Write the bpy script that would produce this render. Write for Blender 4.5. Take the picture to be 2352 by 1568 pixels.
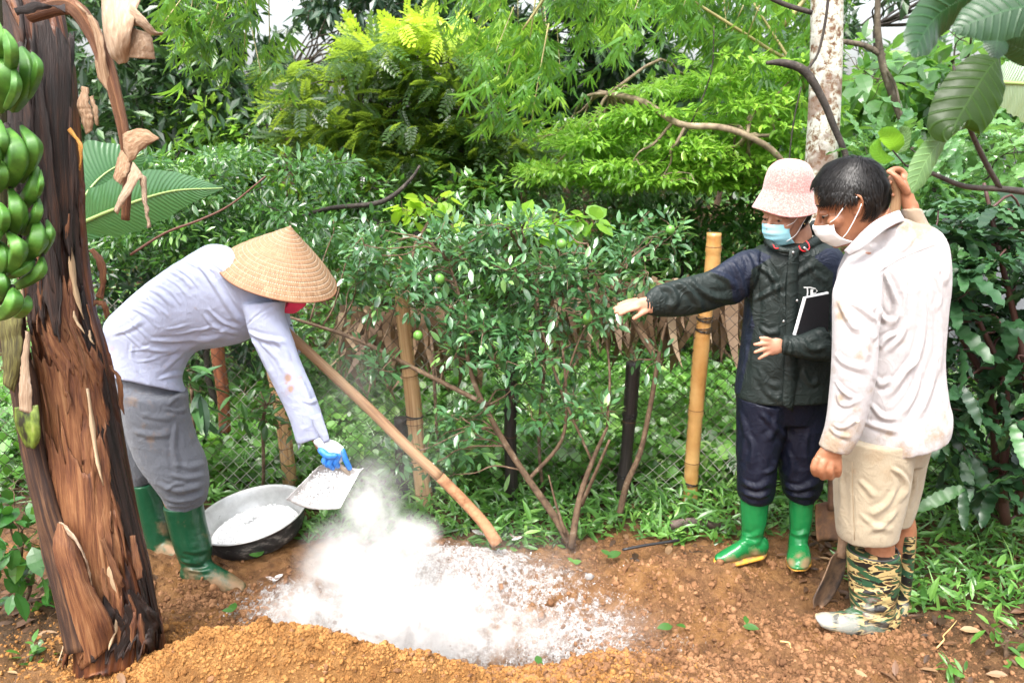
import bpy, math, random
import numpy as np
from mathutils import Vector, Matrix

# ---------------------------------------------------------------- camera, world, sun, exposure
for o in list(bpy.data.objects): bpy.data.objects.remove(o)
scn = bpy.context.scene
FW, FH, FPX = 2352.0, 1568.0, 1900.0
PITCH = math.radians(14.6); CAMZ = 1.72
cd = bpy.data.cameras.new('camera'); cam = bpy.data.objects.new('camera', cd)
scn.collection.objects.link(cam); scn.camera = cam
cam.location = (0, 0, CAMZ); cam.rotation_euler = (math.pi/2 - PITCH, 0, 0)
cd.sensor_width = 36.0; cd.lens = FPX/FW*36.0; cd.clip_end = 500; cd.clip_start = 0.05
cd.dof.use_dof = True; cd.dof.focus_distance = 2.8; cd.dof.aperture_fstop = 4.5
SUN_EL, SUN_AZ = math.radians(62), math.radians(205)     # azimuth: direction the light comes from, clockwise from +Y
w = bpy.data.worlds.new('World'); scn.world = w; w.use_nodes = True
nt = w.node_tree; bg = nt.nodes['Background']
sky = nt.nodes.new('ShaderNodeTexSky'); sky.sky_type = 'NISHITA'; sky.sun_disc = False
sky.sun_elevation = SUN_EL; sky.sun_rotation = SUN_AZ; sky.air_density = 1.0; sky.dust_density = 6.0; sky.ozone_density = 0.6
hs = nt.nodes.new('ShaderNodeHueSaturation'); hs.inputs['Saturation'].default_value = 0.35; hs.inputs['Value'].default_value = 1.95
nt.links.new(sky.outputs[0], hs.inputs['Color']); nt.links.new(hs.outputs[0], bg.inputs['Color'])
bg.inputs['Strength'].default_value = 0.15
sl = bpy.data.lights.new('sun', 'SUN'); sl.energy = 1.4; sl.angle = math.radians(18); sl.color = (1.0, 0.965, 0.9)
so = bpy.data.objects.new('sun', sl); scn.collection.objects.link(so)
sd = Vector((math.sin(SUN_AZ)*math.cos(SUN_EL), math.cos(SUN_AZ)*math.cos(SUN_EL), math.sin(SUN_EL)))
so.location = sd*30; so.rotation_euler = sd.to_track_quat('Z', 'Y').to_euler()
vs = scn.view_settings; vs.view_transform = 'Standard'; vs.look = 'None'; vs.gamma = 1; vs.use_curve_mapping = False
vs.exposure = 1.0
scn.cycles.volume_bounces = 6; scn.cycles.max_bounces = 10; scn.cycles.volume_step_rate = 2.0

# ---------------------------------------------------------------- mapping and numeric helpers
CP, SP = math.cos(PITCH), math.sin(PITCH)
CAM = np.array([0, 0, CAMZ])
def at(px, py, Y):
    a = (px - FW/2)/FPX; b = -(py - FH/2)/FPX
    y = CP + b*SP; z = -SP + b*CP
    return np.array([a/y*Y, Y, CAMZ + z/y*Y])
def gp(px, py, z=0.0):
    b = -(py - FH/2)/FPX
    return at(px, py, (z - CAMZ)*(CP + b*SP)/(-SP + b*CP))
def proj(V):
    d = V - CAM
    f = d[:, 1]*CP - d[:, 2]*SP; u = d[:, 1]*SP + d[:, 2]*CP
    f = np.maximum(f, 1e-3)
    return FW/2 + FPX*d[:, 0]/f, FH/2 - FPX*u/f
def ppm(P):                                    # photograph pixels per metre at a point
    d = P - CAM; return FPX/(d[1]*CP - d[2]*SP)
def nrm(a):
    a = np.asarray(a, float); return a/np.maximum(np.linalg.norm(a, axis=-1, keepdims=True), 1e-9)
def _h(ix, iy, iz, s):
    n = (ix.astype(np.uint32)*np.uint32(374761393) + iy.astype(np.uint32)*np.uint32(668265263)
         + iz.astype(np.uint32)*np.uint32(2246822519) + np.uint32((s*3266489917) & 0xffffffff))
    n = (n ^ (n >> np.uint32(13)))*np.uint32(1274126177); n = n ^ (n >> np.uint32(16))
    return (n & np.uint32(0xffffff)).astype(float)/16777215.0
def vn(P, s=0):                                # value noise -1..1
    P = np.asarray(P, float)
    if P.shape[1] == 2: P = np.column_stack([P, np.zeros(len(P))])
    fl = np.floor(P); f = P - fl; i = fl.astype(np.int64); f = f*f*(3 - 2*f)
    r = 0
    for dx in (0, 1):
        for dy in (0, 1):
            for dz in (0, 1):
                wt = (f[:, 0] if dx else 1-f[:, 0])*(f[:, 1] if dy else 1-f[:, 1])*(f[:, 2] if dz else 1-f[:, 2])
                r = r + wt*_h(i[:, 0]+dx, i[:, 1]+dy, i[:, 2]+dz, s)
    return r*2 - 1
def fbm(P, o=4, s=0, g=0.5):
    P = np.asarray(P, float); r = 0; a = 1; t = 0
    for k in range(o): r = r + a*vn(P*2.03**k + 17.3*k, s+k); t += a; a *= g
    return r/t
def catmull(A, sub):
    A = np.asarray(A, float)
    if sub <= 1 or len(A) < 2: return A
    Q = np.vstack([2*A[0]-A[1], A, 2*A[-1]-A[-2]]); out = []
    for i in range(1, len(Q)-2):
        for k in range(sub):
            t = k/sub
            out.append(0.5*((2*Q[i]) + (-Q[i-1]+Q[i+1])*t + (2*Q[i-1]-5*Q[i]+4*Q[i+1]-Q[i+2])*t*t + (-Q[i-1]+3*Q[i]-3*Q[i+1]+Q[i+2])*t**3))
    out.append(A[-1]); return np.array(out)

# ---------------------------------------------------------------- geometry: G = dict(v, f=[face arrays], tc=(u,t) per vertex)
def G(v, f, tc=None):
    v = np.asarray(v, float)
    f = [np.asarray(a, int) for a in (f if isinstance(f, list) else [f]) if len(a)]
    return dict(v=v, f=f, tc=tc if tc is not None else np.zeros((len(v), 2)))
def merge(gs):
    vs_, fs_, ts_, n = [], [], [], 0
    for g in gs:
        vs_.append(g['v']); ts_.append(g['tc']); fs_ += [a + n for a in g['f']]; n += len(g['v'])
    by = {}
    for a in fs_: by.setdefault(a.shape[1], []).append(a)
    return dict(v=np.vstack(vs_), f=[np.vstack(x) for x in by.values()], tc=np.vstack(ts_))
def rings(R, caps=True, closed=True, tt=None):
    m, n = R.shape[:2]; v = R.reshape(-1, 3); q = []
    I = np.arange(m-1)[:, None]*n; J = np.arange(n if closed else n-1)[None, :]; K = (J+1) % n
    q = np.stack([I+J, I+K, I+n+K, I+n+J], -1).reshape(-1, 4)
    t = np.linspace(0, 1, m) if tt is None else tt
    tc = np.column_stack([np.tile(np.arange(n)/n, m), np.repeat(t, n)])
    f = [q]
    if caps and closed:
        v = np.vstack([v, R[0].mean(0), R[-1].mean(0)]); tc = np.vstack([tc, [0, 0], [0, 1]]); j = np.arange(n); k = (j+1) % n
        f.append(np.column_stack([k, j, np.full(n, m*n)])); f.append(np.column_stack([(m-1)*n+j, (m-1)*n+k, np.full(n, m*n+1)]))
        f = [q, np.vstack(f[1:])]
    return G(v, f, tc)
def loft(st, n=28, sub=5, p=2.0, caps=True, ins=1.0, round_ends=False, hz=False):
    """stations (xl,yl,xr,yr,Y|(Yl,Yr),half_depth): the two outline points of a section and its thickness"""
    A = []
    for s in st:
        Yl, Yr = s[4] if isinstance(s[4], tuple) else (s[4], s[4])
        A.append([*at(s[0], s[1], Yl), *at(s[2], s[3], Yr), s[5]])
    A = catmull(A, sub); R = []
    th = np.linspace(0, 2*np.pi, n, endpoint=False); c, s_ = np.cos(th), np.sin(th)
    c = np.sign(c)*np.abs(c)**(2/p); s_ = np.sign(s_)*np.abs(s_)**(2/p)
    for a in A:
        L, Rr, d = a[:3], a[3:6], a[6]; C = (L+Rr)/2; u = (Rr-L)/2
        r = nrm(C-CAM); v = nrm(r - np.dot(r, nrm(u))*nrm(u))*d
        if hz: v = nrm(np.cross([0, 0, 1.0], u))*d
        R.append(C + (c[:, None]*u + s_[:, None]*v)*ins)
    R = np.array(R)
    if round_ends:
        e0, e1 = R[0].mean(0), R[-1].mean(0)
        d0 = nrm(R[0].mean(0)-R[min(3, len(R)-1)].mean(0))*np.linalg.norm(R[0]-e0, axis=1).mean(); d1 = nrm(e1-R[-min(4, len(R))].mean(0))*np.linalg.norm(R[-1]-e1, axis=1).mean()
        a = [(0.92, .3), (.7, .6), (.4, .8)]
        R = np.concatenate([[e0+(R[0]-e0)*k+d0*h for k, h in a[::-1]], R, [e1+(R[-1]-e1)*k+d1*h for k, h in a]])
    return rings(R, caps)
def frames(P):
    T = nrm(np.gradient(P, axis=0)); up = np.array([0, 0, 1.0]) if abs(T[0, 2]) < .9 else np.array([0, 1.0, 0])
    N = [nrm(np.cross(T[0], up))]
    for i in range(1, len(P)):
        n_ = N[-1] - np.dot(N[-1], T[i])*T[i]; N.append(nrm(n_))
    N = np.array(N); return T, N, np.cross(T, N)
def tube(P, r, n=8, sub=4, caps=True, flat=1.0, rnd=False, ax=None):
    P = np.asarray(P, float); r = np.broadcast_to(np.asarray(r, float), (len(P),))
    A = catmull(np.column_stack([P, r]), sub); P, r = A[:, :3], np.maximum(A[:, 3], 1e-5)
    if rnd:
        d0 = nrm(P[0]-P[1]); d1 = nrm(P[-1]-P[-2]); k = [(.9, .45), (.55, .85), (.12, 1.0)]
        P = np.vstack([[P[0]+d0*r[0]*b for a, b in k[::-1]], P, [P[-1]+d1*r[-1]*b for a, b in k]])
        r = np.concatenate([[r[0]*a for a, b in k[::-1]], r, [r[-1]*a for a, b in k]])
    T, N, B = frames(P)
    if ax is not None:
        N = nrm(np.asarray(ax, float) - (T@np.asarray(ax, float))[:, None]*T); B = np.cross(T, N)
    th = np.linspace(0, 2*np.pi, n, endpoint=False)
    R = P[:, None] + r[:, None, None]*(np.cos(th)[None, :, None]*N[:, None] + flat*np.sin(th)[None, :, None]*B[:, None])
    return rings(R, caps)
def ptube(L, **k):                              # points as (px,py,Y,r)
    return tube([at(a, b, c) for a, b, c, d in L], [l[3] for l in L], **k)
def ell(c, r, n=16, m=10, M=None):
    ph = np.linspace(0.06, np.pi-0.06, m); th = np.linspace(0, 2*np.pi, n, endpoint=False)
    R = np.stack([np.sin(ph)[:, None]*np.cos(th), np.sin(ph)[:, None]*np.sin(th), np.cos(ph)[:, None]+0*th], -1)*np.asarray(r, float)
    if M is not None: R = R@np.asarray(M).T
    return rings(R + np.asarray(c, float))
def sheet(A, B, sub=6, n=2, th=0.0):
    """thin strip between two edges given as point lists"""
    A = catmull(A, sub); B = catmull(B, sub); t = np.linspace(0, 1, n)
    return rings(A[:, None]*(1-t)[None, :, None] + B[:, None]*t[None, :, None], caps=False, closed=False)
def thick(g, d):                                 # give a sheet real thickness
    v = g['v']; N = vnormals(v, g['f']); n = len(v)
    e = {}
    for F in g['f']:
        k = F.shape[1]
        for i in range(k):
            for a, b in zip(F[:, i], F[:, (i+1) % k]):
                if (b, a) in e: e[(b, a)] = 0
                else: e[(a, b)] = 1
    side = np.array([[b, a, a+n, b+n] for (a, b), c in e.items() if c])
    fs = [F for F in g['f']] + [F[:, ::-1] + n for F in g['f']]
    by = {}
    for a in fs + ([side] if len(side) else []): by.setdefault(a.shape[1], []).append(a)
    return dict(v=np.vstack([v, v - N*d]), f=[np.vstack(x) for x in by.values()], tc=np.vstack([g['tc']]*2))
def vnormals(v, f):
    N = np.zeros_like(v)
    for F in f:
        nn = np.cross(v[F[:, 2]]-v[F[:, 0]], v[F[:, -1]]-v[F[:, 1]] if F.shape[1] > 3 else v[F[:, 2]]-v[F[:, 1]])
        for i in range(F.shape[1]): np.add.at(N, F[:, i], nn)
    return nrm(N)

# ---------------------------------------------------------------- objects
COL = scn.collection; BASE = {}
def to_mesh(name, g, base, attrs=None, smooth=True):
    me = bpy.data.meshes.new(name); v = g['v'] - base; nf = sum(len(a) for a in g['f']); nl = sum(a.size for a in g['f'])
    me.vertices.add(len(v)); me.vertices.foreach_set('co', v.astype(np.float32).ravel())
    me.loops.add(nl); me.loops.foreach_set('vertex_index', np.concatenate([a.ravel() for a in g['f']]).astype(np.int32))
    me.polygons.add(nf); cnt = np.concatenate([np.full(len(a), a.shape[1]) for a in g['f']])
    me.polygons.foreach_set('loop_start', np.concatenate([[0], np.cumsum(cnt)[:-1]]).astype(np.int32))
    me.polygons.foreach_set('use_smooth', np.full(nf, smooth, bool))
    me.update(calc_edges=True)
    a = me.attributes.new('tc', 'FLOAT_VECTOR', 'POINT'); a.data.foreach_set('vector', np.column_stack([g['tc'], np.zeros(len(v))]).astype(np.float32).ravel())
    for k, x in (attrs or {}).items():
        a = me.attributes.new(k, 'FLOAT', 'POINT'); a.data.foreach_set('value', np.asarray(x, np.float32))
    me.validate(); return me
def obj(name, g, m, parent=None, attrs=None, smooth=True, loc=None, label=None):
    if isinstance(g, list): g = merge(g)
    if parent is not None: base = BASE[parent.name]
    else:
        base = np.asarray(loc, float) if loc is not None else np.array([g['v'][:, 0].mean(), g['v'][:, 1].mean(), g['v'][:, 2].min()])
    o = bpy.data.objects.new(name, to_mesh(name, g, base, attrs, smooth)); COL.objects.link(o)
    BASE[o.name] = base
    if parent is not None: o.parent = parent
    else: o.location = base
    if m is not None: o.data.materials.append(m)
    if label: o['label'] = label
    return o
def tag(o, label=None, cat=None, group=None, kind=None):
    if label: o['label'] = label
    if cat: o['category'] = cat
    if group: o['group'] = group
    if kind: o['kind'] = kind
    return o
def thing(name, label, cat, loc, group=None):
    o = bpy.data.objects.new(name, None); COL.objects.link(o); o.location = loc; BASE[o.name] = np.asarray(loc, float)
    o.empty_display_size = .1
    return tag(o, label, cat, group)
def remesh(gs, vox=0.007, smooth=3, fac=0.5):
    g = merge(gs) if isinstance(gs, list) else gs
    me = to_mesh('tmp', g, np.zeros(3)); o = bpy.data.objects.new('tmp', me); COL.objects.link(o)
    r = o.modifiers.new('r', 'REMESH'); r.mode = 'VOXEL'; r.voxel_size = vox; r.adaptivity = 0
    if smooth: s = o.modifiers.new('s', 'SMOOTH'); s.factor = fac; s.iterations = smooth
    dg = bpy.context.evaluated_depsgraph_get(); e = o.evaluated_get(dg); m = e.to_mesh()
    v = np.empty(len(m.vertices)*3, np.float32); m.vertices.foreach_get('co', v)
    k = np.empty(len(m.polygons), np.int32); m.polygons.foreach_get('loop_total', k)
    li = np.empty(len(m.loops), np.int32); m.loops.foreach_get('vertex_index', li)
    st = np.concatenate([[0], np.cumsum(k)[:-1]]); f = []
    for c in (3, 4):
        s_ = st[k == c]
        if len(s_): f.append(np.stack([li[s_+i] for i in range(c)], 1).astype(int))
    e.to_mesh_clear(); bpy.data.objects.remove(o); bpy.data.meshes.remove(me)
    return G(v.reshape(-1, 3).astype(float), f)
def pdist(x, y, L):
    """distance in photo pixels to a polyline and the relative position along it"""
    best = np.full(len(x), 1e9); tt = np.zeros(len(x)); n = len(L)-1
    for i in range(n):
        (x0, y0), (x1, y1) = L[i], L[i+1]; dx, dy = x1-x0, y1-y0
        t = np.clip(((x-x0)*dx+(y-y0)*dy)/(dx*dx+dy*dy+1e-9), 0, 1)
        d = np.hypot(x-x0-t*dx, y-y0-t*dy); b = d < best; best[b] = d[b]; tt[b] = (i+t[b])/n
    return best, tt
def folds(g, FL, both=False):
    """cloth folds: (amplitude m, width px, polyline); each raises a ridge with a groove beside it"""
    v = g['v']; N = vnormals(v, g['f'])
    x, y = proj(v); face = np.clip(-(N*nrm(v-CAM)).sum(1)*3, 0, 1)
    if both: face = np.ones(len(v))
    D = np.zeros(len(v))
    for amp, wd, L in FL:
        wd = wd*.8; d, t = pdist(x, y, catmull([list(map(float, q)) for q in L], 4))
        e = np.clip(np.minimum(t, 1-t)*5, 0, 1)
        ww = wd*(0.6+0.6*t)
        D += amp*e*(np.exp(-(d/ww)**1.4) - 0.5*np.exp(-((d-1.9*ww)/(ww*.9))**2))
    g['v'] = v + N*(D*face)[:, None]; return g
def wrinkle(g, amp, sc, seed=0, st=(1, 1, 1)):
    v = g['v']; N = vnormals(v, g['f']); n = fbm(v*np.array(st)*sc, 3, seed)
    m_ = np.clip(.55+fbm(v*sc*.35, 2, seed+9)*1.2, 0, 1); n = (1-np.minimum(1, np.abs(n)*3.2))**1.6*m_*1.5 + .5*(1-np.abs(fbm(v*np.array(st)*sc*.5+5, 2, seed+3))*2)
    g['v'] = v + N*(n*amp)[:, None]; return g
def spots(g, L):
    """stains with a place of their own: (px,py,radius px,strength)"""
    x, y = proj(g['v']); s = np.zeros(len(x))
    for a, b, r, k in L: s = np.maximum(s, k*np.exp(-(((x-a)**2+(y-b)**2)/r**2)))
    return s

# ---------------------------------------------------------------- materials
def newmat(name):
    m = bpy.data.materials.new(name); m.use_nodes = True; n = m.node_tree
    b = n.nodes['Principled BSDF']; return m, n, b, n.nodes['Material Output']
def N_(n, t, **k):
    x = n.nodes.new('ShaderNode'+t)
    for a, b in k.items():
        if a in x.inputs: x.inputs[a].default_value = b
        else: setattr(x, a, b)
    return x
def coord(n, src='Object', scale=(1, 1, 1)):
    if src == 'tc': t = N_(n, 'Attribute', attribute_name='tc'); o = t.outputs['Vector']
    else: t = N_(n, 'TexCoord'); o = t.outputs[src]
    mp = N_(n, 'Mapping'); mp.inputs['Scale'].default_value = scale; n.links.new(o, mp.inputs['Vector']); return mp.outputs[0]
def ramp(n, src, stops, inter='LINEAR'):
    r = n.nodes.new('ShaderNodeValToRGB'); r.color_ramp.interpolation = inter; e = r.color_ramp.elements
    while len(e) < len(stops): e.new(0.5)
    for i, (p, c) in enumerate(stops): e[i].position = p; e[i].color = (*c, 1) if len(c) == 3 else c
    n.links.new(src, r.inputs[0]); return r.outputs[0]
def noise(n, vec, scale, detail=4, rough=.55, dist=0):
    x = N_(n, 'TexNoise'); x.inputs['Scale'].default_value = scale; x.inputs['Detail'].default_value = detail
    x.inputs['Roughness'].default_value = rough; x.inputs['Distortion'].default_value = dist
    n.links.new(vec, x.inputs['Vector']); return x.outputs['Fac']
def mixc(n, fac, a, b):
    x = n.nodes.new('ShaderNodeMix'); x.data_type = 'RGBA'
    for s, i in ((fac, 0), (a, 6), (b, 7)):
        if isinstance(s, (int, float)): x.inputs[i].default_value = s
        elif isinstance(s, tuple): x.inputs[i].default_value = (*s, 1)
        else: n.links.new(s, x.inputs[i])
    return x.outputs[2]
def mth(n, op, a, b=0.0, clamp=False):
    x = n.nodes.new('ShaderNodeMath'); x.operation = op; x.use_clamp = clamp
    for i, s in enumerate((a, b)):
        if isinstance(s, (int, float)): x.inputs[i].default_value = s
        else: n.links.new(s, x.inputs[i])
    return x.outputs[0]
def bump(n, b, h, dist=.005, strength=1.0):
    x = n.nodes.new('ShaderNodeBump'); x.inputs['Distance'].default_value = dist; x.inputs['Strength'].default_value = strength
    n.links.new(h, x.inputs['Height']); n.links.new(x.outputs[0], b.inputs['Normal']); return x
def attr(n, name): return N_(n, 'Attribute', attribute_name=name).outputs['Fac']
def pmat(name, stops, src='Object', scale=10, st=(1, 1, 1), rough=.6, spec=.5, detail=5, bs=None, bd=.003, bst=(1, 1, 1), metal=0, coat=0, stain=None, sheen=0, nrough=.55, rr=None, inter='LINEAR'):
    m, n, b, out = newmat(name)
    if not isinstance(stops, list): stops = [(0.3, stops), (0.7, tuple(min(1, x*1.12) for x in stops))]
    f = noise(n, coord(n, src, st), scale, detail, nrough); c = ramp(n, f, stops, inter)
    if stain:                                             # (attribute, colour, edge noise scale)
        s = attr(n, stain[0]); e = noise(n, coord(n), stain[2], 4, .7)
        k = mth(n, 'MULTIPLY', mth(n, 'SUBTRACT', mth(n, 'ADD', s, mth(n, 'MULTIPLY', e, .9)), .75), 3.0, True)
        k = mth(n, 'MULTIPLY', k, stain[3] if len(stain) > 3 else .8)
        c = mixc(n, k, c, stain[1])
    n.links.new(c, b.inputs['Base Color'])
    b.inputs['Roughness'].default_value = rough; b.inputs['Specular IOR Level'].default_value = spec; b.inputs['Metallic'].default_value = metal
    if rr: n.links.new(ramp(n, noise(n, coord(n), rr[2], 4), [(0.3, (rr[0],)*3), (0.7, (rr[1],)*3)]), b.inputs['Roughness'])
    if coat: b.inputs['Coat Weight'].default_value = coat; b.inputs['Coat Roughness'].default_value = .15
    if sheen: b.inputs['Sheen Weight'].default_value = sheen
    if bs: bump(n, b, noise(n, coord(n, src, bst), bs, 4, .6), bd)
    return m
def leafmat(name, c1, c2, c3=None, rough=.35, trans=.35, tcol=None, spec=.5, blotch=6, coat=0.0):
    """leaf colours picked per leaf by the attribute v, with a translucent share"""
    m, n, b, out = newmat(name); v = attr(n, 'v')
    c = ramp(n, v, [(0.0, c1), (.75, c2), (1.0, c3 or c2)])
    f = noise(n, coord(n), blotch*4, 3); c = mixc(n, mth(n, 'MULTIPLY', f, .35), c, tuple(x*.55 for x in c1))
    n.links.new(c, b.inputs['Base Color']); b.inputs['Roughness'].default_value = rough; b.inputs['Specular IOR Level'].default_value = spec
    if coat: b.inputs['Coat Weight'].default_value = coat; b.inputs['Coat Roughness'].default_value = .2
    tr = N_(n, 'BsdfTranslucent'); tc = tcol or (min(1, c2[0]*2.2), min(1, c2[1]*1.9), c2[2]*.7)
    n.links.new(mixc(n, .5, c, tc), tr.inputs['Color'])
    mx = N_(n, 'MixShader'); mx.inputs[0].default_value = trans
    n.links.new(b.outputs[0], mx.inputs[1]); n.links.new(tr.outputs[0], mx.inputs[2]); n.links.new(mx.outputs[0], out.inputs['Surface'])
    return m
# ---------------------------------------------------------------- ground: one sheet with the pit, the heaps and the rise beyond the fence
def gauss(X, Y, c, sx, sy, rot=0):
    dx, dy = X-c[0], Y-c[1]; cr, sr = math.cos(rot), math.sin(rot); a = dx*cr+dy*sr; b = -dx*sr+dy*cr
    return np.exp(-(a/sx)**2-(b/sy)**2)
PITC = gp(1000, 1400)
def terrain(X, Y):
    X = np.asarray(X, float); Y = np.asarray(Y, float)
    s = np.clip((Y-4.4)/9, 0, 1); z = 1.75*s*s*(3-2*s)*0.9 
    z = z + 0.05*fbm(np.column_stack([X.ravel(), Y.ravel()])*.7, 3, 5).reshape(X.shape)*np.clip((Y-3.4)/2, 0, 1)
    # the pit and what was dug out of it
    z = z - 0.20*np.clip(1.25*gauss(X, Y, gp(980, 1430), .50, .20), 0, 1)
    z = z - 0.10*gauss(X, Y, gp(1270, 1460), .25, .13)
    z = z + 0.13*gauss(X, Y, gp(1060, 1320), .22, .10)
    z = z + 0.05*gauss(X, Y, gp(1000, 1270), .12, .08)
    z = z + 0.05*gauss(X, Y, gp(1220, 1350), .16, .10)
    z = z + 0.07*gauss(X, Y, gp(1560, 1345), .30, .12)
    z = z + 0.03*gauss(X, Y, gp(1640, 1460), .25, .10) - 0.03*gauss(X, Y, gp(1640, 1500), .10, .05)
    r = 0.21*gauss(X, Y, gp(540, 1610), .38, .15) + 0.145*gauss(X, Y, gp(840, 1640), .40, .14) + .07*gauss(X, Y, gp(1120, 1660), .3, .12)
    z = z + r + 0.09*gauss(X, Y, gp(1380, 1545), .20, .10) + 0.06*gauss(X, Y, gp(1750, 1640), .6, .14)
    z = z + 0.04*gauss(X, Y, gp(400, 1480), .18, .1) + .05*gauss(X, Y, gp(60, 1500), .3, .3)
    z = z + 0.035*gauss(X, Y, gp(1695, 1290), .13, .06) + 0.035*gauss(X, Y, gp(1837, 1305), .08, .06) + .022*gauss(X, Y, gp(1960, 1455), .16, .06)
    return z
def rough(X, Y):
    P = np.column_stack([X.ravel(), Y.ravel()]); near = np.clip((4.2-Y.ravel())/1.0, 0, 1)
    a = fbm(P*6, 3, 1)*.036 + (np.abs(fbm(P*16, 3, 2)))*.034 + np.maximum(fbm(P*42, 2, 3), -.1)*.011 + vn(P*90, 4)*.004
    return (a*near).reshape(X.shape)
def gz(x, y):
    return float(terrain(np.array([[x]]), np.array([[y]]))[0, 0])
def axis(a, b, fine, grow, lo, hi):
    m = list(np.arange(a, b, fine)); s = fine
    while m[-1] < hi: s *= grow; m.append(m[-1]+s)
    s = fine
    while m[0] > lo: s *= grow; m.insert(0, m[0]-s)
    return np.array(m)
xs = axis(-1.75, 1.95, .0085, 1.12, -200, 200); ys = axis(2.0, 3.7, .0075, 1.06, -60, 300)
X, Y = np.meshgrid(xs, ys); Z = terrain(X, Y) + rough(X, Y)
gv = np.stack([X, Y, Z], -1)
ground = rings(gv, caps=False, closed=False)
px, py = proj(ground['v']); vv = ground['v']; nz = fbm(vv[:, :2]*7, 4, 9)
inview = (vv[:, 1] > 1.0).astype(float)
def blob(x, y, cx, cy, rx, ry): return np.clip(1.6-1.6*np.sqrt(((x-cx)/rx)**2+((y-cy)/ry)**2)+.5, 0, 1)
# what is orange fresh soil, what is under leaf litter, what has lime on it (ground coordinates through the ground map)
G0 = lambda a, b: gp(a, b)
def gb(cx, cy, rx, ry, rot=0):
    c = gp(cx, cy); dx, dy = vv[:, 0]-c[0], vv[:, 1]-c[1]; cr, sr = math.cos(rot), math.sin(rot)
    return np.clip(1.5-np.hypot((dx*cr+dy*sr)/rx, (-dx*sr+dy*cr)/ry)*1.0, 0, 1)
fresh = np.maximum.reduce([gb(560, 1600, .55, .25), gb(880, 1620, .5, .22), gb(1160, 1660, .4, .18)])
lime = np.maximum.reduce([gb(900, 1400, .42, .26), gb(1070, 1325, .30, .18)*.88, gb(1300, 1430, .30, .20)*.80, gb(660, 1380, .22, .14)*.8, gb(1180, 1350, .3, .12)*.7, gb(1010, 1480, .4, .12)*.8, gb(1480, 1480, .18, .06)*.55])
litter = np.clip((vv[:, 1]-3.18-.05*nz)/.2, 0, 1)
litter = np.maximum(litter, gb(2250, 1380, .55, .42)*.9); litter = np.maximum(litter, gb(40, 1430, .35, .45))
m, n, b, out = newmat('soil')
oc = coord(n); f1 = noise(n, oc, 22, 8, .62); f2 = noise(n, oc, 5, 4); f3 = noise(n, oc, 150, 3, .7)
brown = ramp(n, f1, [(.28, (.09, .043, .020)), (.5, (.22, .110, .047)), (.72, (.34, .18, .08))])
orange = ramp(n, f1, [(.25, (.15, .065, .02)), (.5, (.30, .142, .042)), (.75, (.42, .225, .08))])
lit = ramp(n, noise(n, oc, 30, 6, .7), [(.3, (.025, .018, .01)), (.48, (.085, .05, .025)), (.6, (.14, .075, .035)), (.75, (.2, .13, .07))])
c = mixc(n, ramp(n, f2, [(.45, (0, 0, 0)), (.62, (.55, .55, .55))]), brown, orange)
c = mixc(n, attr(n, 'fresh'), c, orange); c = mixc(n, attr(n, 'litter'), c, lit)
lm = mth(n, 'ADD', attr(n, 'lime'), mth(n, 'MULTIPLY', mth(n, 'SUBTRACT', noise(n, oc, 34, 10, .8), .5), 3.0))
lm = mth(n, 'MULTIPLY', mth(n, 'SUBTRACT', lm, .46), 3.0, True)
lc = ramp(n, noise(n, oc, 70, 6, .75), [(.38, (.20, .15, .125)), (.5, (.48, .45, .43)), (.6, (.66, .66, .66))]); lc = mixc(n, mth(n, 'MULTIPLY', mth(n, 'SUBTRACT', attr(n, 'lime'), .85), 5.0, True), lc, (.66, .66, .66)); c = mixc(n, lm, c, lc); c = mixc(n, .13, c, (0, 0, 0)); n.links.new(c, b.inputs['Base Color'])
b.inputs['Roughness'].default_value = .85; b.inputs['Specular IOR Level'].default_value = .25
bump(n, b, mth(n, 'ADD', mth(n, 'MULTIPLY', f3, .35), noise(n, oc, 60, 6, .75)), .02, 1.0)
SOIL = m
go = obj('ground', ground, SOIL, attrs=dict(fresh=fresh, lime=lime, litter=litter), loc=(0, 0, 0)); tag(go, kind='structure', label='red brown garden soil with a shallow dug pit')
# clods of earth
def ico():
    t = (1+5**.5)/2; v = np.array([(-1, t, 0), (1, t, 0), (-1, -t, 0), (1, -t, 0), (0, -1, t), (0, 1, t), (0, -1, -t), (0, 1, -t), (t, 0, -1), (t, 0, 1), (-t, 0, -1), (-t, 0, 1)], float)
    f = np.array([(0, 11, 5), (0, 5, 1), (0, 1, 7), (0, 7, 10), (0, 10, 11), (1, 5, 9), (5, 11, 4), (11, 10, 2), (10, 7, 6), (7, 1, 8), (3, 9, 4), (3, 4, 2), (3, 2, 6), (3, 6, 8), (3, 8, 9), (4, 9, 5), (2, 4, 11), (6, 2, 10), (8, 6, 7), (9, 8, 1)])
    return nrm(v), f
def scatter(tv, tf, P, S, rs, R=None):
    """copies of a template (one face array) at P with scale S and random turn"""
    k = len(P); q = rs.normal(size=(k, 4)); q /= np.linalg.norm(q, axis=1)[:, None]; w_, x, y, z = q.T
    M = np.stack([1-2*(y*y+z*z), 2*(x*y-z*w_), 2*(x*z+y*w_), 2*(x*y+z*w_), 1-2*(x*x+z*z), 2*(y*z-x*w_), 2*(x*z-y*w_), 2*(y*z+x*w_), 1-2*(x*x+y*y)], -1).reshape(k, 3, 3)
    if R is not None: M = R
    V = np.einsum('kij,nj->kni', M, tv)*S[:, None, None] if S.ndim == 1 else np.einsum('kij,knj->kni', M, tv[None]*S[:, None, :])
    V = V + P[:, None]; F = tf[None] + (np.arange(k)*len(tv))[:, None, None]
    return G(V.reshape(-1, 3), F.reshape(-1, tf.shape[1]))
rs = np.random.RandomState(3); iv, jf = ico(); iv = iv*(1+.45*rs.uniform(-1, 1, (12, 1)))
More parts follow.
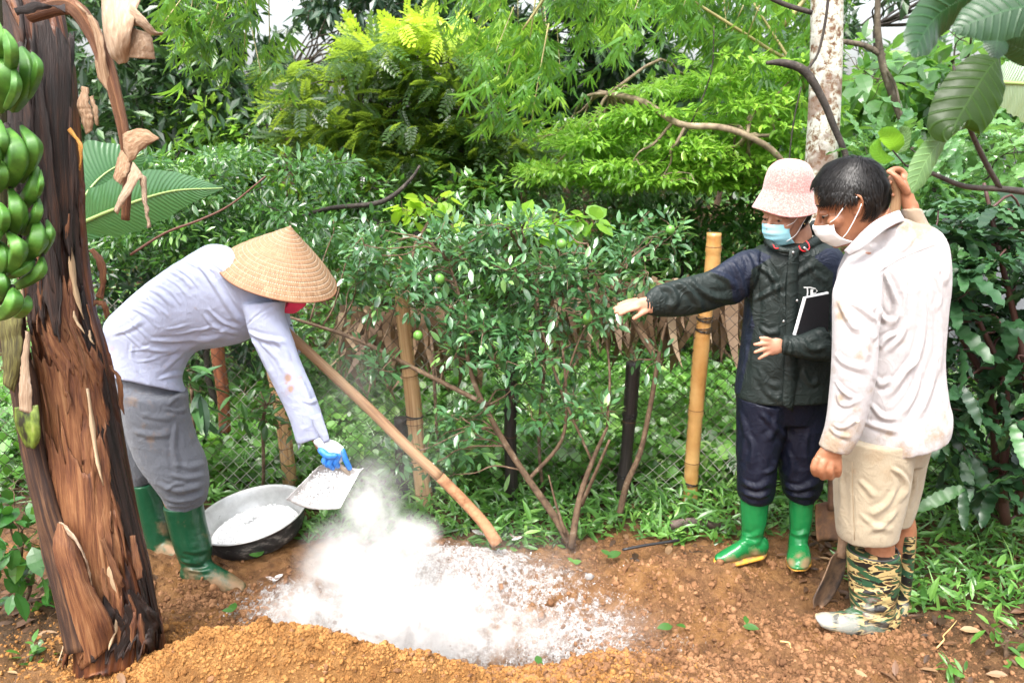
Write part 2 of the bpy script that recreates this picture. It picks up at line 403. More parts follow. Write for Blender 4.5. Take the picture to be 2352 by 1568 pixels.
def ico2():
    v, f = ico(); E = {}; V = list(v); F = []
    def mid(a, b):
        k = (min(a, b), max(a, b))
        if k not in E: E[k] = len(V); V.append(nrm((V[a]+V[b])/2))
        return E[k]
    for a, b, c in f: x, y, z = mid(a, b), mid(b, c), mid(c, a); F += [(a, x, z), (x, b, y), (z, y, c), (x, y, z)]
    return np.array(V), np.array(F)
def clods(name, label, regions, smin, smax, m, zoff=.0, big=False, pw=7):
    P = []
    for (cx, cy, sx, sy, k) in regions:
        c = gp(cx, cy); q = np.column_stack([c[0]+rs.normal(size=k)*sx, c[1]+rs.normal(size=k)*sy]); P.append(q)
    P = np.vstack(P); P = P[(P[:, 1] > 1.9)]
    s = smin + (smax-smin)*rs.uniform(size=len(P))**pw
    z = terrain(P[:, 0], P[:, 1]) + rough(P[:, 0], P[:, 1]) + s*.15 + zoff
    tv_, tf_ = (iv, jf)
    if big: tv_, tf_ = ico2(); tv_ = tv_*(1+.55*fbm(tv_*1.9+3, 3, 4))[:, None]
    g = scatter(tv_, tf_, np.column_stack([P, z]), s[:, None]*rs.uniform(.6, 1.2, (len(P), 3)), rs)
    return tag(obj(name, g, m, loc=(0, 0, 0), smooth=big), label, 'soil', kind='stuff')
M_clodO = pmat('orange_clod', [(.3, (.15, .065, .02)), (.5, (.29, .138, .042)), (.7, (.38, .20, .07))], scale=14, rough=.9, spec=.2, bs=160, bd=.004)
M_clodB = pmat('brown_clod', [(.3, (.10, .048, .023)), (.5, (.21, .105, .05)), (.7, (.32, .17, .085))], scale=14, rough=.9, spec=.2, bs=160, bd=.004)
M_lime = pmat('lime_lump', [(.38, (.16, .10, .07)), (.5, (.40, .36, .34)), (.62, (.62, .62, .62))], scale=34, rough=.95, spec=.1, bs=140, bd=.004)
clods('soil_clods', 'loose crumbs of orange soil on the front heap', [(560, 1560, .36, .14, 16000), (950, 1580, .36, .11, 13000), (1250, 1580, .2, .10, 3500)], .0022, .0095, M_clodO, pw=4)
clods('soil_clods', 'loose crumbs of brown soil around the pit edge', [(1600, 1580, .55, .16, 8000), (1550, 1380, .3, .2, 3000), (1950, 1480, .3, .12, 2500), (480, 1400, .25, .12, 2500), (1350, 1520, .2, .06, 900)], .002, .013, M_clodB)
clods('soil_clods', 'larger lumps of orange soil on the front heap', [(560, 1560, .36, .13, 900), (950, 1580, .36, .10, 800)], .003, .012, M_clodO, big=True)
clods('soil_clods', 'larger lumps of brown soil around the boots and pit', [(1600, 1560, .55, .16, 1300), (1550, 1380, .3, .2, 500), (1950, 1470, .16, .05, 500), (500, 1380, .16, .06, 300), (1380, 1510, .16, .05, 400), (1700, 1296, .08, .02, 60), (1835, 1312, .05, .02, 40)], .004, .016, M_clodB, big=True)
clods('lime_crumbs', 'white lime covered crumbs in the dug pit', [(1060, 1320, .18, .07, 4500), (1270, 1420, .12, .08, 4500), (680, 1390, .11, .06, 1800), (950, 1470, .26, .06, 3500), (1150, 1360, .2, .06, 3000)], .0009, .0048, M_lime)
# ---------------------------------------------------------------- leaf templates: y along the leaf, x across, z up; length 1
def T(v, f): return np.array(v, float), [np.array(a) for a in f]
def oval(wd=.22, fold=.05, curl=.15, seg=3):
    v = []; f = []
    for i in range(seg+2):
        t = i/(seg+1); h = wd*math.sin(math.pi*min(1, t*.93+.04))**.8*(1-.25*t) if 0 < i <= seg else 0
        z = -curl*t*t
        v += [(-h, t, z+fold*h/wd), (0, t, z), (h, t, z+fold*h/wd)]
    for i in range(seg+1): a = i*3; f += [(a, a+1, a+4, a+3), (a+1, a+2, a+5, a+4)]
    return T(v, [f])
def diamond(wd=.2, curl=.1): return T([(0, 0, 0), (wd, .45, .02), (0, 1, -curl), (-wd, .45, .02)], [[(0, 1, 2, 3)]])
def pinnate(pairs=8, ll=.22, wd=.055, curl=.25, ang=65):
    v = []; f = []
    for i in range(pairs*2+1):
        k = i//2; s = 1 if i % 2 else -1; t = .14+.86*k/pairs; z0 = -curl*t*t
        L = ll*(1-.35*abs(t-.45)); a = math.radians(ang-18*t)*s
        if i == pairs*2: a = 0; t = .96
        d = np.array([math.sin(a), math.cos(a)]); e = np.array([d[1], -d[0]]); b = len(v)
        for (p, q, z) in ((0, 0, 0), (.45, 1, .0), (1, 0, -.18), (.45, -1, .0)):
            xy = np.array([0, t])+d*L*p+e*wd*q; v.append((xy[0], xy[1], z0+z*L))
        f.append((b, b+1, b+2, b+3))
    b = len(v); v += [(-.008, 0, 0), (.008, 0, 0), (.008, .5, -curl*.25), (-.008, .5, -curl*.25), (.004, 1, -curl), (-.004, 1, -curl)]
    f += [(b, b+1, b+2, b+3), (b+3, b+2, b+4, b+5)]
    return T(v, [f])
def bamboo_fan(k=5, rs=random.Random(4)):
    v = []; f = []
    for i in range(k):
        a = math.radians(-38+76*i/(k-1)+rs.uniform(-12, 12)); d = np.array([math.sin(a), math.cos(a)]); e = np.array([d[1], -d[0]]); L = rs.uniform(.55, 1.0); b = len(v); y0 = rs.uniform(0, .3)
        for (p, q, z) in ((0, 0, 0), (.3, .05, .01), (.3, -.05, .01), (.65, .04, -.1), (.65, -.04, -.1), (1, 0, -.3)):
            xy = np.array([0, y0])+d*L*p+e*q; v.append((xy[0], xy[1], z+rs.uniform(-.02, .02)))
        f += [(b, b+1, b+2, b), (b+1, b+3, b+4, b+2), (b+3, b+5, b+4, b+3)]
    return v, f
def bamboo():
    v, f = bamboo_fan(); tri = [a[:3] for a in f if a[0] == a[3]]; q = [a for a in f if a[0] != a[3]]
    return T(v, [q, tri])
def serrated(wd=.12, teeth=8, curl=.25):
    v = []; f = []; n = teeth*2+1
    for i in range(n+1):
        t = i/n; h = wd*(math.sin(math.pi*min(1, t*.9+.06))**.55); h *= 1.13 if i % 2 else .9
        if i in (0, n): h = .008
        z = -curl*t*t+(.008 if i % 4 < 2 else -.008); v += [(-h, t, z+.03+.02*math.sin(i*1.7)), (0, t, -curl*t*t), (h, t, z+.03-.02*math.sin(i*1.3))]
    for i in range(n): a = i*3; f += [(a, a+1, a+4, a+3), (a+1, a+2, a+5, a+4)]
    return T(v, [f])
def heart(wd=.5):
    v = [(0, .08, 0), (-.28, 0, .05), (-wd, .3, .07), (-.4, .65, .03), (0, 1, -.12), (.4, .65, .03), (wd, .3, .07), (.28, 0, .05), (0, .5, -.02)]
    return T(v, [[(8, i, i+1) for i in range(0, 7)] + [(8, 7, 0)]])
def blade(wd=.035, curl=.5, seg=3):
    v = []; f = []
    for i in range(seg+1): t = i/seg; h = wd*(1-t**2)+.002; v += [(-h, t*(1-.25*t*curl), -curl*t*t), (h, t*(1-.25*t*curl), -curl*t*t)]
    for i in range(seg): a = 2*i; f.append((a, a+1, a+3, a+2))
    return T(v, [f])
TP = dict(leaflet=T([(0, 0, 0), (.17, .3, .02), (.17, .62, 0), (0, 1, -.1), (-.17, .62, 0), (-.17, .3, .02)], [[(0, 1, 2, 3), (0, 3, 4, 5)]]), frond=pinnate(12, .11, .028, .25, 60), pinm=pinnate(6, .30, .085, .3), oval=oval(), wide=oval(.3, .04, .2), narrow=oval(.13, .03, .25), dia=diamond(), diaw=diamond(.3), pin=pinnate(), pinf=pinnate(11, .16, .04, .2), pinbig=pinnate(6, .3, .10, .3), bam=bamboo(), ser=serrated(), heart=heart(), blade=blade(), dryb=blade(.085, .35, 4))
def place(tpl, P, D, U, S):
    """leaf copies: P positions, D direction of the leaf, U its upper side, S length"""
    tv, tfs = TP[tpl] if isinstance(tpl, str) else tpl
    D = nrm(D); X = nrm(np.cross(D, U)); Z = np.cross(X, D); k = len(P)
    V = P[:, None] + S[:, None, None]*(tv[None, :, 0:1]*X[:, None] + tv[None, :, 1:2]*D[:, None] + tv[None, :, 2:3]*Z[:, None])
    fs = [(f[None] + (np.arange(k)*len(tv))[:, None, None]).reshape(-1, f.shape[1]) for f in tfs]
    return G(V.reshape(-1, 3), fs), len(tv)
def leafobj(name, sets, m, parent=None, seed=0, label=None, loc=(0, 0, 0), smooth=False, vbias=None):
    """sets: list of (template,P,D,U,S[,v])"""
    rs = np.random.RandomState(seed); gs = []; va = []
    for s in sets:
        g, k = place(*s[:5]); gs.append(g)
        va.append(np.repeat(s[5] if len(s) > 5 else rs.uniform(size=len(s[1])), k))
    return obj(name, merge(gs), m, parent, attrs=dict(v=np.concatenate(va)), smooth=smooth, loc=loc, label=label)
def rdir(rs, k): return nrm(rs.normal(size=(k, 3)))
def clump_leaves(rs, C, rad, k, out=1.0, rnd=.6, down=.3, upk=1.0, flat=1.0, shell=.5):
    """k leaves round each centre C; rad (3,)"""
    rad = np.asarray(rad, float); n = len(C)*k; c = np.repeat(C, k, 0); d = rdir(rs, n)
    r = rs.uniform(size=n)**shell; o = d*r[:, None]*rad
    D = nrm(d*out*np.array([1, 1, flat]) + rdir(rs, n)*rnd - np.array([0, 0, down]))
    U = nrm(np.array([0, 0, upk]) + rdir(rs, n)*.6)
    return c+o, D, U
def limb(rs, A, B, r0, r1, wob=.08, n=6, k=5):
    A, B = np.asarray(A, float), np.asarray(B, float); L = np.linalg.norm(B-A); t = np.linspace(0, 1, k)[:, None]
    P = A+(B-A)*t; P[1:-1] += rs.normal(size=(k-2, 3))*wob*L; P[1:-1, 2] += L*.06*np.sin(t[1:-1, 0]*np.pi)
    return tube(P, np.linspace(r0, r1, k), n=n, sub=3)
M_bark = pmat('grey_bark', [(.3, (.035, .028, .02)), (.55, (.10, .08, .055)), (.75, (.22, .2, .16))], scale=30, st=(1, 1, .4), rough=.9, bs=60, bd=.006)
M_twig = pmat('brown_twig', [(.3, (.06, .035, .02)), (.6, (.15, .095, .055)), (.8, (.3, .26, .2))], scale=40, rough=.8, bs=80, bd=.003)
M_dark = pmat('dark_bark', [(.3, (.015, .012, .01)), (.6, (.045, .035, .028)), (.8, (.12, .1, .085))], scale=35, rough=.8, bs=70, bd=.004)

def tree(name, label, cat, base, top, C, rad, per, tpl, size, m, mb, seed, r0=.05, out=1, rnd=.6, down=.3, upk=1, group=None, nl=None, r1=.012, shell=.5, flat=1.0, extra=None, trunk=None, vfun=None):
    """a plant: trunk from base to top, a limb to clump centres C, leaves in the clumps"""
    rs = np.random.RandomState(seed); C = np.asarray(C, float)
    t = thing(name, label, cat, tuple(base), group)
    gs = [tube(trunk, np.linspace(r0, r1*1.6, len(trunk)), n=10, sub=4)] if trunk is not None else [limb(rs, base, top, r0, r1*2, .03, 10)]
    tp = np.asarray(trunk if trunk is not None else [base, top], float)
    cx_, cy_ = proj(C); C0_ = C; ok_ = np.ones(len(C), bool)
    for gx, gy, gr in GAPS: ok_ &= ~((np.hypot(cx_-gx, cy_-gy) < gr+18) & (gr > 28) & (C[:, 1] > 3.6))
    C = C[ok_]
    pick = C if nl is None else C[rs.permutation(len(C))[:nl]]
    for c in pick:
        s = catmull(tp, 6); s = s[len(s)//3:]; j = np.argmin(np.linalg.norm(s-c, axis=1)+.6*np.maximum(0, s[:, 2]-c[2]))
        gs.append(limb(rs, s[j], c, r1, r1*.3, .06, 5))
        if nl is None or nl < 60:
            for q in range(3): gs.append(limb(rs, c, c+rdir(rs, 1)[0]*rad, r1*.35, r1*.12, .08, 4, 4))
    obj('trunk', gs, mb, t)
    P, D, U = clump_leaves(rs, C, rad, per, out, rnd, down, upk, flat, shell); P, D, U = nogap(P, D, U); S = size*rs.uniform(.65, 1.2, len(P)); vc = np.clip(.5+.75*fbm(P*2.6, 2, seed)+.35*rs.normal(size=len(P))*.6, 0, 1)
    sets = [(tpl, P, D, U, S, vfun(P, rs) if vfun else vc)] + (extra or [])
    leafobj('crown', sets, m, t, seed)
    return t
GAPS = [(1210, -20, 50), (640, 10, 50), (700, 110, 38), (2050, 60, 48), (2130, 10, 38), (1000, 140, 22), (870, 60, 20), (1290, 60, 22), (760, 190, 20), (590, 60, 22), (2240, 130, 30)]
_r = np.random.RandomState(8)
GAPS += [(_r.uniform(560, 1010), _r.uniform(-10, 330), _r.uniform(5, 13)) for _ in range(34)] + [(_r.uniform(1930, 2230), _r.uniform(-10, 200), _r.uniform(6, 18)) for _ in range(26)] + [(_r.uniform(1130, 1850), _r.uniform(-10, 150), _r.uniform(4, 10)) for _ in range(24)] + [(_r.uniform(170, 560), _r.uniform(-10, 250), _r.uniform(4, 9)) for _ in range(14)]
def nogap(P, D, U):
    x, y = proj(P); k = np.ones(len(P), bool); far = P[:, 1] > 3.6; w_ = 12*vn(np.column_stack([x, y])*.06, 3)
    for gx, gy, gr in GAPS: k &= ~(far & (np.hypot(x-gx, y-gy) < gr+w_+(13 if gr < 30 else 5)))
    return P[k], D[k], U[k]
def boxpts(rs, k, x0, x1, y0, y1, Y0, Y1, mask=None):
    P = []
    while len(P) < k:
        x, y, Yd = rs.uniform(x0, x1), rs.uniform(y0, y1), rs.uniform(Y0, Y1)
        if mask is None or mask(x, y): P.append(at(x, y, Yd))
    return np.array(P)
# ---------------------------------------------------------------- leaf materials
L_dark = leafmat('dark_green_leaf', (.008, .026, .010), (.03, .08, .03), (.10, .21, .06), rough=.4, trans=.25, spec=.7)
L_mid = leafmat('mid_green_leaf', (.015, .055, .012), (.07, .20, .035), (.20, .42, .07), rough=.33, trans=.35, spec=.9)
L_bright = leafmat('bright_green_leaf', (.05, .16, .015), (.27, .52, .05), (.44, .66, .09), rough=.33, trans=.45, tcol=(.5, .9, .12), spec=.9)
L_yell = leafmat('yellow_green_leaf', (.18, .38, .04), (.36, .58, .05), (.5, .6, .06), rough=.4, trans=.5, tcol=(.6, .85, .06))
L_two = leafmat('lit_and_shaded_leaf', (.015, .045, .012), (.06, .15, .03), (.55, .72, .05), rough=.35, trans=.45, tcol=(.6, .85, .07), spec=.8)
L_citrus = leafmat('glossy_lime_leaf', (.032, .11, .035), (.10, .25, .09), (.30, .55, .12), rough=.32, trans=.22, spec=1.0, coat=.3)
L_bamb = leafmat('bamboo_leaf', (.018, .065, .015), (.12, .31, .04), (.40, .64, .07), rough=.38, trans=.45, tcol=(.5, .85, .08), spec=.5)
L_holly = leafmat('leathery_leaf', (.012, .045, .016), (.036, .11, .038), (.08, .21, .055), rough=.42, trans=.12, spec=.7)
L_weed = leafmat('weed_leaf', (.03, .10, .018), (.13, .32, .055), (.3, .54, .12), rough=.36, trans=.35, spec=.8)
L_dry = leafmat('dry_leaf', (.10, .06, .035), (.26, .17, .10), (.50, .38, .25), rough=.7, trans=.2, tcol=(.4, .22, .1))
rs = np.random.RandomState(11)

# ---- the wood far behind: one mass nobody could count, with sky showing through the top
def far_wood():
    P = []
    for (x0, x1, y0, y1, Y0, Y1, k) in [(-200, 2560, -160, 330, 14, 22, 2100), (-200, 1000, -160, 420, 10, 14, 800), (800, 1900, 60, 460, 9, 13, 900), (1850, 2600, 120, 560, 9, 14, 800), (300, 1200, 280, 560, 8, 11, 500)]:
        P.append(boxpts(rs, k, x0, x1, y0, y1, Y0, Y1))
    C = np.vstack(P); x, y = proj(C)
    keep = np.ones(len(C), bool)
    for (gx, gy, gr) in GAPS:
        keep &= ((x-gx)**2+(y-gy)**2) > gr*gr
    C = C[keep]; P, D, U = clump_leaves(rs, C, (.55, .5, .32), 22, 1, .7, .35, 1, 1, .5); P, D, U = nogap(P, D, U)
    return [('dia', P, D, U, .19*rs.uniform(.6, 1.3, len(P)), np.clip(rs.uniform(size=len(P))*.4 + .35+.45*fbm(P*.8, 2, 3), 0, 1))]
tag(leafobj('far_wood', far_wood(), leafmat('wood_leaf', (.012, .035, .014), (.05, .13, .04), (.18, .36, .08), rough=.3, trans=.35, spec=.9)), 'dense mixed wood closing the view behind the garden', 'wood', kind='stuff')

# ---- trees one can tell apart
# dark leafy trees top left and top centre
C = boxpts(rs, 120, 150, 640, -60, 330, 7.5, 9.5)
tree('broadleaf_tree', 'dark tree filling the top left behind the hanging dry banana leaf', 'tree', at(420, 640, 8.5), at(400, 250, 8.5), C, (.4, .4, .28), 46, 'dia', .17, L_dark, M_dark, 21, r0=.10, nl=22)
C = boxpts(rs, 130, 1030, 1500, -80, 150, 8.5, 10)
tree('broadleaf_tree', 'dark tree at the top centre behind the yellow green crown', 'tree', at(1100, 560, 9), at(1110, 150, 9), C, (.42, .4, .3), 46, 'dia', .18, L_dark, M_dark, 22, r0=.12, nl=22)
C = boxpts(rs, 110, 640, 1080, -80, 190, 9, 11)
tree('broadleaf_tree', 'blue green tree with sky glinting through left of the yellow green crown', 'tree', at(665, 560, 10), at(670, 190, 10), C, (.42, .4, .3), 34, 'dia', .19, leafmat('blue_green_leaf', (.02, .05, .03), (.05, .11, .06), (.12, .2, .12), rough=.25, trans=.2), M_bark, 23, r0=.16, nl=22)
# crown with its sunlit yellow green top and shaded underside painted into leaf colours
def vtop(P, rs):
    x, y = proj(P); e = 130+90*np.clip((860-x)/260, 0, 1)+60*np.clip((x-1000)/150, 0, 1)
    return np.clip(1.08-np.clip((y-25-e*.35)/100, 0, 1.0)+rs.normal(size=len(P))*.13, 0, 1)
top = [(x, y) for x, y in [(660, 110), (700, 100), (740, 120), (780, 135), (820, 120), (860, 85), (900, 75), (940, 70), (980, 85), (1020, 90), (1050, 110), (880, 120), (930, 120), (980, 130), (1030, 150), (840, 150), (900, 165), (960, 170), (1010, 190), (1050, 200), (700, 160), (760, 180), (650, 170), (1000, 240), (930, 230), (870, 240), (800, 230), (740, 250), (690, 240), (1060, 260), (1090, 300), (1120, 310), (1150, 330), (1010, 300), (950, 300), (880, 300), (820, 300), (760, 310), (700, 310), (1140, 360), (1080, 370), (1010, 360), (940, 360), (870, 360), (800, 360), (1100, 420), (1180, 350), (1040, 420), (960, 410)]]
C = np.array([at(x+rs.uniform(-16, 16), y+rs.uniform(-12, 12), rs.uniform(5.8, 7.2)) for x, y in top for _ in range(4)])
tree('feather_leaved_tree', 'tree with top coloured as sunlit yellow green and drooping leaflets coloured as shaded', 'tree', at(700, 620, 6.7), at(880, 330, 6.6), C, (.22, .22, .09), 24, 'pinm', .18, L_two, M_dark, 24, r0=.07, rnd=.45, down=.15, flat=.5, nl=26, vfun=vtop, trunk=[at(690, 640, 6.8), at(720, 500, 6.8), at(770, 400, 6.7), at(860, 300, 6.6)])
# bright green tree with flat layers, centre right
M_limbp = pmat('pale_limb', [(.3, (.10, .07, .045)), (.6, (.30, .23, .15)), (.8, (.45, .38, .28))], scale=20, rough=.8)
C = boxpts(rs, 230, 1190, 1870, 130, 430, 4.9, 6.6, lambda x, y: y > 340-(x-1180)*.45 and vn(np.array([[x*.008, y*.03]]), 4)[0] > -.35)
tree('feather_leaved_tree', 'bright green tree with fine flat layered sprays behind the pink hat', 'tree', at(1760, 560, 6.6), at(1600, 300, 6.4), C, (.25, .25, .03), 110, 'leaflet', .062, L_bright, M_limbp, 25, vfun=lambda P, r: np.clip(.30+.7*r.uniform(size=len(P))+.3*fbm(P*2, 2, 5), 0, 1), r0=.018, rnd=.7, down=.05, flat=.2, upk=1.6, nl=30, trunk=[at(1840, 470, 5.0), at(1790, 362, 4.9), at(1715, 312, 4.85), at(1650, 292, 4.85), at(1560, 285, 4.9), at(1480, 235, 5.1), at(1400, 215, 5.4)])
C = boxpts(rs, 60, 1180, 1560, 330, 480, 6.6, 8)
tree('feather_leaved_tree', 'low mid green sapling under the bright layered tree', 'tree', at(1420, 560, 7.4), at(1400, 420, 7.3), C, (.35, .3, .10), 40, 'frond', .16, L_mid, M_bark, 26, r0=.035, rnd=.5, down=.2, flat=.5, nl=20)
# leafy tree at the top right
C = boxpts(rs, 130, 1930, 2420, 60, 420, 5.0, 7.0)
tree('broadleaf_tree', 'light green broad leaved tree at the top right behind the raised hand', 'tree', at(2150, 700, 6), at(2140, 250, 6), C, (.26, .26, .2), 22, 'wide', .16, leafmat('light_leaf', (.025, .08, .02), (.14, .33, .09), (.33, .55, .16), rough=.28, trans=.4, spec=.9), M_bark, 27, r0=.05, nl=26)
C = boxpts(rs, 70, 1900, 2420, -60, 110, 7, 9)
tree('broadleaf_tree', 'dark leaved tree against the bright sky at the top right corner', 'tree', at(2000, 640, 8), at(2010, 60, 8), C, (.32, .32, .24), 26, 'dia', .14, L_dark, M_dark, 28, r0=.09, nl=20)
# left middle: sunlit green behind the banana leaf
C = boxpts(rs, 80, 380, 720, 250, 430, 7.4, 8.8)
tree('broadleaf_tree', 'bright green bushy tree right of the banana trunk in the gap', 'tree', at(520, 620, 8), at(520, 380, 8), C, (.3, .3, .2), 30, 'dia', .13, L_bright, M_dark, 29, r0=.05, nl=20)

# ---- bamboo: culms arching in from above with drooping fans of leaves
def bamboo_plant(label, culms, regions, seed, size=.15, group=None):
    rs = np.random.RandomState(seed); t = thing('bamboo', label, 'bamboo', tuple(at(*culms[0][0])), group); gs = []
    for c in culms: gs.append(tube([at(*q) for q in c], np.linspace(.016, .005, len(c)), n=7, sub=4))
    P = []; D = []
    for (x0, y0, x1, y1, Yd, k, spread) in regions:        # a hanging spray from (x0,y0) to (x1,y1)
        A, B = at(x0, y0, Yd), at(x1, y1, Yd+rs.uniform(-.3, .3)); tt = rs.uniform(size=k)**.8
        p = A+(B-A)*tt[:, None]+rs.normal(size=(k, 3))*spread; P.append(p)
        d = nrm(nrm(B-A)*.6+np.array([0, 0, -.9])+rs.normal(size=(k, 3))*.35); D.append(d)
        gs.append(tube([A+[0, 0, .1], (A+B)/2+[0, 0, .06], B], [.005, .003, .002], n=4, sub=4))
    obj('culm', gs, pmat('bamboo_culm', [(.3, (.16, .15, .05)), (.7, (.33, .28, .12))], scale=12, rough=.45), t)
    P, D = np.vstack(P), np.vstack(D); U = nrm(rs.normal(size=P.shape)*.8+np.array([0, -.6, .5])); P, D, U = nogap(P, D, U)
    leafobj('crown', [('bam', P, D, U, size*rs.uniform(.7, 1.25, len(P)), np.clip(.45+.9*fbm(P*2.5, 2, seed)+.2*rs.normal(size=len(P)), 0, 1))], L_bamb, t, seed)
    return t
R = random.Random(5)
reg = []
for i in range(50):
    x = R.uniform(1120, 1900); y = R.uniform(-140, 10) if 1280 < x < 1680 else R.uniform(-140, 90); reg.append((x, y, x+R.uniform(-70, 20), y+R.uniform(80, 140), R.uniform(4.7, 6.0), 30, .10))
bamboo_plant('bamboo arching across the top centre and right with drooping leaves', [[(1930, 430, 5.4), (1880, 200, 5.2), (1760, 110, 5.1), (1540, -30, 5.0), (1400, -130, 5.0)], [(1900, 300, 5.2), (1820, 150, 5.2), (1700, -40, 5.3)], [(1800, 60, 5.2), (1900, -60, 5.2), (2000, -140, 5.2)]], reg, 31)
reg = []
for (x, y, x1, y1) in [(560, -60, 400, 90), (600, -80, 500, 80), (580, -40, 560, 130), (620, -60, 620, 150), (520, -60, 370, 60), (480, -80, 420, 110), (560, 20, 600, 170), (540, -30, 460, 140)]: reg.append((x, y, x1, y1, R.uniform(3.8, 4.3), 30, .06))
bamboo_plant('bamboo spray with bright narrow leaves at the top left beside the dry leaf', [[(640, -160, 4.1), (590, -100, 4.0), (560, -20, 4.0), (430, 60, 4.0)]], reg, 32, .125)
reg = []
for (x, y, x1, y1) in [(1180, 60, 1110, 200), (1200, 100, 1140, 260), (1230, 40, 1200, 230), (1260, 100, 1220, 280)]: reg.append((x, y, x1, y1, R.uniform(4.6, 5), 30, .07))
bamboo_plant('bamboo spray hanging lowest at top centre right of the yellow green tree', [[(1330, -140, 4.9), (1260, -20, 4.8), (1200, 70, 4.8)]], reg, 33, .15)

# ---- pale lichen trunk with dark climbing branches
pt = thing('lichen_tree', 'slim tree with white lichen patches on its trunk above the man', 'tree', tuple(at(1885, 800, 4.3)))
M_lich, n, b, out = newmat('lichen_bark'); oc = coord(n)
f = noise(n, oc, 30, 6, .66, .4); f2 = noise(n, oc, 6, 3); c = ramp(n, f, [(.36, (.10, .045, .025)), (.43, (.22, .15, .09)), (.47, (.36, .35, .28)), (.56, (.55, .55, .50)), (.7, (.40, .42, .34))])
c = mixc(n, ramp(n, f2, [(.52, (0, 0, 0)), (.62, (.75, .75, .75))]), c, (.15, .075, .045)); n.links.new(c, b.inputs['Base Color']); b.inputs['Roughness'].default_value = .85; bump(n, b, f, .008)
obj('trunk', tube([at(1900, -60, 4.3), at(1898, 120, 4.3), at(1893, 260, 4.3), at(1884, 400, 4.3), at(1872, 560, 4.3), at(1868, 860, 4.3), at(1868, 1060, 4.3)], [.074, .077, .078, .080, .084, .09, .10], n=22, sub=6), M_lich, pt)
Yb = 4.1
obj('limb', [ptube([(1760, 145, Yb, .008), (1800, 145, Yb, .018), (1850, 165, Yb, .021), (1890, 230, Yb, .018), (1915, 290, Yb, .017), (1945, 365, Yb, .015), (1965, 470, Yb, .014)], n=8), ptube([(1850, 165, Yb, .006), (1880, 120, Yb, .006), (1900, 20, Yb, .007), (1905, -80, Yb, .006)], n=6),
             ptube([(1865, 30, Yb, .012), (1800, 10, Yb, .012), (1740, -20, Yb, .012)], n=7)], M_dark, pt)
bt = thing('branching_tree', 'thin grey forked tree right of the lichen covered trunk', 'tree', tuple(at(2150, 500, 4.9)))
obj('trunk', [ptube([(2190, 700, 4.9, .03), (2130, 480, 4.9, .026), (2080, 300, 4.9, .024), (2030, 160, 4.9, .022), (2015, 40, 4.9, .018), (2025, -80, 4.9, .015)], n=8), ptube([(2030, 130, 4.9, .018), (1985, 105, 4.9, .016), (1930, 95, 4.9, .014)], n=7), ptube([(2028, 150, 4.9, .01), (2060, 210, 4.85, .008), (2080, 360, 4.85, .005)], n=6)], M_bark, bt)
# drooping twig lines from above
t = obj('hanging_vine', [ptube([(1640, 60, 5, .004), (1630, 180, 5, .004), (1560, 330, 5, .005), (1480, 400, 5, .003)], n=4), ptube([(1840, 200, 4.4, .004), (1820, 300, 4.4, .004), (1800, 500, 4.4, .003)], n=4)], M_dark); tag(t, 'thin dark vines dangling in front of the bright layered tree', 'vine')

# ---- background banana leaves (upright light leaf, top centre)
def bleaf(L, wid, m_, curl=.12, tear=0, n=9, seed=0, droopw=.25):
    """banana leaf: midrib points L (px,py,Y), half width per station"""
    rs_ = np.random.RandomState(seed); A = catmull(np.array([at(*q) for q in L]), 10); k = len(A); wd = np.interp(np.linspace(0, 1, k), np.linspace(0, 1, len(wid)), wid)
    T_, _, _ = frames(A); side = nrm(np.cross(T_, nrm(A-CAM))); nn = nrm(np.cross(side, T_)); th = np.linspace(-1, 1, n); R = []
    for i in range(k):
        wv = wd[i]*(1+.04*rs_.normal()); row = [A[i]+side[i]*wv*s+nn[i]*(wv*droopw*(abs(s)**1.5) + .004*math.sin(i*1.9)*abs(s)) for s in th]; R.append(row)
    g = rings(np.array(R), caps=False, closed=False); g['tc'] = np.column_stack([np.tile(np.abs(th), k), np.repeat(np.linspace(0, 1, k), n)])
    return g, tube(A, np.linspace(.009, .002, k), n=6, sub=1)
def bleafmat(name, c1, c2, back=None, trans=.3):
    m, n, b, out = newmat(name); sx = N_(n, 'SeparateXYZ'); n.links.new(N_(n, 'Attribute', attribute_name='tc').outputs['Vector'], sx.inputs[0])
    s = mth(n, 'SINE', mth(n, 'MULTIPLY', mth(n, 'SUBTRACT', sx.outputs[1], mth(n, 'MULTIPLY', sx.outputs[0], .10)), 230)); s2 = mth(n, 'MULTIPLY', mth(n, 'ADD', s, 1), .5)
    c = mixc(n, mth(n, 'MULTIPLY', s2, .35), c2, c1); c = mixc(n, mth(n, 'MULTIPLY', noise(n, coord(n), 9), .6), c, c1); n.links.new(c, b.inputs['Base Color'])
    b.inputs['Roughness'].default_value = .22; b.inputs['Coat Weight'].default_value = .3; bump(n, b, s2, .002)
    tr = N_(n, 'BsdfTranslucent'); tr.inputs['Color'].default_value = (min(1, c2[0]*2.2), min(1, c2[1]*2), c2[2], 1); mx = N_(n, 'MixShader'); mx.inputs[0].default_value = trans
    n.links.new(b.outputs[0], mx.inputs[1]); n.links.new(tr.outputs[0], mx.inputs[2]); n.links.new(mx.outputs[0], out.inputs['Surface']); return m
M_bl = bleafmat('banana_leaf_green', (.025, .085, .035), (.07, .19, .07)); M_rib = pmat('banana_rib', (.22, .33, .10), scale=20, rough=.4)
M_bb = bleafmat('banana_leaf_bright', (.10, .26, .04), (.2, .42, .07), trans=.45)
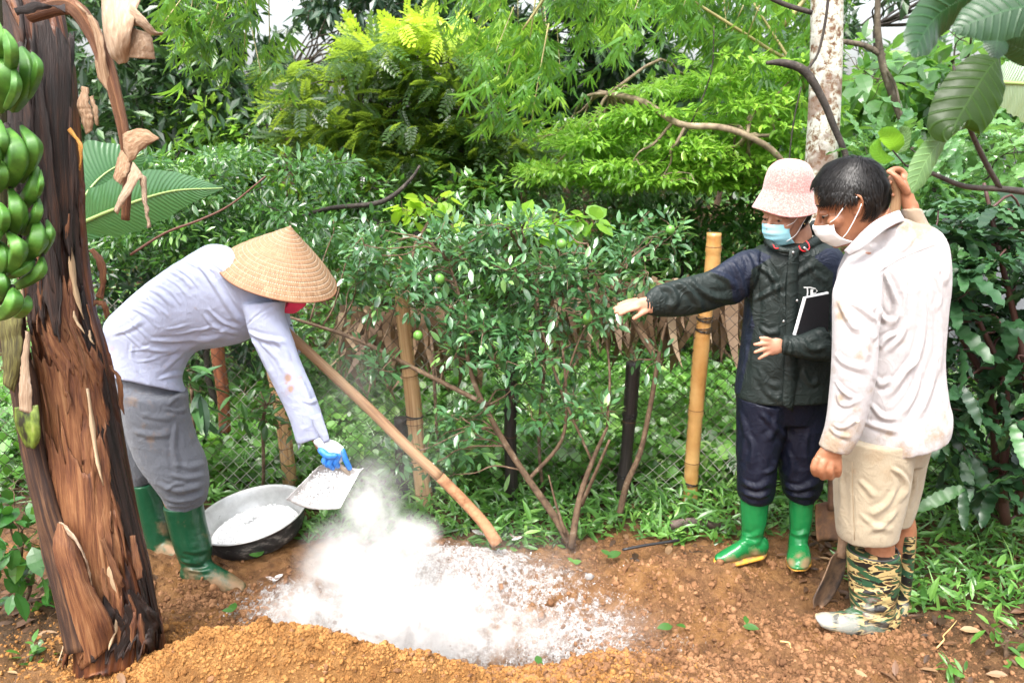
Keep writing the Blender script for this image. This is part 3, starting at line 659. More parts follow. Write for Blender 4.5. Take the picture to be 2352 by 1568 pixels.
def banana_clump(label, leaves, stem, m_, seed=0):
    t = thing('banana_plant', label, 'banana plant', tuple(at(*stem[0][:3])))
    obj('stem', ptube(stem, n=10), pmat('banana_stem_green', [(.3, (.05, .07, .02)), (.7, (.16, .17, .06))], scale=9, st=(1, 1, .2)), t)
    for i, (L, wd) in enumerate(leaves):
        g, r = bleaf(L, wd, m_, seed=seed+i); o = obj('leaf', g, m_, t); obj('midrib', r, M_rib, o) if False else obj('midrib', r, M_rib, t)
    return t
banana_clump('far banana plant with upright light green leaf right of the yellow crown', [([(1085, 290, 8), (1070, 220, 8), (1055, 165, 8.1)], (.03, .12, .13, .05)), ([(1190, 420, 8), (1160, 360, 8), (1110, 300, 8.2)], (.05, .13, .12, .04)), ([(1230, 400, 8), (1170, 380, 8), (1120, 390, 8)], (.04, .1, .1, .03))], [(1100, 560, 8, .08), (1090, 420, 8, .06), (1086, 290, 8, .03)], M_bl, 5)
banana_clump('small far banana shoot with one bright yellow green leaf on the left', [([(632, 345, 8.3), (640, 310, 8.3), (652, 290, 8.3)], (.03, .07, .06, .01))], [(625, 560, 8.3, .05), (628, 440, 8.3, .04), (632, 345, 8.3, .02)], M_bb, 9)
# near banana leaves behind the big trunk
banana_clump('banana shoot with two wide glossy leaves right of the brown trunk', [
    ([(170, 520, 3.4), (270, 478, 3.3), (390, 440, 3.25), (512, 432, 3.2)], (.03, .11, .105, .095, .05, .004)),
    ([(120, 560, 3.5), (180, 470, 3.6), (240, 400, 3.7), (330, 352, 3.8)], (.05, .16, .18, .14, .02)),
    ([(245, 470, 4.2), (300, 420, 4.2), (345, 385, 4.2), (366, 372, 4.2)], (.04, .10, .10, .06, .02))],
    [(120, 1050, 3.6, .06), (130, 760, 3.6, .05), (140, 560, 3.5, .04), (165, 525, 3.45, .02)], M_bl, 2)

# ---- hedge and undergrowth beyond the fence
def scat(label, name, k, x0, x1, y0, y1, h0, h1, tpl, size, m_, seed, cat='plants', dens=None, up=.6, cl=None):
    """ground cover on the terrain: positions picked through ground pixels"""
    rs = np.random.RandomState(seed); x = rs.uniform(x0, x1, k); Yd = rs.uniform(y0, y1, k)
    if cl: n_ = fbm(np.column_stack([x, Yd])*cl, 2, seed); o = n_ > -.1; x, Yd = x[o], Yd[o]
    if dens is not None: o = dens(x, Yd, rs); x, Yd = x[o], Yd[o]
    k = len(x); z = terrain(x, Yd)+rs.uniform(h0, h1, k); P = np.column_stack([x, Yd, z])
    D = nrm(np.column_stack([rs.normal(size=k), rs.normal(size=k), rs.uniform(-.2, up*2, k)])); U = nrm(np.array([0, -.35, 1])+rs.normal(size=(k, 3))*.35)
    return (tpl, P, D, U, size*rs.uniform(.5, 1.3, k), np.clip(rs.uniform(size=k)*.75+.6*fbm(P*3, 2, seed)+.1, 0, 1))
cover = [scat('', '', 17000, -3.2, 2.6, 3.62, 5.4, .0, .22, 'heart', .055, None, 41), scat('', '', 9000, -3.5, 3.2, 4.2, 6.5, .0, .24, 'oval', .075, None, 42), scat('', '', 2200, -3, 2.4, 3.7, 5.2, .02, .2, 'pin', .16, None, 43), scat('', '', 22000, -6, 7, 5.2, 11, 0, .35, 'dia', .10, None, 44), scat('', '', 7000, 1.0, 4.5, 3.5, 6.0, .0, .14, 'oval', .055, None, 45)]
tag(leafobj('ground_cover', cover, leafmat('cover_leaf', (.025, .085, .015), (.15, .36, .06), (.38, .62, .16), rough=.36, trans=.3, spec=.9)), 'low leafy ground cover beyond the wire fence', 'ground cover', kind='stuff')
# hedge of dense small leaves on the rise
def hedge(name, label, k, x0, x1, y0, y1, Y0, Y1, tpl, size, m_, seed, per=20, rad=(.16, .16, .12), **kw):
    rs = np.random.RandomState(seed); C = boxpts(rs, k, x0, x1, y0, y1, Y0, Y1, kw.get('mask'))
    C = C[C[:, 2] > terrain(C[:, 0], C[:, 1])-.05]
    b = at((x0+x1)/2, y1, (Y0+Y1)/2); b[2] = gz(b[0], b[1])
    return tree(name, label, kw.get('cat', 'bush'), b, C.mean(0), C, rad, per, tpl, size, m_, M_dark, seed, r0=.02, r1=.006, nl=14, rnd=.7, down=.1)
hedge('bush', 'dense dark green bush on the rise behind the golden bamboo post', 150, 1390, 1760, 480, 700, 5.2, 6.4, 'dia', .07, L_mid, 51, 40)
hedge('bush', 'dark shaded bush behind the conical hat', 110, 700, 1200, 420, 640, 5.2, 6.4, 'dia', .08, L_mid, 52, 30)
hedge('bush', 'shaded bush behind the bent back beside the banana trunk', 110, 180, 620, 560, 820, 4.2, 5.2, 'oval', .08, L_dark, 53, 18)
hedge('bush', 'fern leaved shrub arching over the bent back on the left', 150, 190, 800, 350, 620, 3.9, 5.0, 'leaflet', .055, leafmat('fern_leaf', (.015, .055, .015), (.08, .22, .055), (.24, .45, .10), rough=.25, trans=.35, coat=.4, spec=.9), 54, 60, (.16, .16, .045))
hedge('bush', 'dark bush between the fence and the hedge in the middle', 60, 620, 1400, 620, 840, 4.3, 5.2, 'oval', .07, L_mid, 55, 14)
tag(obj('branch', [ptube([(690, 498, 4.4, .008), (760, 478, 4.4, .012), (860, 468, 4.4, .013), (905, 448, 4.4, .012), (945, 410, 4.4, .009), (965, 380, 4.4, .006)], n=8)], M_dark), 'dark bare branch bending up behind the tip of the conical hat', 'branch')
tag(obj('branch', [ptube([(300, 585, 3.5, .006), (380, 535, 3.5, .0055), (460, 505, 3.5, .005), (530, 470, 3.5, .004), (610, 405, 3.5, .003)], n=7)], pmat('red_twig', (.11, .045, .03), rough=.6)), 'thin red brown branch slanting up from the bent back past the banana leaf', 'branch')
# light rounded leaves above the lime bushes
Rr = np.random.RandomState(56); C = np.array([at(x, y, 4.0) for x, y in [(925, 480), (950, 470), (975, 465), (1000, 460), (1025, 458), (960, 495), (1030, 500)]])
tree('sapling', 'sapling with pale lime green round leaves over the left lime bush', 'sapling', gp(1010, 1120), at(990, 500, 4.0), C, (.06, .06, .05), 5, 'heart', .075, L_yell, M_twig, 57, r0=.008, r1=.004)
C = np.array([at(x, y, 3.8) for x, y in [(1165, 510), (1200, 500), (1240, 505), (1280, 500), (1320, 498), (1350, 510), (1230, 530), (1290, 540), (1260, 520)]])
tree('sapling', 'sapling with broad bright green twin lobed leaves above the middle lime bush', 'sapling', gp(1250, 1150), at(1250, 540, 3.8), C, (.06, .06, .03), 7, 'heart', .09, L_bright, M_twig, 58, r0=.008, r1=.004)
# hanging dry banana leaves behind the fence
def drymass(label, x0, x1, y0, y1, Yd, k, seed):
    rs = np.random.RandomState(seed); P = np.array([at(rs.uniform(x0, x1), y0+rs.uniform(-20, 60), Yd+rs.uniform(-.2, .2)) for _ in range(k)]); D = nrm(np.array([0, 0, -1])+rs.normal(size=(k, 3))*.16)
    h = (y1-y0)/ppm(P[0]); tag(leafobj('dry_leaves', [('dryb', P, D, nrm(rs.normal(size=(k, 3))*1.2+[0, -1, 0]), h*rs.uniform(.35, .95, k))], L_dry, seed=seed), label, 'dry leaves', kind='stuff')
drymass('withered brown banana leaves hanging behind the fence in the middle', 780, 1130, 720, 900, 4.1, 170, 61)
drymass('withered brown leaves hanging behind the fence under the pointing hand', 1280, 1700, 650, 850, 4.1, 220, 62)
# poles and stumps standing in the background
M_pole = pmat('old_pole', [(.3, (.05, .03, .02)), (.55, (.16, .10, .06)), (.75, (.30, .23, .15))], scale=14, st=(1, 1, .3), rough=.8, bs=50, bd=.004)
for i, (x0, y0, x1, y1, Yd, r) in enumerate([(1605, 455, 1612, 530, 7.5, .035), (1522, 405, 1526, 520, 7.6, .04), (1655, 430, 1640, 500, 7.5, .03), (1460, 430, 1470, 520, 7.4, .028), (1345, 420, 1350, 500, 7.8, .035), (1300, 400, 1305, 500, 7.8, .04), (1245, 420, 1250, 500, 7.8, .035), (660, 240, 668, 420, 7.6, .075), (1200, 400, 1206, 490, 7.8, .03)]):
    o = obj('pole', ptube([(x1, y1+30, Yd, r*1.1), ((x0+x1)/2, (y0+y1)/2, Yd, r), (x0, y0, Yd, r*.9)], n=9), M_pole)
    tag(o, ['slim brown pole left of the pink hat in the wood', 'mottled upright pole under the bright layered tree', 'leaning reddish pole nearest the pink hat', 'thin yellowish stake behind the pointing arm', 'brown stake above the middle lime bush', 'thick brown stake above the broad bright leaves', 'short stake left of the broad bright leaves', 'scaly brown trunk standing left of the feather leaved tree', 'leftmost slim stake behind the lime bushes'][i], 'pole')
# ---------------------------------------------------------------- fence
FY = 3.56
fence = thing('wire_fence', 'rusty chain link fence on bamboo and dark wooden posts across the garden', 'fence', (0, FY, 0))
def fence_mesh():
    p = .030; x0, x1 = -2.4, 2.2; nx = int((x1-x0)/p); nz = 33; gs = []; V = []
    for i in range(nx):
        k = np.arange(nz+1); x = x0+i*p+(k % 2)*p*.5*(1 if i % 1 == 0 else 1); z = k*p
        for s in (i % 2,):
            xx = x0+i*p+(((k+s) % 2)-.5)*p + p*.5*0; V.append(np.column_stack([xx, np.zeros(nz+1), z]))
    V = V[::1]; R = []
    for P in V:
        top = .97+.03*vn(np.array([[P[0, 0]*1.5, 0.0]]), 5)[0]
        P = P.copy(); P[:, 2] *= top/(nz*p); q = np.column_stack([P[:, 0], P[:, 2]])*2.2
        P[:, 0] += .02*vn(q, 7)+.004*vn(q*6, 8); P[:, 1] = FY+.03*vn(q*.7, 9)+.002*np.where(np.arange(len(P)) % 2, 1, -1); P[:, 2] += .012*vn(q*1.4, 10)+terrain(P[:, 0], np.full(len(P), FY))
        gs.append(tube(P, .0021, n=3, sub=1, caps=False))
    return merge(gs)
M_wire = pmat('rusty_wire', [(.42, (.022, .016, .012)), (.52, (.07, .05, .04)), (.62, (.42, .40, .36))], scale=2.2, rough=.5)
obj('wire_mesh', fence_mesh(), M_wire, fence)
M_tie = pmat('black_tie', (.015, .013, .012), rough=.5)
M_gold = pmat('golden_bamboo', [(.25, (.17, .065, .018)), (.42, (.40, .20, .06)), (.7, (.56, .34, .13))], src='tc', st=(.8, 7, 1), scale=1.6, rough=.32, coat=.3, bs=30, bd=.001)
M_bpost = pmat('split_bamboo', [(.25, (.16, .07, .03)), (.45, (.38, .22, .10)), (.7, (.56, .38, .2))], src='tc', st=(10, 1.5, 1), scale=1.5, rough=.6, bs=8, bst=(6, 2, 1), bd=.002)
M_blk = pmat('black_wet_wood', [(.3, (.010, .009, .009)), (.6, (.028, .022, .02)), (.8, (.08, .06, .05))], src='tc', st=(12, 2, 1), scale=1.4, rough=.45, bs=8, bst=(5, 3, 1), bd=.003)
def bpost(name, L, m, nodes, label, ties=(), Yd=FY):
    """bamboo culm: outline stations (xl,xr,y); nodes are ring positions 0..1"""
    A = catmull(np.array([[*at((a+b)/2, y, Yd), (b-a)/2/ppm(at((a+b)/2, y, Yd))] for a, b, y in L]), 14); k = len(A); t = np.linspace(0, 1, k); r = A[:, 3].copy()
    for q in nodes: r *= 1+.09*np.exp(-((t-q)/.008)**2)-.05*np.exp(-((t-q-.014)/.008)**2)
    r *= 1+.015*vn(np.column_stack([t*23, t]), 4)
    o = obj(name, tube(A[:, :3], r, n=20, sub=1), m, fence, label=label)
    for q in ties:
        i = int(q*(k-1)); c = A[i, :3]; T_ = nrm(A[min(i+2, k-1), :3]-A[max(i-2, 0), :3]); gs = []
        for j in range(3):
            M = Vector(T_).to_track_quat('Z', 'Y').to_matrix(); th = np.linspace(0, 2*np.pi, 15); rr = r[i]+.003
            P = np.array([c+T_*(j-1)*.006+np.array(M@Vector((rr*math.cos(a), rr*math.sin(a), .006*math.sin(a+j))))for a in th]); gs.append(tube(P, .0022, n=5, sub=1))
        b_ = obj('wire_tie', gs, M_tie, o) if False else obj('wire_tie', gs, M_tie, fence)
    rg = []
    for q in nodes:
        i = int(q*(k-1)); th = np.linspace(0, 2*np.pi, 21); c = A[i, :3]; T_ = nrm(A[min(i+1, k-1), :3]-A[i-1, :3]); M = np.array(Vector(T_).to_track_quat('Z', 'Y').to_matrix()); rg.append(tube(np.array([c+M@np.array([r[i]*math.cos(a), r[i]*math.sin(a), 0]) for a in th]), .0016, n=5, sub=1))
    for g_ in rg: obj('node_ring', g_, M_node, fence)
    return o
M_node = pmat('bamboo_node', (.10, .045, .015), rough=.6)
bpost('bamboo_post', [(1624, 1657, 535), (1616, 1652, 640), (1604, 1636, 720), (1592, 1629, 800), (1580, 1614, 960), (1573, 1606, 1060), (1568, 1602, 1150), (1568, 1602, 1180)], M_gold, (.05, .30, .56, .72, .86, .97), 'tall golden bamboo post', (.31, .36, .79))
bpost('bamboo_post', [(912, 940, 590), (908, 942, 700), (920, 952, 820), (928, 966, 900), (938, 974, 1000), (950, 988, 1100), (958, 1000, 1180)], M_bpost, (.1, .42, .62, .9), 'weathered split bamboo post beside the left lime bush', (.38, .6))
bpost('bamboo_post', [(612, 640, 850), (628, 662, 930), (640, 672, 1020), (650, 684, 1110)], M_bpost, (.3, .7), 'short bamboo post behind the metal basin', (), FY+.12)
bpost('bamboo_post', [(480, 512, 720), (486, 516, 820), (498, 526, 900), (504, 530, 990)], pmat('reddish_bamboo', [(.3, (.10, .03, .015)), (.7, (.30, .11, .05))], src='tc', st=(6, 2, 1), scale=1.5, rough=.5), (.2, .6), 'dark reddish post behind the bent person', (), FY+.15)
bpost('wooden_post', [(1158, 1190, 755), (1160, 1188, 860), (1158, 1186, 1000), (1160, 1190, 1120), (1160, 1192, 1175)], M_blk, (.5,), 'black post in the middle of the fence', (.05, .4))
bpost('wooden_post', [(1438, 1472, 832), (1432, 1464, 930), (1426, 1454, 1030), (1416, 1450, 1110), (1412, 1446, 1180)], M_blk, (.35,), 'short black post with a broken stub right of centre', (.32, .68))
bpost('wooden_post', [(905, 938, 960), (908, 938, 1080), (912, 940, 1180)], M_blk, (), 'black stump behind the left bamboo post', (), FY+.1)
# grey shade net on the right with its poles
net = thing('shade_net', 'dark grey translucent shade net behind the bush at the right edge', 'net', tuple(at(2250, 640, 5.2)))
m, n, b, out = newmat('grey_net'); n.links.new(ramp(n, noise(n, coord(n), 2.5, 4), [(.3, (.10, .11, .12)), (.7, (.22, .23, .25))]), b.inputs['Base Color']); b.inputs['Roughness'].default_value = .8
A = [at(x, y, 5.2+.15*math.sin(x*.03)) for x, y in [(1950, 460), (2080, 450), (2180, 400), (2270, 370), (2400, 360), (2600, 360)]]; B = [at(x, 860, 5.1+.15*math.sin(x*.03)) for x in (1950, 2080, 2180, 2270, 2400, 2600)]
obj('net_sheet', thick(sheet(A, B, 8, 14), .003), m, net)
for x in (2110, 2325): obj('net_pole', ptube([(x, 330, 5.25, .02), (x+6, 900, 5.25, .024)], n=8), M_pole, net)

# ---------------------------------------------------------------- lime bushes in front of the fence
def limes(parent, L, r=.019):
    for (x, y, Yd) in L: obj('lime', ell(at(x, y, Yd), (r, r, r*1.05), 14, 10), M_limef, parent)
M_limef = pmat('green_lime_fruit', [(.3, (.07, .20, .03)), (.7, (.15, .33, .06))], scale=30, rough=.35, bs=200, bd=.0008)
def limebush(label, base, stems, regions, seed, per=15, fr=()):
    rs = np.random.RandomState(seed); t = thing('lime_bush', label, 'lime bush', tuple(gp(*base))); gs = []
    for s in stems: gs.append(ptube(s, n=8, sub=5))
    C = np.vstack([boxpts(rs, int(k*.66), x0, x1, y0, y1, Y0, Y1, lambda x, y: vn(np.array([[x*.013, y*.016]]), seed)[0] > -.25 and y > 505+55*vn(np.array([[x*.009, .5]]), seed+1)[0]-30*(abs(x-1180) < 60)) for (x0, x1, y0, y1, Y0, Y1, k) in regions])
    sp = np.vstack([catmull(np.array([at(*q[:3]) for q in s]), 6) for s in stems])
    for c in C:
        d = np.linalg.norm(sp-c, axis=1)+.5*np.maximum(0, sp[:, 2]-c[2]); j = np.argmin(d)
        if rs.uniform() < .4: gs.append(limb(rs, sp[j], c, .0045, .0018, .07, 5, 4))
        for q in range(2): gs.append(limb(rs, c, c+rdir(rs, 1)[0]*.06, .002, .001, .05, 4, 3))
    obj('stem', gs, M_twig, t)
    P, D, U = clump_leaves(rs, C, (.075, .075, .06), per, 1, .5, -.15, 1.2, 1, .6)
    v = np.repeat(rs.uniform(size=len(C))**1.5, per)*.75+rs.uniform(size=len(P))*.25
    leafobj('crown', [('oval', P, D, U, .049*rs.uniform(.6, 1.25, len(P)), v)], L_citrus, t, seed, smooth=True)
    limes(t, fr)
    return t
limebush('left lime bush with dense glossy leaves hiding the bamboo post', (1310, 1245), [[(1312, 1250, 3.12, .02), (1270, 1180, 3.14, .017), (1200, 1080, 3.16, .014), (1130, 965, 3.18, .012), (1080, 850, 3.2, .010), (1060, 700, 3.22, .007), (1030, 600, 3.25, .005)], [(1215, 1100, 3.16, .009), (1290, 1010, 3.2, .008), (1300, 900, 3.2, .006), (1290, 780, 3.2, .005)], [(1120, 930, 3.18, .011), (960, 850, 3.25, .010), (820, 780, 3.3, .009), (655, 725, 3.35, .006)]],
         [(740, 1130, 520, 660, 3.15, 3.5, 75), (930, 1200, 620, 800, 3.05, 3.5, 70), (820, 1000, 700, 860, 3.2, 3.5, 16), (1000, 1340, 760, 1000, 3.0, 3.45, 62), (900, 1130, 960, 1120, 3.1, 3.4, 18), (640, 800, 700, 840, 3.2, 3.4, 6)], 71, 21, [(678, 672, 3.05), (960, 770, 3.1), (1010, 640, 3.1)])
limebush('middle lime bush with pale upright stems under the pointing hand', (1320, 1255), [[(1395, 980, 3.16, .006), (1400, 850, 3.2, .005), (1380, 700, 3.25, .005), (1350, 560, 3.3, .003)], [(1360, 1060, 3.14, .006), (1290, 900, 3.2, .006), (1240, 740, 3.25, .005), (1200, 580, 3.3, .003)], [(1290, 900, 3.2, .005), (1340, 760, 3.2, .004), (1440, 600, 3.3, .003)], [(1312, 1258, 3.1, .016), (1330, 1150, 3.12, .013), (1360, 1060, 3.14, .010), (1395, 980, 3.16, .006)], [(1335, 1160, 3.12, .009), (1370, 1080, 3.05, .007), (1400, 1010, 3.0, .005)], [(1300, 1230, 3.1, .008), (1275, 1150, 3.1, .005), (1260, 1090, 3.1, .003)]],
         [(1100, 1400, 500, 640, 3.15, 3.5, 75), (1150, 1450, 600, 760, 3.1, 3.5, 60), (1380, 1580, 480, 600, 3.3, 3.5, 20), (1230, 1400, 900, 960, 3.05, 3.25, 8)], 72, 21, [(1350, 730, 3.1), (1540, 528, 3.3), (1290, 560, 3.1)])
limebush('right lime bush with thin mottled stem beside the short black post', (1425, 1180), [[(1422, 1185, 3.3, .015), (1440, 1110, 3.3, .014), (1470, 1040, 3.3, .012), (1492, 940, 3.3, .011), (1508, 850, 3.3, .010), (1518, 790, 3.3, .007), (1530, 740, 3.3, .005)], [(1512, 835, 3.3, .008), (1470, 770, 3.3, .007), (1430, 700, 3.3, .006), (1400, 660, 3.3, .005), (1300, 640, 3.3, .004)], [(1400, 660, 3.3, .005), (1330, 655, 3.3, .006), (1230, 680, 3.3, .006)]],
         [(1400, 1560, 640, 760, 3.2, 3.4, 7), (1500, 1600, 800, 900, 3.2, 3.4, 4), (1440, 1500, 780, 830, 3.2, 3.3, 3), (1440, 1500, 560, 660, 3.2, 3.4, 10)], 73, 12, [(1345, 735, 3.2)])
# ---------------------------------------------------------------- serrated bush on the right
def bigbush():
    rs = np.random.RandomState(81); t = thing('holly_leaved_tree', 'tree with long dark toothed leaves at the right edge beside the white shirt', 'tree', tuple(gp(2300, 1190)))
    stems = [[(2310, 1200, 3.1, .022), (2290, 1050, 3.1, .02), (2270, 900, 3.1, .016), (2190, 740, 3.1, .012), (2110, 600, 3.15, .007)], [(2300, 1150, 3.05, .018), (2310, 900, 3.0, .014), (2240, 720, 3.0, .010), (2160, 540, 3.0, .006)], [(2340, 1180, 3.0, .018), (2360, 900, 2.95, .014), (2300, 600, 2.95, .01), (2260, 420, 3.0, .006)], [(2290, 1100, 3.1, .01), (2200, 1010, 3.1, .008), (2130, 950, 3.1, .005)], [(2310, 900, 3.0, .01), (2380, 700, 2.9, .006)]]
    gs = [ptube(s, n=8, sub=5) for s in stems]; P = []; D = []
    sp = [catmull(np.array([at(*q[:3]) for q in s]), 8) for s in stems]
    C = boxpts(rs, 120, 2100, 2480, 470, 1130, 2.75, 3.5, lambda x, y: x > 2140 or y < 640)
    for c in C:
        a = np.vstack(sp); j = np.argmin(np.linalg.norm(a-c, axis=1)+.6*np.maximum(0, a[:, 2]-c[2])); gs.append(limb(rs, a[j], c, .006, .003, .08, 5, 4))
        k = rs.randint(5, 9); th = rs.uniform(0, 6.28)+np.arange(k)*2.4; el_ = rs.uniform(-.9, .2, k) if c[2] < 1.0 else rs.uniform(-.5, .5, k)
        P.append(np.repeat(c[None], k, 0)+rs.normal(size=(k, 3))*.01); D.append(np.column_stack([np.cos(th)*np.cos(el_), np.sin(th)*np.cos(el_), np.sin(el_)]))
    obj('stem', gs, pmat('reddish_stem', (.06, .025, .02), rough=.5), t)
    P, D = np.vstack(P), np.vstack(D); U = nrm(np.array([0, 0, 1])+rs.normal(size=P.shape)*.3)
    leafobj('crown', [('ser', P, D, U, .19*rs.uniform(.6, 1.2, len(P)))], L_holly, t, 3, smooth=True); return t
bigbush()
hedge('bush', 'light toothed leaved bush behind the raised hand', 70, 1980, 2400, 300, 560, 3.7, 4.6, 'ser', .2, leafmat('light_toothed_leaf', (.05, .14, .05), (.12, .27, .08), (.2, .4, .12), rough=.25, trans=.35, coat=.3), 83, 9, (.14, .14, .1))
# ---------------------------------------------------------------- overhanging branch with big leaves, top right, near
ob = thing('overhanging_branch', 'branch with large glossy leaves hanging in from the top right corner', 'branch', tuple(at(2352, 440, 1.9)))
obj('twig', [ptube([(2500, 455, 1.9, .009), (2352, 440, 1.9, .008), (2300, 434, 1.9, .007), (2215, 428, 1.9, .006), (2140, 398, 1.9, .005), (2080, 380, 1.9, .003)], n=8), ptube([(2298, 434, 1.9, .006), (2262, 370, 1.88, .006), (2225, 290, 1.85, .005), (2205, 230, 1.8, .004), (2190, 150, 1.8, .003)], n=8), ptube([(2225, 290, 1.85, .003), (2195, 300, 1.85, .003), (2180, 305, 1.85, .002)], n=6), ptube([(2080, 380, 1.9, .002), (2050, 345, 1.9, .002)], n=5)], M_dark, ob); obj('twig', ptube([(2420, 60, 1.5, .008), (2330, 65, 1.5, .006), (2290, 75, 1.5, .004)], n=6), M_dark, ob)
def bigleaf(L, wid, m_, name='leaf', roll=0.0, fold=.12, ruf=.02, flip=1, face=None, seed=0):
    rs_ = np.random.RandomState(seed); A = catmull(np.array([at(*q) for q in L]), 8); k = len(A); wd = np.interp(np.linspace(0, 1, k), np.linspace(0, 1, len(wid)), wid)
    T_, _, _ = frames(A); vdir = nrm(A-CAM); side = nrm(np.cross(T_, vdir)); nn = nrm(np.cross(side, T_))
    cr, sr = math.cos(roll), math.sin(roll); side, nn = side*cr+nn*sr, nn*cr-side*sr; th = np.linspace(-1, 1, 13); R = []
    for i in range(k): R.append([A[i]+side[i]*wd[i]*s+nn[i]*wd[i]*(fold*abs(s)**1.3*4*abs(s)*.5+ruf*math.sin(i*1.25)*s*s*2) for s in th])
    g = rings(np.array(R), caps=False, closed=False); g['tc'] = np.column_stack([np.tile(th, k), np.repeat(np.linspace(0, 1, k), 13)])
    obj(name, g, m_, ob)
def veinmat(name, c1, c2, trans, tc):
    m, n, b, out = newmat(name); sx = N_(n, 'SeparateXYZ'); n.links.new(N_(n, 'Attribute', attribute_name='tc').outputs['Vector'], sx.inputs[0])
    ax_ = mth(n, 'ABSOLUTE', sx.outputs[0]); s = mth(n, 'SINE', mth(n, 'MULTIPLY', mth(n, 'SUBTRACT', sx.outputs[1], mth(n, 'MULTIPLY', ax_, .12)), 75)); v = mth(n, 'POWER', mth(n, 'MULTIPLY', mth(n, 'ADD', s, 1), .5), 10)
    v = mth(n, 'MAXIMUM', v, mth(n, 'LESS_THAN', ax_, .035)); c = mixc(n, mth(n, 'MULTIPLY', noise(n, coord(n), 18, 5), .9), c1, c2); c = mixc(n, mth(n, 'MULTIPLY', v, .5), c, tuple(x*1.7 for x in c2)); n.links.new(c, b.inputs['Base Color'])
    b.inputs['Roughness'].default_value = .38; b.inputs['Specular IOR Level'].default_value = .5 if 'dark' in name else .25; bump(n, b, mth(n, 'ADD', mth(n, 'MULTIPLY', v, -1), noise(n, coord(n), 30, 2)), .0014)
    tr = N_(n, 'BsdfTranslucent'); tr.inputs['Color'].default_value = (*tc, 1); mx = N_(n, 'MixShader'); mx.inputs[0].default_value = trans
    n.links.new(b.outputs[0], mx.inputs[1]); n.links.new(tr.outputs[0], mx.inputs[2]); n.links.new(mx.outputs[0], out.inputs['Surface']); return m
M_bigd = veinmat('big_dark_leaf', (.008, .035, .012), (.02, .065, .02), .08, (.1, .3, .05)); M_bigo = veinmat('big_olive_leaf', (.010, .028, .003), (.02, .05, .006), .25, (.10, .18, .01)); M_bigp = veinmat('big_pale_leaf', (.07, .14, .05), (.14, .24, .09), .2, (.2, .35, .08)); M_bigb = veinmat('big_bright_leaf', (.08, .22, .02), (.13, .32, .03), .45, (.3, .6, .04))
bigleaf([(2290, -25, 1.45), (2210, 0, 1.45), (2150, 40, 1.45), (2115, 90, 1.42), (2098, 132, 1.4)], (.004, .034, .040, .036, .028, .003), M_bigd, roll=.5, seed=1)
bigleaf([(2440, 5, 1.4), (2330, 20, 1.4), (2250, 45, 1.4), (2190, 72, 1.4)], (.01, .042, .044, .03, .006), M_bigd, roll=-.35, seed=2)
bigleaf([(2292, 78, 1.5), (2290, 100, 1.48), (2285, 133, 1.46)], (.004, .022, .02, .006), M_bigd, roll=.4, seed=3)
bigleaf([(2440, 130, 1.5), (2350, 115, 1.5), (2300, 90, 1.5)], (.01, .03, .022, .005), M_bigd, roll=.3, seed=7)
bigleaf([(2296, 130, 1.8), (2270, 160, 1.78), (2235, 215, 1.76), (2195, 285, 1.74), (2175, 320, 1.72)][:4]+[(2200, 300, 1.72)], (.003, .045, .06, .062, .05, .004), M_bigo, roll=.15, seed=4)
bigleaf([(2200, 300, 1.85), (2165, 320, 1.8), (2130, 365, 1.76), (2108, 410, 1.74), (2096, 444, 1.73)], (.003, .018, .026, .027, .02, .002), M_bigp, roll=.5, seed=5)
bigleaf([(2060, 350, 1.9), (2055, 335, 1.9), (2040, 312, 1.88), (2020, 300, 1.88)], (.002, .018, .024, .02, .006), M_bigb, roll=.4, seed=6)
bigleaf([(2055, 365, 1.9), (2030, 362, 1.9), (2013, 345, 1.9), (2020, 318, 1.9)], (.002, .013, .014, .014, .003), M_bigb, roll=-.3, seed=8)
bigleaf([(2062, 350, 1.92), (2075, 335, 1.92), (2078, 305, 1.92), (2068, 292, 1.92)], (.002, .01, .013, .012, .003), M_bigp, roll=.2, seed=9)
banana_clump('banana plant reaching in with one pale shining leaf at the right edge', [([(2264, 190, 2.6), (2310, 190, 2.6), (2400, 200, 2.6), (2520, 240, 2.6)], (.003, .045, .09, .12, .12))], [(2700, 1250, 3.0, .09), (2690, 700, 3.0, .08), (2600, 300, 2.7, .03), (2520, 240, 2.6, .012)], bleafmat('banana_leaf_pale', (.22, .34, .24), (.34, .46, .34)), 12)

# ---------------------------------------------------------------- weeds on the near side
def weeds(sets, label, m_=L_weed): return tag(leafobj('weeds', sets, m_), label, 'weeds', kind='stuff')
def dn(x, y, r):
    n_ = fbm(np.column_stack([x, y])*2.2, 3, 77); edge = 3.16+.10*n_ - .0*x
    edge = np.where(x < -.9, 3.5, edge); k = y > edge
    right = (x > 1.33+.1*n_) & (y > 2.66+.12*n_+.3*np.clip(1.6-x, 0, 1)) & (r.uniform(size=len(x)) < .8)
    return k | right
W = []
for i, (tpl, size, k, h) in enumerate([('narrow', .055, 13000, .10), ('oval', .04, 6000, .07), ('blade', .16, 2600, .02), ('narrow', .085, 2600, .12)]): W.append(scat('', '', k, -2.2, 3.2, 2.4, 3.66, .0, h, tpl, size, None, 91+i, dens=dn, up=.7))
weeds(W, 'green weeds and grass along the fence foot and right of the man')
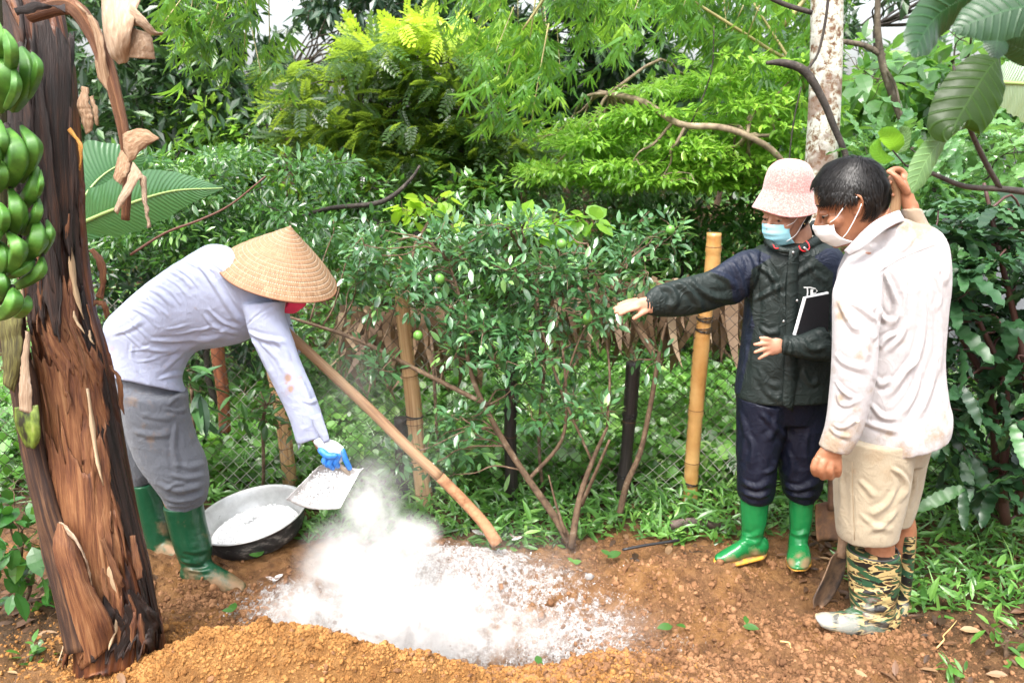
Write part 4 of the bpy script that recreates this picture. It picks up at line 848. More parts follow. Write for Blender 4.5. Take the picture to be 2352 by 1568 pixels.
# stray leaves and litter lying about
rs = np.random.RandomState(97); k = 1500; x = rs.uniform(.9, 3.2, k); y = rs.uniform(2.1, 3.6, k); q = rs.uniform(size=k) < np.clip((x-1.0)/.8, 0, 1); x, y = x[q], y[q]
x2 = rs.uniform(-2.6, -1.15, 500); y2 = rs.uniform(2.1, 3.3, 500); x3 = rs.uniform(-.4, 2.2, 320); y3 = rs.uniform(3.0, 3.6, 320); x = np.concatenate([x, x2, x3]); y = np.concatenate([y, y2, y3]); k = len(x)
P = np.column_stack([x, y, terrain(x, y)+.018]); D = nrm(np.column_stack([rs.normal(size=(k, 2)), rs.normal(size=k)*.15])); U = nrm(np.array([0, 0, 1])+rs.normal(size=(k, 3))*.3)
tag(leafobj('leaf_litter', [('oval', P, D, U, rs.uniform(.02, .08, k))], leafmat('litter_leaf', (.04, .022, .012), (.16, .08, .04), (.42, .27, .14), rough=.6, trans=.1)), 'dead brown leaves scattered on the bare soil', 'leaf litter', kind='stuff')
def fallen(label, px_, py_, s, ang, m_, tpl='wide', lift=.03):
    c = gp(px_, py_, .03); c = np.array([c[0], c[1], gz(c[0], c[1])+lift]); a = math.radians(ang)
    g, k = place(tpl, np.array([c, c+[.012, .0, .008]]), np.array([[math.cos(a), math.sin(a), .25], [math.cos(a+1.9), math.sin(a+1.9), .4]]), np.array([[0, -.4, 1.0], [.2, -.3, 1.0]]), np.array([s, s*.7]))
    tag(obj('fallen_leaf', g, m_, attrs=dict(v=np.full(len(g['v']), .6)), smooth=True), label, 'leaf')
fallen('pale green leaf pair on the brown soil nearest the pit', 1545, 1440, .06, 200, L_mid); fallen('dark green leaf pair on the brown soil between pit and boots', 1705, 1450, .055, -30, L_mid); fallen('green leaf pair on the soil below the pointing hand', 1310, 1300, .05, 20, L_weed); fallen('large folded olive leaf at the grass edge above the pit', 1395, 1290, .07, 30, L_mid, 'wide', .04)
fallen('green leaf on the ridge between the two soil heaps', 1240, 1500, .05, 100, L_mid); fallen('green leaf pair beside the dark green boot toe', 590, 1290, .06, 80, L_mid, 'wide', .05); fallen('green sprout leaf left of the lime spill', 530, 1400, .06, 95, L_mid, 'wide', .05); fallen('powdered white leaves at the left edge of the lime', 625, 1330, .06, 60, M_lime, 'oval', .03); fallen('lime dusted leaf sprig on the back of the heap', 1110, 1245, .06, 150, M_lime, 'oval', .06); fallen('second lime dusted sprig right of the first on the heap', 1175, 1250, .05, 20, M_lime, 'oval', .05); fallen('small leaf on the bare soil at the bottom right', 2205, 1560, .05, 100, L_weed)
lg = gp(1590, 1215); lg2 = gp(1545, 1218)
tag(obj('log', ptube([(1540, 1206, 3.25, .020), (1590, 1200, 3.25, .022), (1650, 1206, 3.3, .018)], n=12), pmat('wet_log', [(.3, (.05, .035, .03)), (.7, (.17, .12, .10))], scale=20, rough=.7, bs=40, bd=.006)), 'short wet log lying in the grass left of the bright green boots', 'log')
tag(obj('pipe', ptube([(1430, 1262, 3.02, .006), (1480, 1252, 3.04, .006), (1560, 1240, 3.08, .006)], n=8), pmat('black_pipe', (.015, .015, .017), rough=.4)), 'thin black pipe half hidden in the grass above the pit', 'pipe')
tag(obj('stone', scatter(*[(nrm(iv)), jf], np.array([gp(1352, 1325, .03)]), np.array([[.028, .022, .018]]), np.random.RandomState(1)), pmat('grey_stone', [(.3, (.15, .13, .12)), (.7, (.4, .39, .38))], scale=40, rough=.8, bs=80, bd=.003)), 'grey stone sitting on the lime dusted slope', 'stone')
for a, (x0, y0, dx, dy) in enumerate([(800, 1462, -45, 40), (2150, 1500, 40, -60), (1790, 1490, 60, 20)]):
    Pp = []
    for i in range(5):
        c = gp(x0+dx*i/4+6*math.sin(i*2.1), y0+dy*i/4, .0); c[2] = gz(c[0], c[1])+.022+.006*math.sin(i*2); Pp.append(c)
    tag(obj('root', tube(Pp, [.003, .0028, .0022, .0018, .001], n=6), pmat('pale_root', (.55, .36, .14), rough=.7)), ['pale crooked root on the orange heap', 'orange root in the soil right of the camouflage boots', 'pale root in the soil in front of the camouflage boots'][a], 'root')
# leafy plant bottom left and small broad plants under the bent figure
def leafy(name, label, C, per, rad, tpl, size, m_, seed, base, cat='plant', down=.1):
    C = np.array([at(*c) for c in C]); return tree(name, label, cat, gp(*base), C.mean(0), C, rad, per, tpl, size, m_, M_twig, seed, r0=.008, r1=.004, rnd=.5, down=down, upk=1.2)
leafy('coffee_shrub', 'young shrub with pointed fresh leaves at the bottom left corner', [(20, 1120, 2.6), (60, 1150, 2.6), (30, 1200, 2.55), (90, 1220, 2.6), (40, 1260, 2.5), (80, 1300, 2.55), (20, 1330, 2.5), (100, 1350, 2.6), (50, 1380, 2.5), (-20, 1290, 2.5), (110, 1270, 2.7), (0, 1160, 2.6)], 9, (.07, .07, .05), 'wide', .095, leafmat('fresh_leaf', (.03, .11, .025), (.06, .2, .04), (.15, .34, .05), rough=.25, trans=.3), 101, (50, 1400))
leafy('seedling', 'small seedling with light leaves at the foot of the banana trunk', [(80, 1480, 2.35), (60, 1510, 2.3), (110, 1500, 2.35), (90, 1530, 2.3)], 7, (.03, .03, .02), 'wide', .045, L_weed, 102, (90, 1540))
leafy('seedling', 'tiny seedling by the orange heap left of the bottom edge', [(222, 1535, 2.3)], 6, (.01, .01, .01), 'oval', .03, L_weed, 103, (222, 1560))
leafy('seedling', 'seedling with pointed leaves at the bottom right of the bare soil', [(2190, 1540, 2.3), (2215, 1555, 2.3), (2180, 1520, 2.32)], 6, (.02, .02, .02), 'narrow', .05, L_weed, 104, (2200, 1575))
leafy('seedling', 'leafy sprig lying on bare soil at the right edge', [(2300, 1480, 2.4), (2330, 1500, 2.4), (2280, 1440, 2.45), (2345, 1450, 2.4)], 6, (.03, .03, .02), 'oval', .06, L_weed, 105, (2310, 1510))
leafy('broad_plant', 'low plant with broad dark blades under the bent torso', [(450, 850, 3.5), (430, 880, 3.5), (470, 900, 3.5), (440, 930, 3.5), (500, 870, 3.5)], 4, (.03, .03, .03), 'ovalL', .17, L_holly, 106, (450, 1160), down=.4) if 'ovalL' in TP else leafy('broad_plant', 'low plant with broad dark blades under the bent torso', [(430, 850, 3.5), (430, 890, 3.5), (460, 900, 3.5), (440, 930, 3.5)], 5, (.03, .03, .03), 'narrow', .18, L_holly, 106, (450, 1160), down=.4)
leafy('fence_shrub', 'shrub with pointed leaves growing through the fence above the basin', [(560, 900, 3.45), (600, 880, 3.45), (640, 900, 3.4), (580, 940, 3.45), (620, 950, 3.45), (660, 930, 3.4), (550, 960, 3.5), (680, 980, 3.45)], 12, (.06, .06, .05), 'oval', .07, L_mid, 107, (600, 1150))
# ================================================================ people
M_skin1 = pmat('skin_warm', [(.3, (.28, .12, .068)), (.7, (.35, .165, .095))], scale=25, rough=.5, spec=.4, bs=300, bd=.0006)
M_skin2 = pmat('skin_tanned', [(.3, (.26, .105, .052)), (.7, (.37, .165, .088))], scale=25, rough=.45, spec=.45, bs=260, bd=.0008)
M_skin3 = pmat('skin_fair', [(.3, (.40, .19, .12)), (.7, (.49, .26, .17))], scale=25, rough=.5, spec=.4, bs=300, bd=.0005)
M_hair = pmat('black_hair', [(.3, (.004, .003, .003)), (.6, (.008, .007, .006)), (.78, (.03, .025, .023))], scale=90, rough=.42, spec=.35)
M_eye = pmat('eye_white', (.55, .52, .5), rough=.2); M_pupil = pmat('eye_dark', (.01, .008, .006), rough=.1)
def cloth(name, col, rough_=.8, weave=900, bd=.0006, stain=None, sheen=.15, var=.12, bs2=14, bd2=.004, spec=.25):
    m, n, b, out = newmat(name); oc = coord(n); c = mixc(n, noise(n, oc, 6, 4), tuple(x*(1-var) for x in col), tuple(min(1, x*(1+var)) for x in col))
    if stain:
        s = attr(n, 's'); e = noise(n, oc, 28, 5, .7); k = mth(n, 'MULTIPLY', mth(n, 'SUBTRACT', mth(n, 'ADD', s, e), .60), 2.6, True); c = mixc(n, mth(n, 'MULTIPLY', k, .8), c, stain)
    n.links.new(c, b.inputs['Base Color']); b.inputs['Roughness'].default_value = rough_; b.inputs['Specular IOR Level'].default_value = spec; b.inputs['Sheen Weight'].default_value = sheen
    cr = mth(n, 'POWER', mth(n, 'SUBTRACT', 1.0, mth(n, 'MULTIPLY', mth(n, 'ABSOLUTE', mth(n, 'SUBTRACT', noise(n, oc, bs2*.8, 3, .5, 1.4), .5)), 5.0), True), 2.0); cr2 = mth(n, 'POWER', mth(n, 'SUBTRACT', 1.0, mth(n, 'MULTIPLY', mth(n, 'ABSOLUTE', mth(n, 'SUBTRACT', noise(n, coord(n, 'Object', (1.4, 1, .6)), bs2*2.2, 3, .5, 1.0), .5)), 5.0), True), 2.0)
    h = mth(n, 'ADD', mth(n, 'MULTIPLY', noise(n, oc, weave, 1), bd/bd2), mth(n, 'ADD', mth(n, 'MULTIPLY', cr, .28), mth(n, 'MULTIPLY', cr2, .14))); h = mth(n, 'ADD', h, mth(n, 'MULTIPLY', noise(n, oc, bs2, 4, .5, 1.2), .6)); bump(n, b, h, bd2*1.2); return m
def headgeo(c, f, up, s=1.0):
    f = nrm(f); l = nrm(np.cross(up, f)); u = np.cross(f, l); M = np.stack([f, l, u], 1)*s; c = np.asarray(c, float)
    L = lambda P: np.atleast_2d(P)@M.T + c
    S = [(-.122, .03, .055, .018), (-.112, -.005, .078, .036), (-.098, -.03, .088, .046), (-.078, -.058, .092, .055), (-.055, -.075, .094, .062), (-.03, -.086, .091, .067), (-.008, -.094, .084, .070), (.02, -.1, .092, .073), (.05, -.1, .090, .074), (.08, -.088, .076, .067), (.1, -.062, .052, .050), (.114, -.025, .015, .024)]
    A = catmull(S, 4); th = np.linspace(0, 2*np.pi, 32, endpoint=False); R = []
    for z, xb, xf, w_ in A: R.append(np.column_stack([(xb+xf)/2+(xf-xb)/2*np.cos(th), w_*np.sign(np.sin(th))*np.abs(np.sin(th))**.9, np.full(32, z)]))
    g = rings(np.array(R)); gs = [g]
    gs.append(tube([(.086, 0, .012), (.098, 0, -.012), (.110, 0, -.032), (.100, 0, -.044)], [.008, .0095, .0125, .010], n=10, sub=3, rnd=True))
    for k in (-1, 1):
        gs.append(ell((.094, k*.011, -.038), (.012, .008, .008), 10, 8)); gs.append(tube([(.08, k*.014, .022), (.086, k*.032, .026), (.07, k*.055, .02)], [.006, .007, .005], n=8, rnd=True))
        gs.append(tube([(.086, k*.02, -.0), (.089, k*.034, .004), (.078, k*.048, .0)], [.005, .006, .005], n=8, rnd=True))
        gs.append(ell((.055, k*.048, -.03), (.03, .022, .022), 12, 8))
        e = [(-.002, k*.070, .022), (-.014, k*.083, .028), (-.026, k*.088, .014), (-.024, k*.084, -.008), (-.010, k*.076, -.026), (-.002, k*.071, -.034), (.004, k*.070, -.02)]
        gs.append(tube(e, [.004, .0045, .0045, .0045, .005, .0065, .004], n=8, sub=3, rnd=True)); gs.append(ell((-.012, k*.075, -.002), (.013, .0045, .024), 12, 8)); gs.append(ell((.002, k*.071, -.006), (.004, .005, .007), 8, 6))
    gs.append(tube([(.088, -.022, -.066), (.097, 0, -.063), (.088, .022, -.066)], [.003, .006, .003], n=8, rnd=True)); gs.append(tube([(.086, -.018, -.077), (.096, 0, -.077), (.086, .018, -.077)], [.003, .0065, .003], n=8, rnd=True)); gs.append(ell((.076, 0, -.105), (.018, .02, .014), 12, 8))
    for g in gs: g['v'] = L(g['v'])
    return gs, L
def eyes(L, par, down=.004):
    for k in (-1, 1):
        e = obj('eye', [dict(v=L(g['v']), f=g['f'], tc=g['tc']) for g in [ell((.0755, k*.033, .001-down*.3), (.0125, .013, .009), 12, 8)]], M_eye, par)
        g = ell((.086, k*.034, -.002-down), (.004, .0058, .0052), 10, 8); obj('pupil', dict(v=L(g['v']), f=g['f'], tc=g['tc']), M_pupil, par)
        g = tube([(.086, k*.018, .026), (.0905, k*.032, .031), (.076, k*.054, .026)], [.0016, .0030, .0012], n=6, sub=3, flat=1); obj('eyebrow', dict(v=L(g['v']), f=g['f'], tc=g['tc']), M_hair, par)
def hairgeo(L, seed, k=2600, long=.045, line=None, lift=.010, spread=.3, puff=1.0):
    rs = np.random.RandomState(seed); th = np.linspace(0, 2*np.pi, 56, endpoint=False); ph = np.linspace(.03, np.pi-.03, 36); C0 = np.array([-.006, 0, .022])
    def surf(D, off=0):
        P = C0+D*(np.array([.104, .080, .104])*puff+off); x, z = P[..., 0], P[..., 2]
        hl = line(x, P[..., 1]); return P, z-hl
    D = np.stack([np.sin(ph)[:, None]*np.cos(th), np.sin(ph)[:, None]*np.sin(th), np.cos(ph)[:, None]+0*th], -1); P, h = surf(D)
    n_ = fbm((D*np.array([5, 5, 5])).reshape(-1, 3), 3, seed).reshape(h.shape); m_ = np.clip(h/.012, 0, 1)[..., None]
    R = C0+(P-C0)*(1+.05*n_[..., None])*(.86+.14*m_); cap = rings(R); gs = [cap]
    d = rdir(rs, k*3); P, h = surf(d); keep = np.where(h > .001)[0][:k]; d = d[keep]; P = P[keep]
    crown = np.array([-.055, .01, .115]); fl = P-crown; fl[:, 2] -= .035; fl[:, 0] += .03*(P[:, 2] > .05); fl -= d*(fl*d).sum(1)[:, None]; fl = nrm(fl); n = len(P)
    wv = np.column_stack([fbm(P*28, 2, seed), fbm(P*28+9, 2, seed+1), fbm(P*28+5, 2, seed+2)]); fl = nrm(fl+wv*.45*spread+rs.normal(size=fl.shape)*.06)
    Ls = long*rs.uniform(.5, 1.2, n)*np.where(P[:, 0] > .05, .6, 1); V = []; w0 = .0010; rr_ = np.array([.104, .080, .104])*puff; lf = lift*(.35+.65*np.clip(fbm(P*35, 2, seed+4)+.5, 0, 1))+.001*rs.normal(size=n); side = nrm(np.cross(fl, d))
    for t, o, w_ in ((0, .15, 1), (.3, .6, 1), (.7, .8, .8), (1.0, .55, .15)):
        q = P+fl*(Ls*t)[:, None]; r = (q-C0)/rr_; q = C0+nrm(r)*rr_+nrm(r*rr_)*(lf*o+.0015)[:, None]
        V += [q-side*w0*w_, q+side*w0*w_]
    V = np.stack(V, 1).reshape(-1, 3); b = np.arange(n)[:, None]*8; F = np.concatenate([b+np.array([[0, 1, 3, 2]]), b+np.array([[2, 3, 5, 4]]), b+np.array([[4, 5, 7, 6]])])
    gs.append(G(V, F)); g = merge(gs); g['v'] = L(g['v']); return g
def maskgeo(L, w_=.064, h=.095, z0=-.016, bulge=.117, pleat=.0018):
    U, V = np.meshgrid(np.linspace(-1, 1, 25), np.linspace(0, 1, 25)); t = V
    x = bulge-.052*np.abs(U)**2.2-.035*(t-.28)**2*2+.004*np.exp(-(U/.25)**2)*np.exp(-((t-.1)/.2)**2)+pleat*np.sin(t*np.pi*7)*np.clip(1.2-np.abs(U), 0, 1)
    y = w_*U*(1-.10*(t-.3)**2*2-.15*np.clip(t-.8, 0, 1)); z = z0-h*t-.010*np.abs(U)*(1-t*1.4)+.0*U
    g = thick(rings(np.stack([x, y, z], -1), caps=False, closed=False), .0018); g['v'] = L(g['v']); return g
def straps(L, k, zt=-.028, zb=-.092, w_=.058, xf=.078):
    gs = [tube([(xf, k*w_, zt), (.055, k*.077, zt+.010), (.03, k*.083, .000), (.0, k*.084, .018), (-.018, k*.089, .018)], .0014, n=5, sub=4), tube([(xf-.004, k*(w_-.004), zb), (.04, k*.074, -.07), (-.002, k*.080, -.03), (-.022, k*.087, -.006)], .0014, n=5, sub=4)]
    for g in gs: g['v'] = L(g['v'])
    return gs
def chain(L, n=10, sub=4): return ptube(L, n=n, sub=sub, rnd=True)
def polymask(g, polys):
    x, y = proj(g['v']); m_ = np.zeros(len(x))
    for L in polys:
        c = np.zeros(len(x), bool); n = len(L)
        for i in range(n):
            (x0, y0), (x1, y1) = L[i], L[(i+1) % n]; k = ((y0 > y) != (y1 > y)); xi = (x1-x0)*(y-y0)/((y1-y0) if y1 != y0 else 1e-9)+x0; c ^= k & (x < xi)
        m_ = np.maximum(m_, c)
    return m_
def soften(g, m_, it=2):
    e = np.vstack([np.column_stack([F[:, i], F[:, (i+1) % F.shape[1]]]) for F in g['f'] for i in range(F.shape[1])])
    for _ in range(it):
        s = np.zeros(len(m_)); c = np.zeros(len(m_)); np.add.at(s, e[:, 0], m_[e[:, 1]]); np.add.at(c, e[:, 0], 1); m_ = .5*m_+.5*s/np.maximum(c, 1)
    return m_

# ================================================================ person bending over with the conical hat
Yp = 3.0
p1 = thing('person', 'person in lilac shirt and conical hat bending to pour lime from a dustpan', 'person', tuple(gp(440, 1320)))
UP1 = nrm(np.array([.33, -.12, .93])); F1 = nrm(np.array([.92, -.10, -.36])); hc1 = at(648, 636, Yp-.02)
hg, L1 = headgeo(hc1, F1, UP1, .92)
torso1 = [(262, 868, 426, 902, Yp, .13), (252, 800, 416, 862, Yp, .135), (246, 748, 444, 808, Yp, .145), (292, 695, 500, 797, Yp, .155), (360, 636, 552, 787, Yp, .165), (430, 590, 600, 762, Yp, .175), (478, 563, 622, 738, Yp, .175), (520, 566, 640, 710, Yp, .15), (562, 592, 646, 690, Yp, .10), (598, 622, 648, 672, Yp, .065)]
armL = [(560, 700, 655, 690, 2.87, .07), (572, 755, 652, 722, 2.86, .068), (592, 805, 670, 775, 2.85, .062), (622, 868, 693, 840, 2.84, .055), (650, 925, 718, 895, 2.83, .048), (672, 978, 738, 950, 2.82, .044), (684, 1020, 752, 998, 2.82, .042)]
faraw = [(600, 700, 660, 700, 3.16, .05), (615, 760, 668, 740, 3.17, .045), (640, 800, 680, 775, 3.16, .038), (650, 830, 690, 810, 3.15, .03)]
legN = [(262, 880, 428, 905, Yp-.03, .12), (283, 945, 432, 950, Yp-.05, .11), (298, 1010, 448, 1005, Yp-.06, .10), (320, 1060, 470, 1055, Yp-.07, .095), (345, 1095, 478, 1100, Yp-.08, .09), (370, 1130, 476, 1128, Yp-.08, .078), (380, 1150, 472, 1148, Yp-.08, .066), (392, 1168, 462, 1160, Yp-.08, .058)]
legF = [(250, 880, 400, 905, Yp+.12, .11), (256, 960, 392, 960, Yp+.14, .10), (268, 1030, 380, 1030, Yp+.15, .09), (290, 1080, 366, 1080, Yp+.15, .075), (306, 1108, 352, 1106, Yp+.15, .055)]
ins = lambda st, k, dk=.8: [((a+(c-a)*(1-k)/2), (b+(d-b)*(1-k)/2), (c-(c-a)*(1-k)/2), (d-(d-b)*(1-k)/2), Y_, e*dk) for a, b, c, d, Y_, e in st]
body = hg+[tube([L1((-.03, 0, -.06))[0], L1((-.06, 0, -.14))[0], at(585, 660, Yp)], [.055, .055, .07], n=14)]
body += [loft(ins(torso1[:-1], .82)), loft(ins(armL, .7)), loft(ins(faraw, .75)), loft(ins(legN, .75), hz=True), loft(ins(legF, .75), hz=True)]
body += [chain([(700, 945, 2.82, .034), (722, 985, 2.82, .027), (740, 1022, 2.82, .026)]), chain([(665, 815, 3.15, .032), (668, 790, 3.12, .03)]), chain([(400, 1140, Yp-.08, .045), (440, 1240, Yp-.06, .04), (460, 1310, 2.9, .04)]), chain([(330, 1090, Yp+.15, .045), (360, 1200, Yp+.15, .04), (370, 1255, Yp+.12, .04)])]
obj('body', remesh(body, .0055, 2), M_skin1, p1)
shirt = remesh([loft(torso1, n=40, p=2.2), loft(armL, n=28), loft(faraw, n=20)], .0046, 4)
z3 = lambda *L: [(201+x*.3113, 488+y*.3113) for x, y in L]
FL = [(.007, 7, z3((780, 300), (900, 480), (1060, 720), (1160, 850))), (.005, 5, z3((700, 350), (860, 430), (960, 560))), (.005, 5, z3((600, 430), (700, 480), (780, 560))), (.007, 6, z3((840, 730), (950, 850), (1130, 890))), (.006, 5, z3((880, 700), (1000, 810), (1150, 860))), (.006, 6, z3((440, 560), (540, 600), (640, 700))), (.005, 5, z3((360, 640), (480, 680), (560, 760))), (.005, 5, z3((300, 700), (420, 740), (520, 820))), (.006, 7, z3((420, 940), (640, 945), (850, 930), (1040, 900))), (.006, 7, z3((380, 1000), (600, 1020), (780, 980))), (.006, 8, z3((540, 1180), (680, 1050), (820, 960), (1000, 920))), (.006, 6, z3((520, 1230), (620, 1200), (720, 1190))), (.007, 7, z3((1170, 870), (1300, 930), (1480, 965))), (.006, 6, z3((1180, 890), (1260, 1000), (1320, 1120), (1380, 1240))), (.005, 6, z3((1330, 900), (1440, 1000), (1500, 1100))), (.005, 6, z3((1250, 930), (1400, 1080), (1480, 1230))), (.004, 5, z3((940, 400), (1040, 560), (1150, 740))), (-.003, 4, z3((1150, 860), (1240, 770), (1330, 710), (1400, 680))), (.005, 6, z3((1560, 1200), (1620, 1330), (1660, 1450))), (.005, 5, z3((1590, 1380), (1640, 1400), (1700, 1380))), (.004, 6, z3((330, 960), (330, 1080), (380, 1200))), (.005, 7, z3((180, 900), (300, 860), (420, 780)))]
FL += [(.0035, 3.5, z3((x, y), (x+110, y+60+k*6), (x+200, y+170))) for k, (x, y) in enumerate([(500, 520), (560, 470), (640, 400), (420, 620), (340, 700), (280, 780), (240, 860), (750, 320), (840, 280)])]
FL += [(.003, 3.5, z3((x, y), (x+90, y-10), (x+190, y-40))) for x, y in [(760, 870), (830, 900), (900, 880), (620, 900), (560, 860), (480, 1060), (360, 1100), (300, 1020)]]
shirt = folds(shirt, FL); shirt = wrinkle(shirt, .0014, 17, 3, (.6, 1, .9))
M_shirt1 = cloth('lilac_shirt', (.38, .42, .57), .75, 1400, .0008, stain=(.38, .22, .12), bd2=.003, sheen=.1)
S1 = spots(shirt, [(661, 868, 9, .6), (668, 892, 10, .6), (657, 880, 5, .5), (690, 868, 6, .4), (300, 720, 10, .25), (255, 800, 8, .3)])
obj('shirt', shirt, M_shirt1, p1, attrs=dict(s=S1))
# cuff hanging open, button
cf = thick(sheet([at(678, 1010, 2.80), at(702, 960, 2.78), at(704, 985, 2.77)][:2]+[at(700, 962, 2.775)], [at(688, 1034, 2.82), at(716, 1005, 2.80), at(722, 990, 2.79)], 5, 3), .002)
cuff = thick(sheet([at(736, 948, 2.775), at(750, 985, 2.775), at(757, 1012, 2.775)], [at(712, 958, 2.77), at(728, 992, 2.77), at(744, 1018, 2.775)], 5, 4), .003)
tail = thick(sheet([at(684, 968, 2.80), at(682, 1000, 2.81), at(686, 1034, 2.82)], [at(704, 960, 2.78), at(708, 985, 2.78), at(696, 1008, 2.80)], 5, 4), .002)
obj('cuff', [cuff, tail], M_shirt1, p1, attrs=dict(s=np.zeros(len(cuff['v'])+len(tail['v']))))
obj('collar', thick(sheet([at(607, 640, 2.90), at(622, 655, 2.89), at(640, 690, 2.91), at(648, 715, 2.93)], [at(585, 622, 2.89), at(602, 655, 2.87), at(622, 690, 2.87), at(640, 722, 2.90)], 5, 4), .004), M_shirt1, p1, attrs=None)
tr = remesh([loft(legN, hz=True, n=36), loft(legF, hz=True, n=30), loft([(258, 860, 424, 890, Yp+.03, .14), (262, 900, 425, 920, Yp+.03, .14), (275, 940, 415, 950, Yp+.03, .12)])], .006, 4)
z4 = lambda *L: [(201+x*.3295, 861.3+y*.3295) for x, y in L]
tr = folds(tr, [(.008, 8, z4((480, 750), (600, 800), (720, 790), (820, 750))), (.009, 7, z4((530, 850), (640, 880), (760, 850), (820, 800))), (.007, 6, z4((540, 900), (660, 910), (780, 880))), (.006, 7, z4((560, 690), (700, 720), (830, 690))), (.005, 8, z4((600, 620), (720, 640), (820, 610))), (.006, 6, z4((560, 210), (600, 170), (670, 130))), (.006, 8, z4((250, 100), (400, 140), (540, 130))), (.005, 6, z4((520, 230), (640, 250), (690, 220))), (.006, 9, z4((300, 380), (450, 420), (600, 400))), (.004, 8, z4((350, 260), (500, 300), (660, 270))), (.006, 8, z4((620, 300), (600, 500), (640, 700))), (.006, 6, z4((530, 800), (620, 760), (700, 760)))])
tr = wrinkle(tr, .0015, 11, 8, (1, 1, 2))
obj('trousers', tr, cloth('grey_trousers', (.10, .108, .128), .9, 700, .0012, stain=(.20, .13, .08), sheen=.2), p1, attrs=dict(s=spots(tr, [(345, 1010, 12, .35), (300, 915, 18, .3), (385, 985, 10, .2), (330, 980, 10, .25), (440, 1000, 9, .15)])))
def rubber(name, col, mud=(.26, .15, .08), rough_=.3, camo=False):
    m, n, b, out = newmat(name); oc = coord(n); c = mixc(n, noise(n, oc, 9, 4), tuple(x*.8 for x in col), tuple(x*1.25 for x in col))
    if camo:
        wv = noise(n, coord(n, 'Object', (8, 8, 24)), 1.5, 2, .5, .8); w2 = noise(n, coord(n, 'Object', (7, 7, 20)), 2.1, 2, .5, .8)
        c = ramp(n, wv, [(0, (.012, .011, .010)), (.46, (.012, .011, .010)), (.47, (.40, .30, .13)), (.545, (.40, .30, .13)), (.555, (.07, .035, .02)), (.60, (.02, .07, .03))], 'CONSTANT')
        c = mixc(n, mth(n, 'GREATER_THAN', w2, .585), c, (.022, .07, .035))
    k = mth(n, 'MULTIPLY', mth(n, 'SUBTRACT', mth(n, 'ADD', attr(n, 's'), mth(n, 'MULTIPLY', noise(n, oc, 22, 8, .75), 1.3)), .98), 2.6, True)
    c = mixc(n, mth(n, 'MULTIPLY', k, .8), c, mud); n.links.new(c, b.inputs['Base Color'])
    n.links.new(mth(n, 'ADD', mth(n, 'MULTIPLY', k, .4), rough_), b.inputs['Roughness']); bump(n, b, noise(n, oc, 25, 4), .004); return m
def boot(par, shaft, foot, m, sole=None, msole=None, mud=(), label=None, fl=(), rim=None, shin=True):
    g = remesh([loft(shaft, n=30, hz=True), loft(foot, n=26, round_ends=True)], .0045, 3)
    g = folds(g, list(fl)); s = spots(g, mud); o = obj('boot', g, m, par, attrs=dict(s=s), label=label)
    if rim: obj('boot_rim', ptube([(*q, .0028) for q in rim], n=6, sub=5), m, par, attrs=None)
    if sole: obj('boot_sole', remesh([loft(sole, n=24, round_ends=True)], .004, 1), msole, par, attrs=None)
    return o
M_bootD = rubber('dark_green_rubber', (.007, .055, .024)); M_bootG = rubber('bright_green_rubber', (.009, .15, .04), rough_=.25)
boot(p1, [(376, 1160, 464, 1152, 2.92, .062), (388, 1207, 474, 1207, 2.92, .062), (400, 1250, 486, 1254, 2.91, .060), (412, 1282, 484, 1286, 2.91, .055), (424, 1306, 492, 1302, 2.90, .052), (434, 1326, 500, 1318, 2.90, .05)],
     [(436, 1290, 430, 1336, 2.90, .046), (470, 1286, 462, 1346, 2.89, .050), (505, 1306, 488, 1356, 2.88, .050), (532, 1322, 520, 1360, 2.87, .046), (556, 1338, 548, 1357, 2.86, .032)], M_bootD, mud=[(500, 1350, 45, .8), (540, 1345, 40, .8), (440, 1320, 30, .6), (470, 1240, 30, .35), (420, 1200, 25, .3)], label='near dark green rubber boot with muddy toe', fl=[(.006, 7, [(412, 1284), (440, 1292), (484, 1288)]), (.005, 6, [(425, 1306), (460, 1312), (492, 1304)]), (-.004, 6, [(415, 1270), (450, 1276), (488, 1268)])])
boot(p1, [(308, 1108, 356, 1106, 3.14, .055), (318, 1170, 376, 1165, 3.14, .055), (334, 1230, 392, 1228, 3.13, .052), (344, 1262, 402, 1262, 3.12, .050)], [(344, 1240, 342, 1284, 3.12, .045), (380, 1242, 376, 1290, 3.10, .048), (405, 1256, 400, 1292, 3.08, .044)], M_bootD, mud=[(380, 1210, 30, .5), (370, 1275, 30, .8), (390, 1260, 24, .8)], label='far dark green rubber boot caked with mud')
